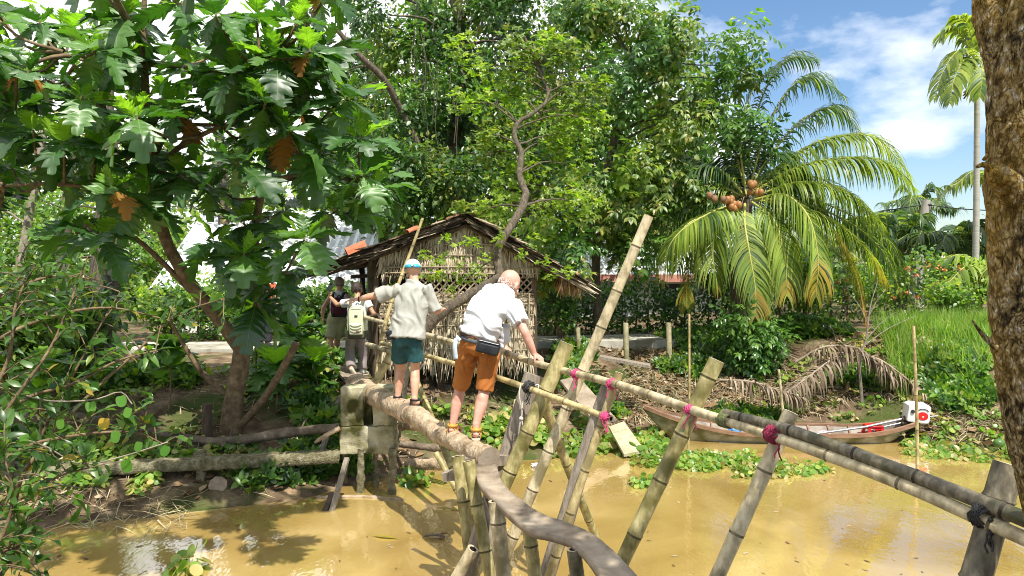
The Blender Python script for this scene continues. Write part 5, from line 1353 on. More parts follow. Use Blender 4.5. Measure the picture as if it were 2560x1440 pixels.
# ================================================================== breadfruit tree (left foreground of the far bank)
B_top = leafmat('breadfruit_leaf', [(0, (.022, .075, .013)), (.5, (.045, .13, .02)), (1, (.09, .20, .03))], .27, tcol=(2.3, 2.5, .6), rough=.45, spec=1.0)
B_young = leafmat('young_breadfruit_leaf', [(0, (.12, .27, .025)), (1, (.20, .36, .035))], .55, tcol=(1.7, 1.8, .6), rough=.35, spec=.5)
B_dead = leafmat('dead_breadfruit_leaf', [(0, (.22, .10, .025)), (1, (.42, .21, .05))], .4, tcol=(1.6, 1.2, .7), rough=.6, spec=.2)
B_rib = leafmat('breadfruit_rib', [(0, (.16, .24, .06)), (1, (.22, .30, .08))], .2)
TBs = [T_bread(.35, .16), T_bread(.15, .2), T_bread(.6, .08)]; TBx = [[T_bread(R.uniform(.2, .5), R.uniform(.06, .24)) for _ in range(5)], [T_bread(R.uniform(.05, .25), R.uniform(.12, .26)) for _ in range(3)], [T_bread(R.uniform(.45, .8), R.uniform(.02, .14)) for _ in range(5)]]
bft = thing('breadfruit_tree', 'breadfruit tree with big lobed leaves on the left bank', 'tree', P(578, 1085, 11))
m = MB()
def limbpx(pts, rads, n=10, k=20, lump=.05):
    c = bez([P(*p) for p in pts], k); m.tube(c, lerpl(rads, k), n=n, lump=lump); return c
BR = []
BR += limbpx([(576, 1100, 11), (584, 1000, 11), (600, 910, 11), (606, 860, 11)], [.165, .14, .13, .12], n=14)
BR += limbpx([(604, 875, 11), (545, 795, 10.8), (470, 700, 10.6), (415, 600, 10.5), (392, 500, 10.4), (378, 380, 10.3), (365, 250, 10.2), (360, 120, 10.1), (362, -80, 10)], [.105, .095, .09, .08, .072, .066, .058, .045, .025], n=12, k=36)
BR += limbpx([(604, 875, 11), (638, 795, 10.9), (655, 700, 10.8), (636, 600, 10.6), (648, 510, 10.5), (664, 440, 10.4), (700, 350, 10.2), (740, 250, 10)], [.10, .085, .075, .062, .058, .05, .038, .022], n=12, k=30)
for pts, rr in (([(388, 450, 10.3), (440, 375, 10.1), (520, 330, 9.9), (590, 300, 9.8)], [.05, .04, .03, .02]), ([(382, 400, 10.3), (430, 320, 10.2), (510, 312, 10.1), (640, 318, 9.9)], [.035, .03, .025, .015]),
               ([(370, 165, 10.1), (280, 150, 9.8), (150, 140, 9.4), (40, 175, 9.2)], [.045, .04, .03, .015]), ([(368, 160, 10.1), (470, 165, 9.9), (560, 180, 9.7), (680, 140, 9.5)], [.045, .04, .03, .015]),
               ([(330, 390, 10.3), (270, 290, 10), (220, 210, 9.8), (160, 130, 9.6)], [.04, .035, .03, .015]), ([(400, 535, 10.5), (300, 480, 10.1), (150, 460, 9.7), (10, 465, 9.3)], [.05, .04, .03, .015]),
               ([(660, 450, 10.4), (780, 440, 10), (880, 450, 9.7), (960, 480, 9.6)], [.045, .035, .025, .012]), ([(664, 440, 10.4), (760, 350, 10.1), (850, 250, 9.9)], [.04, .03, .015]),
               ([(540, 795, 10.8), (450, 700, 10.6), (330, 590, 10.4), (220, 560, 10)], [.05, .04, .035, .02]), ([(655, 700, 10.8), (720, 640, 10.5), (800, 620, 10.3)], [.04, .03, .015]),
               ([(588, 1000, 11), (520, 948, 10.9), (470, 880, 10.8), (425, 800, 10.7)], [.045, .04, .035, .02]), ([(590, 1075, 11), (650, 1010, 10.9), (690, 950, 10.8), (742, 858, 10.7)], [.06, .056, .055, .052]),
               ([(360, 100, 10.1), (300, 20, 9.5), (250, -120, 8.6), (230, -320, 7.2), (200, -560, 6.0)], [.05, .045, .04, .03, .02]), ([(365, 60, 10.1), (460, -60, 9.0), (560, -260, 7.6), (640, -520, 6.4)], [.05, .04, .03, .02])):  # last two limbs added, running out of view to carry the shading whorls
    BR += limbpx(pts, rr, n=8, k=14)
WH = []
hand_ = [(240, 385), (40, 270), (655, 250), (690, 150), (820, 120), (800, 385), (585, 240), (365, 395), (160, 360), (500, 190), (330, 60), (905, 440), (610, 560), (350, 500), (190, 585), (940, 470), (100, 60), (540, 40), (740, 60), (640, 40), (250, 590), (870, 250), (720, 330), (610, 640), (690, 690), (640, 760), (760, 600), (900, 350), (30, 420), (430, 270)]
for px, py in hand_: WH.append((P(px, py, R.uniform(9.0, 10.4)), 1.0))
def inside(px, py):
    xr = np.interp(py, [-100, 0, 100, 200, 300, 400, 500, 600, 700], [820, 840, 860, 870, 870, 930, 980, 960, 700])
    yb = np.interp(px, [-200, 0, 200, 330, 450, 520, 700, 800, 1000], [540, 540, 560, 600, 560, 720, 760, 640, 560])
    return px < xr and py < yb
k = 0
while k < 84:
    px, py = R.uniform(-120, 1000), R.uniform(-50, 760)
    if px > 840 and py > 560: continue
    if not inside(px, py) or (px < 540 and py > 500): continue
    p = P(px, py, R.uniform(8.9, 11.3))
    if all((p - q[0]).length > .4 for q in WH): WH.append((p, R.uniform(.7, 1.0))); k += 1
for i in range(26):        # unseen whorls added above the picture to shade the water and left bank
    p = V(R.uniform(-5.0, -0.7), R.uniform(4.7, 7.2), 0); p.z = CAM_Z + p.y * .36 + .55 + R.uniform(.1, 1.0); WH.append((p, 1.0))
def shades(p, q, r):
    t_ = (p - q).dot(sdir); return t_ > .3 and ((q + sdir * t_) - p).length < r
keep_sunny = [P(893, 790, 12.5), P(893, 735, 12.7), P(848, 760, 13.7), P(842, 815, 13.8), P(838, 860, 13.8), P(893, 860, 12.6), P(975, 800, 9), P(1020, 740, 9), P(895, 640, 13)]
WH = [q for q in WH if not any(shades(q[0], k_, .72) for k_ in keep_sunny)]
L = Leaves()
for p, s in WH:
    b = min(BR, key=lambda q: (q - p).length + max(0, q.z - p.z) * .8)
    if (b - p).length > .15: m.tube(bez([b, b.lerp(p, .5) + V(0, 0, -.12 * (b - p).length), p], 8), lerpl([.024, .018, .015], 8), n=6, caps=False)
    m.tube([p, p + V(0, 0, .05)], [.016, .006], n=6)
    n = R.randint(8, 11); ph = R.uniform(0, 6.28); tilt = V(R.uniform(-.25, .25), R.uniform(-.35, .1), 0)
    for i in range(n):
        u = i / (n - 1); az = ph + i * 2.4; el = math.radians(72 - 108 * u ** .8 + R.uniform(-12, 12))
        d = V(math.cos(az) * math.cos(el), math.sin(az) * math.cos(el), math.sin(el)) + tilt * .5
        nn = V(-math.cos(az) * math.sin(el), -math.sin(az) * math.sin(el), math.cos(el)) + V(R.gauss(0, .25), R.gauss(0, .25), 0) + sdir * .45
        if el < -.3: nn = nn + V(0, 0, .4)
        ln = s * (.27 + .25 * min(1, u * 2.2)) * R.uniform(.62, 1.18)
        dead = u > .8 and R.random() < .085
        if dead: ln *= .72
        mi = 2 if dead else (1 if (u < .34 and R.random() < .85) else 0)
        T = R.choice(TBx[1 if u < .3 else (2 if u > .7 else 0)])
        L.add(T, [p + d.normalized() * .06], [d], [nn], [ln], mi, rib_mi=3)
m.build('trunk', M_bark_b, bft)
L.build('crown', [B_top, B_young, B_dead, B_rib], bft)
# young breadfruit plants under it
for (px, py, Y, h, lab) in ((752, 985, 12.6, .9, 'small breadfruit sapling left of the plank walkway'), (690, 1040, 11.6, .75, 'dark leafy breadfruit sapling at the foot of the breadfruit tree'), (640, 1000, 12.6, 1.1, 'breadfruit sapling between the tree trunk and the far path'), (795, 1000, 12.2, .55, 'low breadfruit seedling by the walkway props'), (420, 930, 11.2, .9, 'low drooping breadfruit sapling left of the tree fork'), (90, 900, 9.6, 1.3, 'breadfruit sapling with pale drooping leaves behind the left vines')):
    b = P(px, py, Y); b.z = terrain(b.x, b.y); t_ = thing('breadfruit_sapling', lab, 'sapling', b, 'young breadfruit plants on the left bank'); m = MB(); tp = b + V(R.uniform(-.1, .1), 0, h); m.tube(bez([b - V(0, 0, .05), b.lerp(tp, .5) + V(.03, 0, 0), tp], 6), lerpl([.02, .014, .01], 6), n=6); m.build('stem', M_bark_b, t_)
    L = Leaves()
    for q, kk in ((tp, 8), (tp - V(0, 0, .25), 4)):
        for i in range(kk):
            u = i / kk; az = R.uniform(0, 6.28); el = math.radians(65 - 90 * u); d = V(math.cos(az) * math.cos(el), math.sin(az) * math.cos(el), math.sin(el)); L.add(TBs[0], [q], [d], [V(-math.cos(az) * math.sin(el), -math.sin(az) * math.sin(el), math.cos(el) + .2)], [R.uniform(.35, .6)], 1 if u < .2 else 0, rib_mi=2)
    L.build('leaves', [B_top, B_young, B_rib], t_)

# ================================================================== other broadleaf trees
tree('old_tree', 'old tree with a thick rough grey trunk behind the left vines', [(242, 1060, 13.2, .36), (245, 900, 13.2, .27), (262, 700, 13.3, .25), (275, 500, 13.5, .24), (255, 250, 14, .2), (280, 50, 14.4, .15)],
     [(120, 120, 15, 150, 110), (330, 60, 15.5, 160, 100), (60, 330, 15, 110, 110), (320, 300, 15.5, 120, 110), (480, 420, 15.5, 110, 80), (150, 480, 15, 130, 70)], [L_olv, L_mid], T2, .14, 95, step=.85, cr=.5, bark=M_bark_d, nb=30)
tree('slender_tree', 'pale slender trunked tree at the far left edge behind the sapling', [(20, 900, 14.5, .09), (45, 700, 14.5, .08), (110, 330, 15, .07), (130, 200, 15, .06)], [(30, 560, 15, 110, 90), (120, 640, 14.2, 120, 80), (40, 740, 13.5, 100, 80), (60, 230, 15.5, 90, 60)], [L_mid, L_brt], T2, .15, 95, step=.75, cr=.45, bark=M_bark_g)
tree('airy_tree', 'airy light green tree far behind the breadfruit crown', [(560, 800, 22, .2), (560, 500, 22, .17), (540, 250, 22, .1)], [(520, 330, 22, 130, 100), (690, 300, 22, 120, 90), (600, 480, 21.5, 130, 80), (760, 480, 21, 120, 80), (420, 560, 21, 110, 70), (660, 600, 21, 120, 60)], [L_brt, L_mid, L_olv], T2, .17, 90, step=1.05, cr=.65)
tree('airy_tree', 'tall airy tree at the far left, seen through breadfruit gaps', [(150, 800, 23, .2), (170, 500, 23, .17), (200, 250, 23, .1)], [(140, 330, 23, 140, 110), (300, 420, 22.5, 120, 100), (80, 560, 22, 140, 90), (300, 620, 21.5, 140, 80), (420, 720, 21, 130, 60), (60, 740, 21, 120, 70)], [L_mid, L_brt, L_olv], T2, .17, 100, step=1.05, cr=.65)
def vines(m):
    for i in range(70):
        px = R.choice([R.uniform(870, 980), R.uniform(1030, 1110), R.uniform(1140, 1260), R.uniform(1370, 1520)]); y0 = R.uniform(-180, 260); Y = R.uniform(17, 19.5); ln = R.uniform(80, 330)
        p, q = P(px, y0, Y), P(px + R.uniform(-12, 12), y0 + ln, Y); m.tube(bez([p, p.lerp(q, .3) + V(R.uniform(-.2, .2), 0, 0), p.lerp(q, .7) + V(R.uniform(-.15, .15), 0, 0), q], 9), R.uniform(.004, .012), n=4, caps=False)
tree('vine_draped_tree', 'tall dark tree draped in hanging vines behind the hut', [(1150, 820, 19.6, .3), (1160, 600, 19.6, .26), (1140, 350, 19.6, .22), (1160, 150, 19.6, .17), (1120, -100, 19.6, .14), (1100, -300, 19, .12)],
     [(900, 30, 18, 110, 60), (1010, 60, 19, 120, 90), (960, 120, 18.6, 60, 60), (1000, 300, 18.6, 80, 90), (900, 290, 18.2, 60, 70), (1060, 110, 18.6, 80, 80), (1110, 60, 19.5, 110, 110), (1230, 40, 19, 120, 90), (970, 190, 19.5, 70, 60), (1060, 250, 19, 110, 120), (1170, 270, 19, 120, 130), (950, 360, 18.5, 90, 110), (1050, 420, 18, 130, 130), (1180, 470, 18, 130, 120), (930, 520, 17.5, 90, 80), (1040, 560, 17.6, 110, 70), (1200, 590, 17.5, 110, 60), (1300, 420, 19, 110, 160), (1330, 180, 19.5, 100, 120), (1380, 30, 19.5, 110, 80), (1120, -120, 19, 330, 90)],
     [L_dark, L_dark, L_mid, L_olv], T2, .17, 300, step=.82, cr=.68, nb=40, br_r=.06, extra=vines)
for (pts, r, lab) in (([(830, 60, 17), (900, 140, 17.2), (960, 200, 17.5), (1010, 290, 18), (1050, 380, 18.3)], [.05, .07, .08, .09, .1], 0),):
    m = MB(); m.tube(bez([P(*p) for p in pts], 14), lerpl(r, 14), n=7, lump=.05); c = bez([P(*p) for p in pts], 14)
    for k in (3, 6, 8): m.tube(bez([c[k], c[k] + V(-.4, 0, .15), c[k] + V(-.9, .1, -.05)], 6), lerpl([.03, .02, .008], 6), n=5)
    tag(m.build('dead_limb', M_bark_d), 'bare dark limb leaning across the bright sky gap beside the breadfruit crown', 'branch')
tree('leafy_tree', 'broad leafy tree with drooping leaflets between the hut and coconut palm', [(1500, 860, 18, .13), (1490, 700, 18, .11), (1500, 520, 17.8, .1), (1540, 330, 17.4, .08), (1580, 150, 17.2, .06)],
     [(1450, 30, 17, 120, 70), (1560, 60, 16.8, 110, 80), (1640, 40, 16.6, 80, 60), (1600, 170, 16.2, 130, 80), (1720, 170, 16.8, 110, 80), (1830, 130, 16.8, 70, 60), (1800, 220, 16.8, 90, 70), (1680, 290, 16.8, 130, 70), (1520, 280, 16.5, 100, 80), (1600, 400, 16.8, 110, 60), (1490, 430, 16.8, 110, 80), (1710, 440, 16.7, 80, 50), (1590, 500, 16.8, 110, 50), (1480, 540, 16.8, 90, 60), (1400, 500, 16.5, 80, 80), (1390, 620, 16, 60, 50), (1560, 590, 17, 60, 40), (1860, 300, 16.6, 50, 50)],
     [L_gloss, L_olv, L_mid, L_brt], [TS7, TS7, TS7, TS5], .42, 58, step=.74, cr=.56, nb=36, mi_w=[.32, .34, .22, .12], droop=.55)
def lowtrunk(m):
    c = bez([P(982, 1090, 11.1), P(1000, 980, 11.1), P(1022, 885, 11.1), P(1065, 818, 11.15), P(1120, 770, 11.2), P(1200, 722, 11.3), P(1250, 690, 11.35)], 24); m.tube(c, lerpl([.12, .1, .1, .1, .085, .07, .05], 24), n=10, lump=.1)
    for pts, r in (([(1120, 772, 11.5), (1105, 735, 11.8), (1120, 690, 12.1), (1100, 640, 12.3)], .014), ([(1200, 722, 12.0), (1160, 660, 12.2), (1185, 600, 12.3)], .012), ([(1245, 640, 12.4), (1200, 670, 12.3), (1150, 715, 12.2), (1140, 760, 12.2)], .013), ([(1260, 600, 12.45), (1180, 680, 12.2)], .012), ([(1180, 700, 12.1), (1210, 690, 12.1), (1230, 740, 12.1)], .01)):
        m.tube(bez([P(*p) for p in pts], 10), lerpl([r, r * .8, r * .4], 10), n=5)
t_, cl = tree('small_leaved_tree', 'small crooked tree with yellow-green leaves rising in front of the hut', [(1250, 692, 12.3, .075), (1242, 630, 12.4, .07), (1268, 580, 12.5, .068), (1315, 495, 12.9, .066), (1298, 440, 13.2, .055), (1304, 385, 13.4, .05), (1286, 340, 13.6, .044), (1296, 305, 13.7, .042), (1330, 285, 13.8, .038), (1372, 240, 14, .032), (1345, 170, 14.2, .035), (1310, 90, 14.3, .025)],
     [(1190, 130, 14.2, 70, 50), (1290, 110, 14.2, 110, 70), (1400, 130, 14.2, 80, 60), (1160, 230, 14.2, 60, 50), (1260, 230, 14.2, 110, 60), (1400, 230, 14.2, 100, 60), (1480, 230, 14.2, 60, 50), (1220, 340, 14.2, 70, 60), (1420, 310, 14.2, 110, 60), (1260, 430, 14.2, 80, 50), (1400, 420, 14.2, 90, 50), (1220, 540, 13.6, 70, 40), (1400, 530, 13.6, 70, 40)],
     [L_brt, L_brt, L_olv], TR, .095, 70, step=.52, cr=.44, bark=M_bark_d, nb=110, br_r=.022, extra=lowtrunk, droop=.1)
L = Leaves()
for px, py in [(1110, 640), (1105, 690), (1150, 655), (1185, 605), (1160, 700), (1200, 665), (1140, 760), (1130, 720), (1230, 735), (1170, 600), (1215, 640), (1090, 650), (1145, 690), (1250, 600), (1075, 690), (1190, 690), (1120, 600), (1060, 640), (1360, 650), (1340, 600), (1300, 640), (1380, 690), (1420, 680)]:
    clump(L, TR, P(px, py, R.uniform(12.0, 12.5)), .15, 10, .075, 0, droop=.1)
L.build('leaves', [L_brt], t_)

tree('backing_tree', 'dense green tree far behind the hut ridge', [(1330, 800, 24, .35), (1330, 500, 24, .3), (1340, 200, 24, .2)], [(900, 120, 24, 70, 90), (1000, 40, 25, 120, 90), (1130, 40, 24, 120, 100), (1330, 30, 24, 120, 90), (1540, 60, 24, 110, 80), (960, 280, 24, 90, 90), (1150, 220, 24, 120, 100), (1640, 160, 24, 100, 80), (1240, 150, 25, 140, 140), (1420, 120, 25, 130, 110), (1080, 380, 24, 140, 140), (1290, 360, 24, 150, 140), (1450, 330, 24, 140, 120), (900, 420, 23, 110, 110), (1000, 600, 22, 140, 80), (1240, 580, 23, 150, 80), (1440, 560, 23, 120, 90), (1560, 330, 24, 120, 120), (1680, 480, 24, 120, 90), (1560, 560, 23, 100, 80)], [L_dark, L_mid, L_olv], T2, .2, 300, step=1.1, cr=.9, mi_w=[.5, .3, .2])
# near trunk at the right edge, standing on the near bank
M_bark_y = mat('lichen_bark', [(.38, (.025, .018, .010)), (.46, (.12, .085, .04)), (.53, (.30, .215, .09)), (.6, (.36, .29, .18)), (.66, (.62, .57, .47))], scale=34, stretch=(1, 1, .6), rough=.95, bump=1.0, bscale=40, bdist=.04, stain=(.42, .26, .04), stainscale=1.6, stainpos=(.45, .75), spec=.12)
def bark_cells(m):
    t = m.node_tree; b = t.nodes['Principled BSDF']; src = b.inputs['Base Color'].links[0].from_socket
    tcn = t.nodes.new('ShaderNodeTexCoord'); mp_ = t.nodes.new('ShaderNodeMapping'); mp_.inputs['Scale'].default_value = (1, 1, .55)
    nz_ = t.nodes.new('ShaderNodeTexNoise'); nz_.inputs['Scale'].default_value = 9; vm = t.nodes.new('ShaderNodeMix'); vm.data_type = 'RGBA'; vm.inputs[0].default_value = .12
    vo = t.nodes.new('ShaderNodeTexVoronoi'); vo.feature = 'DISTANCE_TO_EDGE'; vo.inputs['Scale'].default_value = 46
    t.links.new(tcn.outputs['Object'], mp_.inputs[0]); t.links.new(mp_.outputs[0], vm.inputs[6]); t.links.new(mp_.outputs[0], nz_.inputs['Vector']); t.links.new(nz_.outputs['Color'], vm.inputs[7]); t.links.new(vm.outputs[2], vo.inputs['Vector'])
    r_ = ramp(t, [(.0, (.10, .085, .07)), (.22, (1, 1, 1))]); t.links.new(vo.outputs['Distance'], r_.inputs[0])
    mu = t.nodes.new('ShaderNodeMix'); mu.data_type = 'RGBA'; mu.blend_type = 'MULTIPLY'; mu.inputs[0].default_value = .55
    t.links.new(src, mu.inputs[6]); t.links.new(r_.outputs[0], mu.inputs[7]); t.links.new(mu.outputs[2], b.inputs['Base Color'])
    b2 = t.nodes.new('ShaderNodeBump'); b2.inputs['Strength'].default_value = 1; b2.inputs['Distance'].default_value = .02
    t.links.new(vo.outputs['Distance'], b2.inputs['Height']); t.links.new(b.inputs['Normal'].links[0].from_socket, b2.inputs['Normal']); t.links.new(b2.outputs[0], b.inputs['Normal'])
bark_cells(M_bark_y)
nt_ = thing('rough_barked_tree', 'rough lichen-covered trunk at the right edge, close by', 'tree', P(2660, 1440, 2.9))
m = MB()
def rough_tube(pts, rads, k=60, n=40, amp=.011):
    c = bez([P(*p) for p in pts], k); r = lerpl(rads, k); i0 = len(m.v); m.tube(c, r, n=n)
    for i in range(i0, len(m.v)):
        q = Vector(m.v[i]); ci = c[min((i - i0) // n, k)]; d = (q - ci)
        if d.length > 1e-4: d.normalize()
        f = noise.noise(q * 14) * amp + noise.noise(q * 42) * amp * .6 + noise.noise(q * 4) * amp * .8
        m.v[i] = tuple(q + d * f)
rough_tube([(2790, 1760, 2.9), (2725, 1440, 2.9), (2668, 1250, 2.9), (2645, 1150, 2.9), (2612, 1000, 2.9), (2590, 860, 2.9), (2583, 720, 2.9), (2578, 520, 2.9), (2580, 330, 2.9), (2578, 180, 2.9), (2610, -40, 2.88), (2650, -300, 2.85), (2700, -900, 2.8)], [.20, .165, .158, .155, .152, .152, .152, .152, .155, .14, .115, .105, .08], k=110)
rough_tube([(2560, 300, 2.92), (2520, 150, 2.95), (2482, 0, 3.0), (2440, -180, 3.05), (2380, -600, 3.1)], [.10, .085, .072, .066, .05], k=60)
rough_tube([(2580, 520, 2.85), (2500, 440, 2.8), (2478, 420, 2.8)], [.07, .045, .02], k=16)
m.tube(bez([P(2490, 430, 2.8), P(2462, 412, 2.8), P(2440, 418, 2.82)], 8), lerpl([.02, .012, .005], 8), n=6); m.tube(bez([P(2500, 300, 2.8), P(2474, 308, 2.78), P(2470, 380, 2.78), P(2458, 400, 2.78)], 10), .006, n=6)
m.tube(bez([P(2490, 870, 2.8), P(2455, 835, 2.8), P(2430, 800, 2.78)], 6), lerpl([.012, .008, .003], 6), n=6)
crown_c = [V(R.uniform(1.2, 3.6), R.uniform(.0, 1.9), 0) for _ in range(20)]
for c in crown_c: c.z = R.uniform(5.6, 8.2)
branch_net(m, [P(2700, -900, 2.8), P(2650, -300, 2.85) + V(0, 0, .6), P(2380, -600, 3.1)], crown_c, r=.05)
m.build('trunk', M_bark_y, nt_)
L = Leaves()
for c in crown_c: clump(L, T2, c, .5, 80, .16, NR.integers(2), droop=.3)
L.build('crown', [L_mid, L_olv], nt_)

# ================================================================== palms
F_grn = leafmat('palm_leaflet', [(0, (.13, .20, .035)), (.6, (.25, .33, .06)), (1, (.37, .42, .10))], .5, tcol=(1.7, 1.75, .6), rough=.45, spec=.45)
F_drk = leafmat('dark_palm_leaflet', [(0, (.035, .08, .028)), (1, (.09, .155, .055))], .28, rough=.42, spec=.5)
F_yel = leafmat('yellow_palm_leaflet', [(0, (.24, .24, .04)), (.6, (.38, .32, .05)), (1, (.45, .28, .03))], .4, tcol=(1.5, 1.4, .6))
F_ora = leafmat('orange_palm_leaflet', [(0, (.42, .24, .03)), (1, (.48, .18, .02))], .35, tcol=(1.4, 1.2, .6))
F_ded = leafmat('dead_palm_leaflet', [(0, (.10, .07, .045)), (.5, (.22, .165, .115)), (1, (.38, .31, .23))], .1, rough=.8, spec=.15)
F_rib = mat('palm_rachis', [(.3, (.26, .28, .06)), (.7, (.42, .40, .10))], scale=4, rough=.5, bump=.1)
F_ribd = mat('dead_rachis', [(.3, (.2, .15, .1)), (.7, (.36, .3, .22))], scale=4, rough=.8, bump=.2)
def frond(parent, pts, ll=.85, n=80, jit=.07, mats=None, r=.028, droop=.55, yel=0.0, ora=0.0, width=.032, name='frond', spread=1.0, stiff=.0, rib=None, vee=.25, top=None):
    """palm leaf along world points: rib with two rows of leaflets that hang with their own weight"""
    c = bez(pts, 40); m = Leaves(); rb = MB(); rb.tube(c, lerpl([r, r * .7, r * .4, r * .12], 40), n=6)
    up = V(0, 0, 1)
    for i in range(n):
        u = .10 + .90 * (i / (n - 1)); k = u * 40; j = min(int(k), 39); p = c[j].lerp(c[j + 1], k - j); t_ = (c[min(j + 2, 40)] - c[max(j - 1, 0)]).normalized()
        s = t_.cross(up)
        if s.length < .1: s = V(1, 0, 0)
        s.normalize(); nrm = s.cross(t_).normalized()
        if top is not None: nrm = (nrm + Vector(top)).normalized(); s = t_.cross(nrm).normalized()
        env = ll * (math.sin(math.pi * min(1, .16 + u * .74)) ** .7) * (1.0 if u < .8 else 1 - (u - .8) * 1.6)
        for sg in (-1, 1):
            if R.random() < .03: continue
            fw_ = .35 + .75 * u ** 1.5; d = (s * sg * spread + t_ * fw_ + nrm * vee * R.uniform(.5, 1.2) + V(R.gauss(0, jit), R.gauss(0, jit), R.gauss(0, jit))).normalized()
            L_ = env * R.uniform(.88, 1.08); q = [p]; dd = d.copy()
            for st in range(4):
                dd = (dd + V(0, 0, -1) * droop * (.35 + .4 * st) * (1 - stiff)).normalized(); q.append(q[-1] + dd * L_ / 4)
            wv = width * (.7 + .5 * math.sin(math.pi * u)); vs = []
            for st, wf in enumerate((.5, 1, .95, .6, .06)):
                tt = (q[min(st + 1, 4)] - q[max(st - 1, 0)]).normalized(); sd = tt.cross(nrm if abs(tt.dot(nrm)) < .95 else s); sd.normalize(); vs += [q[st] - sd * wv * wf * .5, q[st] + sd * wv * wf * .5]
            fs = []
            for st in range(4): a = st * 2; fs += [(a, a + 1, a + 3), (a, a + 3, a + 2)]
            mi = 0
            if u > 1 - ora and R.random() < .85: mi = 3
            elif u > 1 - yel and R.random() < .8: mi = 2
            elif R.random() < .12: mi = 1
            m.raw([tuple(v) for v in vs], fs, mi)
    bv = np.array(rb.v, np.float32); tri = []
    for f in rb.f:
        for i in range(1, len(f) - 1): tri.append((f[0], f[i], f[i + 1]))
    m.raw(bv, tri, 4)
    return m.build(name, (mats or [F_grn, F_drk, F_yel, F_ora]) + [rib or F_rib], parent)
CY = 16.6
coco = thing('coconut_palm', 'big coconut palm with yellowing fronds and orange-brown nuts', 'palm', (P(1850, 860, CY).x, CY, 1.3))
m = MB(); tb = bez([V(P(1850, 800, CY).x, CY, 1.1), P(1846, 740, CY), P(1850, 640, CY), P(1868, 500, CY)], 40); rr = [x * (1 + .05 * (i % 2)) for i, x in enumerate(lerpl([.22, .17, .16, .17, .12], 40))]; m.tube(tb, rr, n=12, lump=.03); m.build('trunk', M_bark_d, coco)
def fr(pts, **k):
    frond(coco, [P(x, y, CY + d) for x, y, d in pts], **k)
# each frond follows its own arc: base at the crown, then out
fr([(1885, 480, 0), (1990, 420, -.3), (2110, 395, -.6), (2210, 405, -.8), (2285, 470, -.9)], ll=1.15, droop=.6, r=.035, n=96, width=.034)
fr([(1885, 475, .1), (1980, 390, 0), (2080, 345, -.1), (2190, 345, -.2), (2275, 440, -.3)], ll=1.15, droop=.55, r=.035, n=96, width=.034)
fr([(1885, 500, -.2), (1960, 487, -.7), (2020, 540, -1.1), (2045, 640, -1.3), (2040, 740, -1.4)], ll=1.05, droop=.75, yel=.25, r=.035)
fr([(1890, 500, -.1), (1990, 505, -.5), (2085, 580, -.8), (2140, 690, -.9), (2165, 810, -1.0)], ll=1.0, droop=.7, yel=.55, ora=.22, r=.035)
fr([(1890, 495, .2), (2010, 510, .3), (2130, 560, .3), (2215, 640, .3), (2250, 730, .2)], ll=1.0, droop=.7, mats=[F_drk, F_grn, F_yel, F_yel], yel=.15)
fr([(1890, 490, .5), (2030, 500, .7), (2140, 545, .9), (2220, 600, .9), (2262, 690, .9)], ll=.9, droop=.7, mats=[F_drk, F_grn, F_drk, F_drk])
fr([(1862, 510, -.4), (1862, 560, -.9), (1875, 640, -1.2), (1888, 720, -1.3), (1888, 790, -1.3)], ll=.85, droop=.5, yel=.25, r=.032, top=(0, -1.2, 0))
fr([(1850, 510, -.3), (1790, 530, -.7), (1720, 560, -1.0), (1675, 620, -1.2), (1660, 700, -1.2)], ll=.9, droop=.8, yel=.15)
fr([(1850, 505, .1), (1760, 510, .2), (1650, 540, .3), (1560, 590, .3), (1515, 680, .3)], ll=.85, droop=.75, mats=[F_drk, F_drk, F_grn, F_grn])
fr([(1855, 515, .3), (1800, 540, .6), (1745, 600, .8), (1720, 690, .8), (1715, 770, .8)], ll=.8, droop=.6, yel=.3, mats=[F_grn, F_drk, F_yel, F_yel])
fr([(1875, 470, .1), (1905, 360, 0), (1960, 240, -.1), (2030, 190, -.2), (2110, 240, -.3)], ll=1.0, droop=.5, mats=[F_drk, F_grn, F_drk, F_drk])
fr([(1880, 470, .2), (1940, 370, .2), (2020, 290, .2), (2100, 270, .1), (2155, 340, 0)], ll=1.0, droop=.55, mats=[F_drk, F_grn, F_grn, F_drk])
fr([(1868, 460, .3), (1880, 330, .3), (1920, 210, .3), (1975, 145, .2), (2040, 150, .2)], ll=.95, droop=.4, mats=[F_drk, F_grn, F_drk, F_drk])
fr([(1862, 460, 0), (1850, 340, 0), (1880, 230, -.1), (1930, 170, -.1)], ll=.9, droop=.35, mats=[F_drk, F_drk, F_grn, F_drk])
fr([(1860, 465, .2), (1830, 350, .3), (1790, 270, .4), (1720, 240, .4), (1650, 290, .4)], ll=.9, droop=.55, mats=[F_drk, F_drk, F_grn, F_drk])
fr([(1855, 480, .3), (1780, 420, .5), (1690, 390, .7), (1610, 420, .8), (1560, 520, .8)], ll=.85, droop=.6, mats=[F_drk, F_drk, F_grn, F_drk])
fr([(1885, 480, .5), (1960, 440, .8), (2060, 450, 1.0), (2150, 520, 1.1), (2190, 620, 1.1)], ll=.95, droop=.6, mats=[F_drk, F_grn, F_drk, F_drk])
for i in range(9):
    a = .15 + i * 2.85 / 8; el = R.uniform(.3, 1.2); h = V(math.cos(a), math.sin(a) * .8, 0); b0 = P(1866, 495, CY); L_ = R.uniform(3.0, 3.6)
    frond(coco, [b0 + h * L_ * f * math.cos(el) + V(0, 0, L_ * (f * math.sin(el) - .85 * f ** 2.3)) for f in (0, .3, .6, .85, 1)], ll=1.0, n=70, droop=.6, mats=[F_grn, F_drk, F_yel, F_yel] if i % 2 else [F_drk, F_grn, F_drk, F_drk])
fr([(1880, 505, -.3), (1935, 550, -.8), (1962, 640, -1.1), (1968, 740, -1.2)], ll=.95, droop=.65, yel=.15)
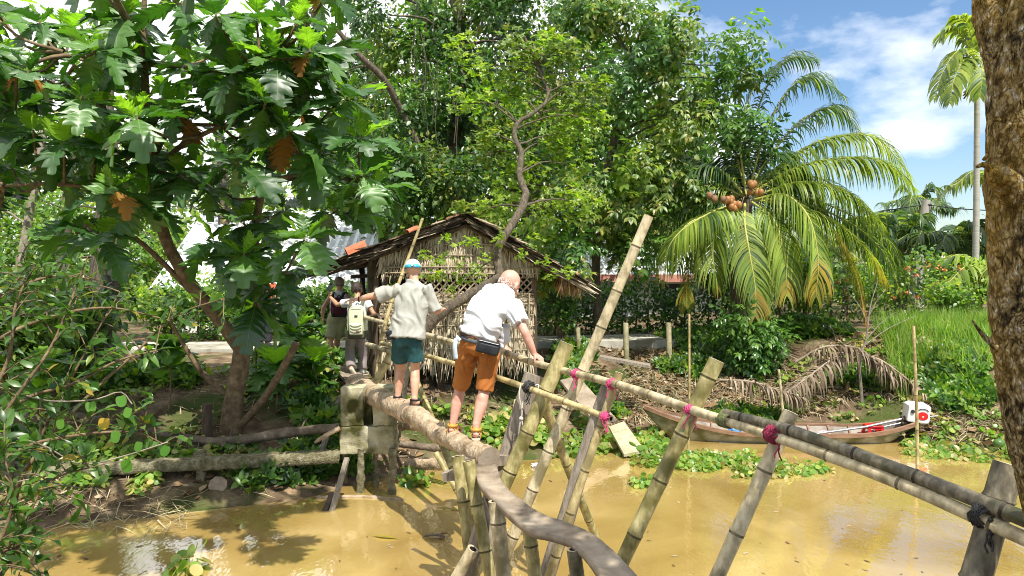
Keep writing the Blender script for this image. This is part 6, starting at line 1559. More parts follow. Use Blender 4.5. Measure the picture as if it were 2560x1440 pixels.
fr([(1845, 515, -.3), (1800, 550, -.8), (1782, 630, -1.0), (1795, 720, -1.1)], ll=.9, droop=.65, yel=.1)
fr([(1890, 490, -.2), (2000, 455, -.5), (2120, 480, -.8), (2205, 560, -.9)], ll=1.05, droop=.65)
fr([(1895, 500, -.2), (2040, 530, -.6), (2145, 600, -.8), (2215, 700, -.9)], ll=1.05, droop=.7, yel=.2)
fr([(1850, 505, -.3), (1770, 535, -.9), (1690, 590, -1.2), (1645, 680, -1.2)], ll=.95, droop=.7, yel=.1)
M_nut = mat('orange_coconut', [(.3, (.22, .095, .03)), (.7, (.36, .17, .055))], scale=6, rough=.5, bump=.1, stain=(.22, .10, .03)); M_nutd = mat('brown_coconut', [(.3, (.10, .05, .025)), (.7, (.25, .14, .07))], scale=6, rough=.6, bump=.2)
for i in range(24):
    cx, cy, mt = ((1834, 512, M_nut), (1888, 470, M_nut), (1790, 492, M_nutd))[0 if i < 11 else 1 if i < 17 else 2]
    if i > 19: continue
    p = P(cx + R.uniform(-24, 24), cy + R.uniform(-14, 14), CY - .75 - R.uniform(0, .2)); m = MB(); m.ball(p, R.uniform(.065, .08), n=10, m=8, sq=(1, 1, 1.15)); m.build('coconut', mt, coco)
m = MB()
for i in range(14): a = R.uniform(0, 6.28); b = P(1866, 500, CY); e = b + V(math.cos(a) * .35, math.sin(a) * .35 - .1, R.uniform(-.25, .3)); m.tube(bez([b, b.lerp(e, .5) + V(0, 0, .12), e], 5), .012, n=4)
m.build('fruit_stalk', M_bark_b, coco)
AY = 20
areca = thing('areca_palm', 'slender tall palm with ringed grey trunk beside the rough trunk at right', 'palm', (P(2436, 830, AY).x, AY, 1.4))
M_areca = mat('ringed_palm_bark', [(.3, (.26, .25, .21)), (.7, (.44, .42, .36))], scale=3, stretch=(.5, .5, 16), rough=.8, bump=.4)
m = MB(); c = bez([V(P(2436, 845, AY).x, AY, 1.2), P(2440, 600, AY), P(2442, 400, AY), P(2443, 235, AY)], 60); m.tube(c, [x * (1 + .04 * (i % 3 == 0)) for i, x in enumerate(lerpl([.095, .08, .075, .07], 60))], n=10); m.build('trunk', M_areca, areca)
m = MB(); m.tube([P(2443, 235, AY), P(2440, 200, AY), P(2436, 150, AY)], [.075, .1, .06], n=10); m.build('crownshaft', F_grn, areca)
for pts in ([(2437, 160, 0), (2400, 125, -.2), (2360, 175, -.3), (2335, 245, -.4)], [(2437, 160, -.1), (2410, 150, -.4), (2385, 200, -.7), (2375, 255, -.8)], [(2437, 150, 0), (2430, 100, 0), (2415, 55, 0), (2390, 40, 0)], [(2437, 150, .1), (2400, 85, .2), (2370, 75, .3), (2352, 95, .3)], [(2440, 155, -.2), (2450, 150, -.6), (2455, 195, -.9), (2450, 240, -1)], [(2440, 150, 0), (2450, 90, 0), (2470, 50, 0), (2490, 60, 0)], [(2440, 150, 0), (2490, 110, 0), (2530, 150, 0), (2550, 210, 0)]):
    frond(areca, [P(x, y, AY + d) for x, y, d in pts], ll=.7, n=30, width=.07, droop=.45, r=.022, mats=[F_grn, F_drk, F_yel, F_yel])
m = MB()
for i in range(16): a = R.uniform(0, 6.28); b = P(2441, 215, AY); e = b + V(math.cos(a) * .3, math.sin(a) * .3, -R.uniform(.1, .35)); m.tube([b, b.lerp(e, .5) + V(0, 0, .06), e], [.015, .03, .02], n=5)
m.build('fruit_stalk', M_bark_b, areca)
def bush_palm(label, px, py, Y, n, ln, mats, dr=.5, base_h=.3, tilt=(25, 80), trunk_r=.16):
    b = P(px, py, Y); gz = terrain(b.x, b.y, False); t_ = thing('background_palm', label, 'palm', (b.x, b.y, gz), 'palms behind the flower hedge'); m = MB(); m.tube([(b.x, Y, gz - .1), (b.x, Y, (gz + b.z) / 2), b], [trunk_r * 1.2, trunk_r, trunk_r], n=9, lump=.08); m.build('trunk', M_bark_d, t_)
    for i in range(n):
        a = i * 2.4 + R.uniform(-.3, .3); el = math.radians(R.uniform(*tilt)); L_ = ln * R.uniform(.8, 1.1); h = V(math.cos(a), math.sin(a) * .8, 0); pts = [b + h * L_ * f * math.cos(el) * (1 if f < .5 else 1.05) + V(0, 0, L_ * (f * math.sin(el) - .75 * f ** 2.4 * R.uniform(.7, 1.1))) for f in (0, .3, .6, .85, 1)]
        frond(t_, pts, ll=.8, n=34, width=.06, droop=dr, mats=mats)
MD, MY = [F_drk, F_grn, F_drk, F_drk], [F_grn, F_yel, F_yel, F_yel]
bush_palm('dark green palm right behind the wooden utility pole', 2250, 640, 24, 13, 3.0, MD)
bush_palm('dark palm with arching fronds between utility pole and slender palm', 2390, 650, 23, 14, 3.0, MD)
bush_palm('low palm with yellowing fronds beside the rough trunk', 2505, 700, 18.5, 11, 2.2, [F_grn, F_drk, F_yel, F_yel], tilt=(5, 60))
bush_palm('far palm peeking over the hedge left of the utility pole', 2290, 540, 32, 12, 3.0, MD)
bush_palm('pale green palm far behind the coconut fronds', 2120, 640, 28, 12, 3.2, [F_grn, F_drk, F_grn, F_grn])
bush_palm('palm half hidden behind the coconut palm trunk', 1960, 640, 24, 11, 2.8, MD)
bush_palm('palm crown hanging behind the rough trunk near the top of the slender palm', 2540, 470, 21, 10, 2.4, [F_grn, F_drk, F_yel, F_yel])
# ================================================================== utility pole, wires
up_ = thing('utility_pole', 'weathered grey utility pole leaning slightly behind the hedge', 'pole', V(P(2290, 760, 26).x, 26, 1.3))
m = MB(); m.tube([V(P(2288, 760, 26).x, 26, .9), P(2298, 640, 26), P(2316, 500, 26)], [.19, .17, .14], n=12); m.build('shaft', mat('grey_pole_wood', [(.3, (.24, .22, .19)), (.7, (.42, .39, .34))], scale=4, stretch=(3, 3, .4), rough=.9, bump=.3), up_)
m = MB(); m.tube(bez([P(2302, 600, 25.8), P(2330, 590, 25.6), P(2365, 582, 25.4)], 6), lerpl([.05, .06, .03], 6), n=7); m.build('bracket', M_dkwood, up_)
m = MB(); m.tube([P(2318, 512, 25.9), P(2328, 512, 25.9)], .05, n=8); m.build('insulator', M_darkin, up_)
m = MB(); m.tube(bez([P(2322, 512, 25.9), P(2400, 522, 25), P(2560, 530, 23.5)], 12), .018, n=4, caps=False); m.tube(bez([P(2315, 512, 25.9), P(2230, 524, 27), P(2050, 560, 29), P(1900, 565, 31)], 12), .018, n=4, caps=False)
tag(m.build('overhead_wire', M_darkin), 'thin dark wire strung from the utility pole', 'wire')

# ================================================================== sampan
BY = 12.75
boat = thing('wooden_sampan', 'long narrow weathered wooden boat moored in the water weeds', 'boat', (4.6, BY, 0))
M_hull = mat('weathered_hull', [(.25, (.16, .14, .075)), (.5, (.32, .29, .19)), (.75, (.46, .43, .33))], scale=5, stretch=(1, 1, 2.5), rough=.85, bump=.3, bscale=25, stain=(.13, .12, .04), stainscale=3, stainpos=(.45, .62))
M_gun = mat('brown_gunwale', [(.3, (.16, .085, .05)), (.7, (.30, .18, .11))], scale=8, stretch=(.6, 3, 3), rough=.7, bump=.25)
M_ins = mat('grey_boat_inside', [(.3, (.20, .17, .14)), (.7, (.38, .34, .29))], scale=6, rough=.85, bump=.3, stain=(.12, .10, .08))
bx0, bx1 = P(1618, 1040, BY).x, P(2288, 1065, BY).x
NS = 40
def hull(u):
    """returns half beam, gunwale z, keel z, centre y at station u (0 bow at left, 1 stern at right)"""
    hb = .43 * (math.sin(math.pi * min(1, .02 + u * .90)) ** .62); gz = .17 + .40 * max(0, (.38 - u) / .38) ** 1.7 + .17 * max(0, (u - .78) / .22) ** 1.7; kz = -.12 + .62 * max(0, (.16 - u) / .16) ** 1.5 + .40 * max(0, (u - .86) / .14) ** 1.4
    return max(hb, .02), gz, kz, BY + .25 + .22 * (.5 - u)
outer, inner = [], []
for i in range(NS + 1):
    u = i / NS; hb, gz, kz, cy = hull(u); x = bx0 + (bx1 - bx0) * u; row, rin = [], []
    for k in range(11):
        v = -1 + 2 * k / 10; s = abs(v); y = math.copysign(hb * (s ** .62), v); z = kz + (gz - kz) * s ** 2.2; row.append((x, cy + y, z)); rin.append((x, cy + y * .93, min(gz - .01, z + .035)))
    outer.append(row); inner.append(rin)
m = MB(); m.add([p for r_ in outer for p in r_], [(i * 11 + k, i * 11 + k + 1, (i + 1) * 11 + k + 1, (i + 1) * 11 + k) for i in range(NS) for k in range(10)]); m.build('hull', M_hull, boat)
m = MB(); m.add([p for r_ in inner for p in r_], [(i * 11 + k, (i + 1) * 11 + k, (i + 1) * 11 + k + 1, i * 11 + k + 1) for i in range(NS) for k in range(10)]); m.build('lining', M_ins, boat)
for side in (0, 10):
    m = MB()
    pts = [Vector(outer[i][side]) + V(0, -.012 if side == 0 else .012, .0) for i in range(NS + 1)]
    for i in range(NS): m.beam(pts[i], pts[i + 1], .055, .062)
    m.build('gunwale', M_gun, boat, smooth=False)
for u in np.linspace(.12, .9, 11):
    i = int(u * NS); m = MB(); r_ = [Vector(p) for p in inner[i]]
    for k in range(10): m.beam(r_[k] + V(0, 0, .012), r_[k + 1] + V(0, 0, .012), .035, .03, up=(1, 0, 0))
    m.build('rib', M_gun, boat, smooth=False)
for u, w_ in ((.3, .16), (.5, .16), (.66, .3), (.82, .2), (.93, .25)):
    i = int(u * NS); a, b = Vector(inner[i][1]), Vector(inner[i][9]); m = MB(); z = max(a.z, b.z) - .05; a.z = b.z = z; m.beam(a, b, w_, .025); m.build('thwart', M_ins, boat, smooth=False)
m = MB(); m.box((bx0 + (bx1 - bx0) * .55, BY + .24, .0), (2.6, .5, .02)); m.build('floorboard', M_ins, boat, smooth=False)
def Bu(u, dy=0, z=0): return V(bx0 + (bx1 - bx0) * u, hull(u)[3] + dy, z)
# engine with a long shaft
eng = thing('boat_engine', 'white boxy boat engine with a long shaft, red badge on its side', 'engine', P(2285, 1052, BY + .2))
ec = P(2290, 1030, BY + .15)
m = MB(); w_, h_, d_ = .36, .32, .36
prof = [(-.5, -.45), (-.46, .38), (-.30, .5), (.42, .5), (.5, .40), (.5, -.40), (.40, -.5), (-.40, -.5)]
vs = [ec + V(x * w_, -d_ / 2, z * h_) for x, z in prof] + [ec + V(x * w_, d_ / 2, z * h_) for x, z in prof]; n = 8
ro = Matrix.Rotation(math.radians(-14), 3, 'Z') @ Matrix.Rotation(math.radians(5), 3, 'Y'); vs = [ec + ro @ (v - ec) for v in vs]
m.add(vs, [tuple(range(n)), tuple(range(2 * n - 1, n - 1, -1))] + [(k, n + k, n + (k + 1) % n, (k + 1) % n) for k in range(n)])
M_engw = mat('white_enamel', [(.3, (.62, .63, .63)), (.7, (.76, .77, .77))], scale=3, rough=.4, bump=.05, stain=(.5, .5, .46)); o = m.build('cowling', M_engw, eng, smooth=False); m.bevel(o, .015, 2)
def epl(x, z, y=0): return ec + ro @ V(x, -d_ / 2 - .006 - y, z)
def disc(name, cx, cz, rx, rz, y, mt, th=.01, n=20):
    m = MB(); m.add([epl(cx + math.cos(a) * rx, cz + math.sin(a) * rz, y) for a in np.linspace(0, 2 * math.pi, n, endpoint=False)] + [epl(cx + math.cos(a) * rx, cz + math.sin(a) * rz, y - th) for a in np.linspace(0, 2 * math.pi, n, endpoint=False)], [tuple(range(n))] + [(k, n + k, n + (k + 1) % n, (k + 1) % n) for k in range(n)]); return m.build(name, mt, eng, smooth=False)
disc('badge', .065, -.03, .085, .072, .0, M_red); disc('badge_center', .068, -.04, .016, .013, .003, M_engw); m = MB()
m.tube([epl(.065 + math.cos(a) * .075, .06 + math.sin(a) * .035, .002) for a in np.linspace(-.2, math.pi + .2, 12)], .006, n=5); m.build('badge_ring', M_darkin, eng)
m = MB(); m.tube([epl(-.1, .03, .0), epl(-.1, .03, .015)], [.035, .03], n=10); m.build('fuel_cap', M_darkin, eng)
M_steel = plain('grey_steel', (.38, .38, .38), .4, .5, .6); a = P(2262, 1046, BY + .15)
m = MB(); m.tube([a, P(2160, 1068, BY + .1), P(1985, 1092, BY - .05)], [.024, .02, .016], n=8); m.tube([a + V(-.02, 0, -.07), P(2170, 1076, BY + .12)], .016, n=7); m.build('shaft', M_steel, eng)
m = MB(); m.tube([a + V(.05, 0, 0), a + V(-.06, 0, -.01)], [.06, .05], n=10); m.tube([a + V(-.03, 0, -.02), a + V(-.03, 0, -.24)], .03, n=8); m.box(a + V(.0, 0, -.08), (.14, .14, .06)); m.build('mount', M_dkwood, eng)
m = MB(); m.tube([P(2318, 1042, BY + .1), P(2345, 1040, BY + .1)], .012, n=6); m.build('handle', M_steel, eng)
# red stool
st = thing('plastic_stool', 'low red plastic stool standing inside the boat', 'stool', P(2183, 1090, BY + .2)); sc_ = P(2183, 1064, BY + .22)
m = MB(); m.box(sc_, (.27, .25, .03)); o = m.build('seat', M_red, st); m.bevel(o, .012, 3)
for sx in (-1, 1):
    for sy in (-1, 1):
        m = MB(); m.beam(sc_ + V(sx * .105, sy * .095, -.01), sc_ + V(sx * .135, sy * .12, -.20), .05, .035, up=(0, 1, 0)); o = m.build('leg', M_red, st, smooth=False)
m = MB()
for sy in (-1, 1): m.box(sc_ + V(0, sy * .102, -.035), (.2, .014, .045)); m.box(sc_ + V(0, sy * .118, -.165), (.24, .014, .03))
for sx in (-1, 1): m.box(sc_ + V(sx * .113, 0, -.035), (.014, .19, .045)); m.box(sc_ + V(sx * .129, 0, -.165), (.014, .21, .03))
m.build('apron', M_red, st, smooth=False)
def crumple(name, label, c, r, mt, cat, sq=(1, .8, .5)):
    m = MB(); m.ball(c, r, n=14, m=10, sq=sq, jit=.28); return tag(flat(m.build(name, mt)), label, cat)
M_blue = plain('blue_plastic', (.03, .22, .55), .35); M_wbag = plain('white_plastic', (.66, .64, .66), .4); M_pbag = plain('pinkish_plastic', (.58, .42, .46), .4)
crumple('plastic_bag', 'crumpled blue plastic bag lying in the boat', P(1838, 1076, BY + .1), .11, M_blue, 'bag'); crumple('plastic_bag', 'pale pinkish plastic bag lying in the middle of the boat', P(2060, 1084, BY + .12), .11, M_pbag, 'bag')

# ================================================================== hedges, shrubs, bank plants
def hedge(name, label, pts, h, dep, mats, T, size, dens, cat='hedge', flowers=0, mi_w=None, parent_stems=14, ztop=.12):
    """row of clipped growth along pts [(x,y)...] on the ground"""
    a = Vector((*pts[0], 0)); b = Vector((*pts[-1], 0)); gz = terrain(pts[0][0], pts[0][1], False); t_ = thing(name, label, cat, ((a.x + b.x) / 2, (a.y + b.y) / 2, gz)); L = Leaves(); m = MB(); length = sum((Vector(pts[i + 1]) - Vector(pts[i])).length for i in range(len(pts) - 1)); n = int(length * h * dens)
    ts = NR.random(n); xs = np.interp(ts, np.linspace(0, 1, len(pts)), [p[0] for p in pts]); ys = np.interp(ts, np.linspace(0, 1, len(pts)), [p[1] for p in pts])
    pos = np.stack([xs + NR.normal(0, .05, n), ys + NR.uniform(-dep / 2, dep / 2, n), gz + h * NR.random(n) ** .8 * (1 + ztop * 3 * np.array([noise.noise((x * 1.3, 0, 5)) for x in xs]))], 1)
    d = rnd(n, .6); d[:, 1] -= .35; d[:, 2] += .1; nn = rnd(n, .4); nn[:, 2] += .7; nn[:, 1] -= .4
    L.add(T, pos, d, nn, size * NR.uniform(.6, 1.2, n), NR.choice(len(mats), n, p=mi_w))
    L.build('foliage', mats, t_)
    for i in range(parent_stems):
        u = (i + R.random()) / parent_stems; x = float(np.interp(u, np.linspace(0, 1, len(pts)), [p[0] for p in pts])); y = float(np.interp(u, np.linspace(0, 1, len(pts)), [p[1] for p in pts])); m.tube([(x, y, gz - .1), (x + R.uniform(-.1, .1), y, gz + h * .7)], [.025, .012], n=5)
    m.build('stem', M_bark_b, t_)
    if flowers:
        Mf = leafmat('orange_red_flower', [(0, (.60, .10, .03)), (1, (.72, .20, .06))], .25, tcol=(1.2, 1, .8))
        for i in range(flowers):
            u = R.random(); x = float(np.interp(u, np.linspace(0, 1, len(pts)), [p[0] for p in pts])); y = float(np.interp(u, np.linspace(0, 1, len(pts)), [p[1] for p in pts])) - dep * .5; Lf = Leaves(); clump(Lf, T3, V(x, y, gz + h * R.uniform(.35, .95)), .06, 14, .06, 0); Lf.build('flower', [Mf], t_)
    return t_
px2x = lambda px, Y: (px - 1280) / FPX * Y
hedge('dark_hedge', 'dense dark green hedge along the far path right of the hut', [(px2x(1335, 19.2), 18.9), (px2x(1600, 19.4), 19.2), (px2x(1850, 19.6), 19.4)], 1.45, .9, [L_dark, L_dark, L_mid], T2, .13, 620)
hedge('flower_hedge', 'bright green hedge dotted with orange-red flowers at right', [(px2x(1930, 18.8), 18.9), (px2x(2200, 18.6), 18.7), (px2x(2480, 18.4), 18.5)], 1.55, 1.0, [L_mid, L_brt, L_dark], T2, .13, 520, flowers=34, mi_w=[.4, .4, .2], ztop=.16)
hedge('low_hedge', 'leafy green hedge beyond the path left of the hut', [(-8.2, 17.6), (-5.5, 17.8), (-3.2, 18.0)], 1.35, .9, [L_mid, L_dark, L_brt], T2, .14, 420, mi_w=[.45, .4, .15])
def onland(px, Y): x = px2x(px, Y); return V(x, Y, terrain(x, Y))
shrub('bright_shrub', 'bright yellow-green shrub just right of the coconut palm trunk', onland(2010, 18.0), 1.0, 1.95, 1500, T2, .16, [L_brt, L_mid], stems=12)
shrub('leafy_shrub', 'glossy long-leaved shrub in front of the palm trunk by the path', onland(1880, 15.4), .75, 1.45, 420, TS7, .36, [L_gloss, L_mid], stems=10, droop=.5)
shrub('round_shrub', 'small rounded dark tree-like shrub above the hedge left of the palm', onland(1790, 18.3) + V(0, 0, .9), .9, 1.2, 900, T2, .13, [L_dark, L_mid], stems=9)
shrub('bushy_shrub', 'bushy shrub under the hut eave beside the dark hedge', onland(1400, 17.6), .9, 1.9, 1300, T2, .14, [L_dark, L_mid], stems=10)
shrub('bushy_shrub', 'bushy green shrub beside the white walls behind the walkers', onland(770, 18.2), .9, 1.3, 1100, T2, .15, [L_dark, L_mid, L_brt], stems=10, mi_w=[.5, .35, .15])
shrub('bushy_shrub', 'yellow-green bush behind the fork of the breadfruit trunk', onland(560, 18.4), 1.1, 1.7, 1300, T2, .15, [L_brt, L_mid], stems=10)
shrub('bushy_shrub', 'mid green bush behind the path, left of the tree fork', onland(420, 18.4), 1.1, 1.6, 1200, T2, .16, [L_mid, L_brt], stems=10)
shrub('bushy_shrub', 'rounded bush at the right end of the flower hedge', onland(2395, 17.4), .8, 1.0, 1200, T2, .12, [L_mid, L_brt], stems=9)
shrub('bank_shrub', 'big leafy shrub crowding the left edge of the bank', P(40, 1010, 10.5) * 1.0, 1.2, 1.9, 1500, T1, .22, [L_mid, L_dark, L_brt], stems=14)
shrub('bank_shrub', 'dark shrub behind the sloping log left of the old trunk', P(130, 980, 12) * 1.0, 1.2, 1.7, 1300, T1, .22, [L_dark, L_mid], stems=12)
# bare sapling on the right bank
b = onland(2160, 14.0); sp = thing('bare_sapling', 'thin bare sapling with a few twigs on the slope right of the dead fronds', 'sapling', b); m = MB(); c = bez([b - V(0, 0, .1), P(2150, 900, 14), P(2165, 850, 14), P(2175, 770, 14), P(2195, 700, 14)], 16); m.tube(c, lerpl([.035, .028, .02, .012, .005], 16), n=6, lump=.1)
for k, e in ((8, (2240, 780)), (7, (2290, 790)), (10, (2130, 740)), (11, (2215, 725))): q = P(*e, 14); m.tube(bez([c[k], c[k].lerp(q, .5) + V(0, 0, .06), q], 6), lerpl([.012, .008, .003], 6), n=5)
m.build('stem', M_bark_g, sp)
# fallen palm fronds
def dead_frond(label, pts, **k):
    t_ = thing('dead_frond', label, 'palm frond', P(*pts[0]), 'dead palm fronds on the right bank'); frond(t_, [P(*p) for p in pts], mats=[F_ded, F_ded, F_ded, F_ded], rib=F_ribd, droop=.85, n=64, jit=.42, width=.034, **k)
dead_frond('arched dead palm frond lying highest on the right bank', [(1990, 905, 14.6), (2060, 868, 14.4), (2140, 870, 14.2), (2200, 915, 14.0), (2240, 950, 13.8)], ll=.6)
dead_frond('grey dead frond drooping toward the boat, left of the bare sapling', [(2110, 880, 14.5), (2070, 905, 14.2), (2010, 950, 13.9), (1960, 985, 13.6)], ll=.55)
dead_frond('dead frond spread right of the bare sapling', [(2130, 885, 14.4), (2200, 900, 14.1), (2270, 950, 13.8), (2330, 1000, 13.4)], ll=.5)
dead_frond('brown dead frond on the bank behind the middle of the boat', [(1800, 950, 14.0), (1880, 955, 13.8), (1960, 980, 13.6), (2020, 1000, 13.4)], ll=.5)
for pts in ([(630, 1010, 12.2), (700, 990, 12.2), (760, 1010, 12)],): dead_frond('dead frond on the shaded ground by the breadfruit trunk', [(*pts[0],), (*pts[1],), (*pts[2],)], ll=.4)

# ---- uncountable ground growth
def ground_pts(n, fx):
    out = []
    while len(out) < n:
        p = fx()
        if p is not None: out.append((p[0], p[1], terrain(p[0], p[1])))
    return np.array(out, np.float32)
# tall grass on the right slope
M_grass = leafmat('grass_blade', [(0, (.08, .17, .025)), (.5, (.17, .30, .04)), (.85, (.28, .38, .08)), (1, (.40, .36, .14))], .45)
TG = (np.array([(-.018, 0, 0), (.018, 0, 0), (-.014, .5, -.06), (.014, .5, -.06), (0, 1, -.25)], np.float32), np.array([(0, 1, 3), (0, 3, 2), (2, 3, 4)], np.int32))
def fx():
    px, Y = R.uniform(2110, 2600), R.uniform(13.6, 17.0); x = px2x(px, Y)
    if noise.noise((x * 1.7, Y * 1.7, 6)) < -.12 or px < 2180 + (17 - Y) * 20 or R.random() > min(1, .25 + (Y - 13.4) / 1.5): return None
    return (x, Y)
g = ground_pts(9000, fx); n = len(g); d = rnd(n, .28); d[:, 2] += 1; L = Leaves(); L.add(TG, g, d, rnd(n, 1), NR.uniform(.18, .6, n)); tag(L.build('grass', [M_grass]), 'tall bright green grass on the right bank slope', 'grass', kind='stuff')
# dry mown grass / straw below it and litter over the bank
M_straw2 = leafmat('straw', [(0, (.16, .12, .07)), (.5, (.32, .26, .16)), (1, (.48, .42, .28))], .1, rough=.85, spec=.1)
def fx():
    x = R.choice([R.uniform(-7.5, 8.5), R.uniform(1.5, 8.5)]); d_ = R.uniform(.15, 4.0); y = shore(x) + d_
    dens = .25 + .75 * (x > 1.0) if d_ > .5 else .3
    return (x, y) if R.random() < dens and noise.noise((x * .7, y * .7, 2)) > -.35 else None
g = ground_pts(24000, fx); n = len(g); g[:, 2] += NR.uniform(.0, .05, n); d = rnd(n, 1); d[:, 2] *= .22; nn = rnd(n, .3); nn[:, 2] += 1; L = Leaves(); L.add(TG, g, d, nn, NR.uniform(.08, .42, n), 0)
g = ground_pts(5000, fx); n = len(g); g[:, 2] += .025; d = rnd(n, 1); d[:, 2] *= .3; nn = rnd(n, .5); nn[:, 2] += 1; M_litter = leafmat('leaf_litter', [(0, (.06, .035, .018)), (.5, (.20, .12, .06)), (.85, (.34, .24, .14)), (1, (.42, .34, .25))], .08, rough=.8, spec=.15); L.add(T2, g, d, nn, NR.uniform(.07, .2, n), 1)
tag(L.build('leaf_litter', [M_straw2, M_litter]), 'dry straw, twigs and fallen leaves strewn over the far bank', 'leaf litter', kind='stuff')
# far thickets closing the view
def thicket(label, px0, px1, Y0, Y1, hmax, n, mats, size):
    L = Leaves(); pos = []
    while len(pos) < n:
        Y = R.uniform(Y0, Y1); x = px2x(R.uniform(px0, px1), Y); hm = hmax * (.62 + .5 * noise.noise((x * .45, Y * .3, 8)) + .22 * noise.noise((x * 1.6, Y, 3))); z = 1.2 + hm * R.random() ** .8
        if noise.noise((x * .9, Y * .9, z * .9)) > -.28: pos.append((x, Y, z))
    pos = np.array(pos, np.float32); d = rnd(n, .6); d[:, 2] -= .2; nn = rnd(n, .5) + np.array(sdir, np.float32)
    L.add(T2, pos, d, nn, size * NR.uniform(.6, 1.2, n), NR.integers(len(mats), size=n)); return tag(L.build('thicket', mats), label, 'thicket', kind='stuff')
thicket('far green thicket closing the view behind the breadfruit tree', -400, 1000, 26, 31, 8.0, 34000, [L_mid, L_olv, L_brt], .26)
thicket('far tall wall of trees closing the view behind the hut', 800, 1780, 27, 31, 13.5, 42000, [L_dark, L_mid, L_olv], .3)
thicket('far green thicket behind the palms and the utility pole', 1500, 2900, 33, 40, 4.2, 16000, [L_mid, L_olv, L_brt], .3)
# low weeds on the bank
def fx():
    x = R.uniform(-8, 8.8); d_ = R.uniform(.2, 4.8); y = shore(x) + d_; k = noise.noise((x * .55 + 4, y * .6, 9)) + (.02 if x < -2.2 else 0) - (.12 if x > 4.2 else 0) - (.25 if -.6 < x < 3.8 else 0) + (.3 if d_ > 3.4 and x > 0 else 0)
    return (x, y) if k > .08 and not (-3.0 < x < .9 and 11.6 < y < 16.2) else None
g = ground_pts(5200, fx); n = len(g); d = rnd(n, .6); d[:, 2] += .7; g[:, 2] += NR.uniform(0, .2, n); L = Leaves(); L.add(TR, g, d, rnd(n, .5) + np.array([0, -.4, .8]), NR.uniform(.07, .2, n), NR.choice(3, n, p=[.5, .25, .25])); g = ground_pts(1800, fx); n = len(g); d = rnd(n, .5); d[:, 2] += .8; L.add(TS7, g, d, rnd(n, .5) + np.array([0, -.6, .5]), NR.uniform(.16, .34, n), NR.choice(3, n, p=[.5, .3, .2]))
tag(L.build('bank_weeds', [L_mid, L_dark, L_brt]), 'low leafy weeds covering patches of the far bank', 'weeds', kind='stuff')
# water hyacinth
H_leaf = leafmat('hyacinth_leaf', [(0, (.09, .20, .03)), (.6, (.17, .29, .05)), (1, (.34, .38, .09))], .4, rough=.35, spec=.5); H_old = leafmat('old_hyacinth_leaf', [(0, (.28, .24, .08)), (1, (.42, .36, .14))], .3)
def T_hy():
    ps = []
    for i in range(7):
        a = 2 * math.pi * i / 7 + R.uniform(-.3, .3); ln = R.uniform(.5, 1.0); h = V(math.cos(a), math.sin(a), 0); b = h * .05; tip = h * (.35 * ln) + V(0, 0, .65 * ln * R.uniform(.5, 1)); mid = b.lerp(tip, .5) + h * .06; s = h.cross(V(0, 0, 1)) * .022
        vs = [b - s, b + s, mid + s * 1.3, mid - s * 1.3, tip + s * .6, tip - s * .6]; fs = [(0, 1, 2), (0, 2, 3), (3, 2, 4), (3, 4, 5)]
        k = len(vs); n_ = (h * .6 + V(0, 0, .9)).normalized() if R.random() < .6 else (V(R.uniform(-1, 1), R.uniform(-1, .2), .7)).normalized(); u_ = (h - n_ * h.dot(n_)).normalized(); w_ = n_.cross(u_); r_ = .2 * R.uniform(.7, 1.15)
        vs.append(tip + u_ * r_ - n_ * .03)
        for q in range(9): t_ = 2 * math.pi * q / 9; vs.append(tip + u_ * r_ + u_ * math.cos(t_) * r_ + w_ * math.sin(t_) * r_ * .92)
        fs += [(k, k + 1 + q, k + 1 + (q + 1) % 9) for q in range(9)]; ps.append((np.array([tuple(v) for v in vs], np.float32), np.array(fs, np.int32)))
    return join(ps)
THs = [T_hy() for _ in range(6)]
def hyacinth(label, quads, n, s0, s1, flt=.0):
    """quads: list of four (px,py) corners on the water, plus weight"""
    L = Leaves(); tw = sum(q[4] for q in quads)
    for q in quads:
        c = [Gz(*q[i]) for i in range(4)]; k = int(n * q[4] / tw); pos = []
        while len(pos) < k:
            a, b = R.random(), R.random(); p = c[0].lerp(c[1], a).lerp(c[3].lerp(c[2], a), b)
            if noise.noise((p.x * 1.6, p.y * 1.6, 4)) > -.3: pos.append((p.x, p.y, max(terrain(p.x, p.y), 0) - .01))
        pos = np.array(pos, np.float32)
        for j in range(6):
            pp = pos[j::6]; m_ = len(pp); y = rnd(m_, 1); y[:, 2] = 0; z = rnd(m_, .15); z[:, 2] += 1; L.add(THs[j], pp, y, z, NR.uniform(s0, s1, m_), NR.choice(2, m_, p=[.84, .16]))
    return tag(L.build('water_hyacinth', [H_leaf, H_old]), label, 'water hyacinth', kind='stuff')
hyacinth('bright floating water hyacinth mat in front of the boat', [((1580, 1165), (1900, 1190), (1860, 1140), (1590, 1135), 1.0), ((1840, 1195), (1990, 1200), (1960, 1150), (1850, 1140), .6), ((1960, 1185), (2090, 1195), (2080, 1170), (1980, 1160), .12)], 250, .13, .25)
hyacinth('water hyacinth crowding the foot of the right bank', [((1850, 1070), (2280, 1080), (2260, 1010), (1880, 1030), .7), ((2260, 1140), (2560, 1165), (2560, 1020), (2270, 1040), 1.3), ((2500, 1170), (2700, 1190), (2700, 1040), (2500, 1050), .4)], 420, .15, .30)
hyacinth('water hyacinth along the water edge under the bamboo supports', [((1230, 1150), (1560, 1140), (1540, 1090), (1250, 1100), 1.0), ((990, 1130), (1230, 1135), (1230, 1110), (1000, 1105), .3), ((1000, 1215), (1060, 1218), (1050, 1190), (1005, 1190), .12), ((1560, 1140), (1650, 1130), (1640, 1090), (1570, 1095), .3)], 200, .2, .38)
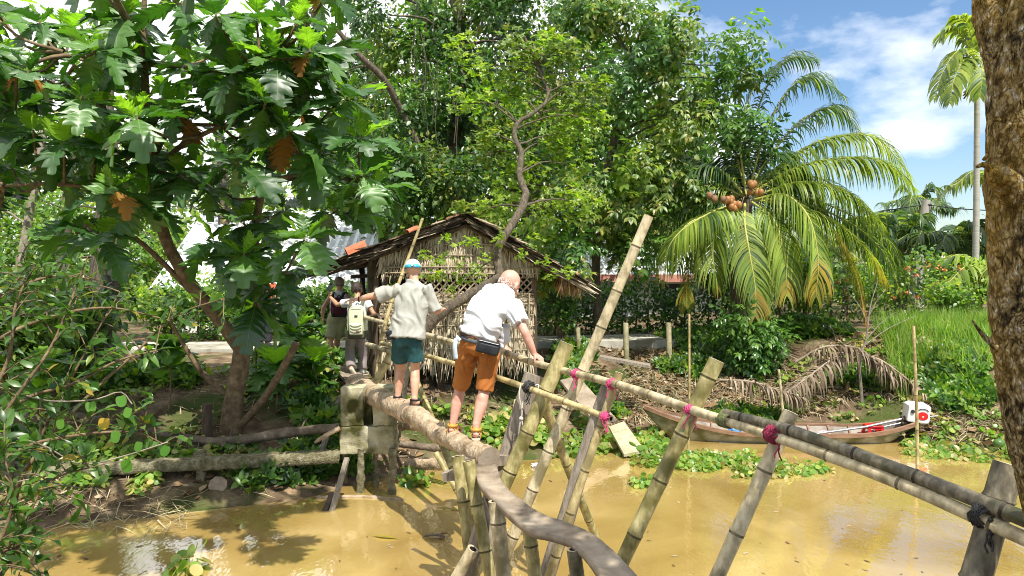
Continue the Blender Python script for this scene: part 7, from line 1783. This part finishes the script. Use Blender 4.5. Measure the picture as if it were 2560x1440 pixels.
hyacinth('shaded water hyacinth below the crusted concrete beam', [((-60, 1310), (260, 1270), (400, 1200), (-60, 1210), .8), ((330, 1280), (640, 1230), (640, 1180), (380, 1190), .55), ((120, 1170), (480, 1160), (480, 1080), (160, 1090), .5), ((560, 1150), (830, 1130), (830, 1085), (560, 1100), .3)], 300, .15, .30)
hyacinth('little floating sprout of water hyacinth at the bottom edge', [((420, 1440), (500, 1440), (490, 1420), (430, 1422), 1)], 3, .34, .42)
hyacinth('tiny floating hyacinth clump between two leaning bamboo poles', [((1590, 1225), (1630, 1225), (1625, 1208), (1592, 1208), 1)], 4, .2, .28)
# pale dead stalks on the left water edge
L = Leaves(); pos = []
for i in range(260):
    p = Gz(R.uniform(60, 470), R.uniform(1270, 1330)); pos.append((p.x, p.y, .02 + R.random() * .05 + max(0, terrain(p.x, p.y))))
pos = np.array(pos, np.float32); d = rnd(len(pos), 1); d[:, 2] *= .2; d[:, 0] += .6; L.add(TG, pos, d, rnd(len(pos), .3) + np.array([0, 0, 1]), NR.uniform(.15, .5, len(pos))); tag(L.build('dead_stalks', [M_straw2]), 'pale rotting plant stalks floating at the left water edge', 'plant debris', kind='stuff')
# floating leaves on the water
L = Leaves(); pos = np.array([tuple(Gz(R.uniform(100, 2500), R.uniform(1200, 1440)) + V(0, 0, .006)) for _ in range(70)], np.float32); d = rnd(70, 1); d[:, 2] = 0; L.add(T_leaf(.18, .0, .0), pos, d, np.tile([0, 0, 1], (70, 1)), NR.uniform(.03, .1, 70)); tag(L.build('floating_leaves', [M_litter]), 'small fallen leaves scattered on the muddy water', 'floating leaves', kind='stuff')
for px, py, ln, lab in ((960, 1350, .34, 'long pale leaf floating left of the bridge poles'), (1115, 1280, .36, 'broad pale leaf floating beside the short bamboo posts')):
    L = Leaves(); L.add(T_leaf(.11, .03, .02), [tuple(Gz(px - 30, py - 8) + V(0, 0, .012))], [(1, -.25, 0)], [(0, 0, 1)], [ln]); tag(L.build('floating_leaf', [F_yel]), lab, 'leaf')
m = MB(); c = Gz(1085, 1347); m.tube(bez([c + V(-.13, 0, .02), c + V(-.04, .05, .03), c + V(.06, .04, .03), c + V(.12, 0, .02), c + V(.05, -.04, .025), c + V(-.05, -.03, .02)], 16), lerpl([.01, .018, .012, .006], 16), n=6); tag(m.build('floating_twig', M_rlog), 'curled dark twig floating under the hand-cut log', 'twig')
# rubbish on the slope
for px, py, Y, r, mt, nm_, lab in ((1715, 925, 13.6, .14, M_wbag, 'plastic_bag', 'white plastic bag on the mud behind the long thin stake'), (1622, 890, 14.2, .07, M_wbag, 'plastic_bag', 'small white scrap on the slope under the path posts'), (1690, 915, 13.7, .07, plain('red_scrap', (.5, .06, .06), .5), 'plastic_scrap', 'red plastic scrap on the mud left of the white bag'), (1950, 962, 13.5, .07, M_blue, 'plastic_scrap', 'blue plastic scrap on the bank above the boat'), (742, 1108, 10.9, .1, M_wbag, 'foam_block', 'white foam piece on the dark bank left of the pier'), (1340, 1143, 11.2, .07, M_wbag, 'foam_block', 'white foam scrap floating behind the timber support')):
    c = P(px, py, Y); c.z = max(terrain(c.x, c.y), 0) + r * .3; crumple(nm_, lab, c, r, mt, 'rubbish', sq=(1.1, .8, .55))

# ================================================================== vines and twigs in the left foreground
vt = thing('overhanging_shrub', 'thin-stemmed shrub with narrow leaves in the left foreground', 'shrub', V(-3.6, 3.9, .6)); m = MB(); L = Leaves(); VN = []
stems = [[(-60, 1500, 4.6), (20, 1330, 4.7), (60, 1180, 4.8), (150, 1000, 4.9), (230, 850, 5.0), (300, 730, 5.1)], [(-80, 1420, 4.4), (60, 1180, 4.6), (200, 1010, 4.9), (330, 890, 5.1), (440, 790, 5.2), (560, 745, 5.3)], [(-80, 1200, 4.3), (0, 1050, 4.4), (120, 880, 4.5), (170, 770, 4.6), (220, 640, 4.7)], [(-80, 900, 4.6), (30, 830, 4.7), (150, 785, 4.9), (280, 770, 5.0), (420, 800, 5.1)], [(-80, 1120, 4.5), (60, 1000, 4.6), (180, 960, 4.7), (300, 900, 4.8), (420, 870, 5)], [(-60, 1500, 4.2), (30, 1400, 4.3), (70, 1290, 4.4), (130, 1200, 4.5), (260, 1160, 4.6)], [(-100, 1260, 4.4), (40, 1130, 4.5), (180, 1090, 4.7), (330, 1080, 4.9), (410, 1110, 5)], [(-80, 780, 4.7), (40, 720, 4.8), (140, 690, 4.9), (250, 700, 5)], [(-60, 1050, 4.4), (20, 900, 4.5), (40, 760, 4.5), (90, 660, 4.6)], [(-80, 1450, 4.1), (10, 1330, 4.2), (30, 1220, 4.2), (0, 1120, 4.2)], [(-40, 1420, 4.3), (30, 1372, 4.3), (110, 1440, 4.2), (160, 1530, 4.2)]]
for s in stems:
    m.tube(bez([V(-3.55, 3.75, .5), P(-230, 1480, 4.2), P(*s[0])], 8), .016, n=6)
    c = bez([P(*p) for p in s], 30); m.tube(c, lerpl([.016, .011, .008, .004], 30), n=6)
    for i in range(4, 31):
        if R.random() < .48:
            e = c[i] + V(R.gauss(0, .16), R.gauss(0, .12), R.gauss(.06, .12)); 
            tw = bez([c[i], c[i].lerp(e, .5) + V(0, 0, .03), e], 4); m.tube(tw, lerpl([.005, .003], 4), n=4, caps=False)
            for q in tw[1:]:
                for sg in (-1, 1):
                    if R.random() < .8: VN.append((q, (e - c[i]).normalized() * .6 + V(R.gauss(0, .5), R.gauss(0, .4), R.gauss(-.1, .35))))
        VN.append((c[i], V(R.gauss(0, .6), R.gauss(0, .4), R.gauss(.1, .4))))
m.build('stem', M_bark_b, vt); n = len(VN); V_leaf = leafmat('vine_leaf', [(0, (.025, .075, .011)), (.6, (.055, .135, .018)), (.93, (.10, .2, .028)), (1, (.30, .22, .02))], .42, rough=.38)
nn = rnd(n, .5); nn[:, 2] += .8; nn[:, 1] -= .2; L.add(T_leaf(.17, .04, .2), [tuple(v[0]) for v in VN], [tuple(v[1]) for v in VN], nn, NR.uniform(.06, .135, n)); L.build('leaves', [V_leaf], vt)
hv = thing('heart_leaf_vine', 'creeping vine with heart-shaped green and yellow leaves over the left twigs', 'vine', V(-3.4, 4.4, 1.0)); L = Leaves()
th_ = []
for i in range(13):
    a = math.pi * 2 * i / 13; th_.append((.5 * math.sin(a) * (1 - .28 * abs(math.sin(a))) * 1.05, .5 - .5 * math.cos(a) - .16 * max(0, math.cos(a)) ** 6 * -1 * (1), .05 * abs(math.sin(a))))
TH = (np.array([(0, .45, 0)] + th_, np.float32), np.array([(0, 1 + i, 1 + (i + 1) % 13) for i in range(13)], np.int32))
hl = [(290, 1072, 0), (262, 1040, 1), (325, 1015, 0), (45, 985, 0), (300, 985, 0), (225, 1000, 0), (150, 1045, 0), (110, 1120, 0), (70, 1210, 0), (190, 1170, 0), (30, 1290, 0), (240, 950, 0), (90, 1000, 0), (20, 900, 0), (350, 1100, 0), (420, 1110, 0), (60, 1080, 0), (130, 940, 0), (200, 1230, 0), (310, 1145, 0)]
L.add(TH, [tuple(P(x, y, R.uniform(4.4, 4.9))) for x, y, k in hl], [(R.uniform(-.5, .5), -.2, -1) for _ in hl], [(R.uniform(-.4, .4), -1, .5) for _ in hl], [(.16 if (x, y) == (45, 985) else R.uniform(.07, .1)) for x, y, k in hl], [k for _, _, k in hl])
L.build('leaves', [leafmat('heart_leaf', [(0, (.06, .19, .02)), (1, (.12, .27, .03))], .5), leafmat('yellow_heart_leaf', [(0, (.45, .30, .02)), (1, (.5, .33, .03))], .4)], hv); m = MB()
for pts in ([(-80, 1100, 4.5), (-40, 960, 4.6), (100, 1000, 4.6), (230, 1000, 4.6), (300, 980, 4.7), (330, 1010, 4.7)], [(-80, 1100, 4.5), (-40, 1080, 4.5), (100, 1110, 4.5), (200, 1160, 4.6), (310, 1140, 4.7), (420, 1105, 4.9)], [(-80, 1100, 4.5), (-40, 1250, 4.4), (60, 1200, 4.5), (200, 1220, 4.6)]): m.tube(bez([P(*p) for p in pts], 16), .005, n=5)
m.build('stem', M_bark_g, hv)
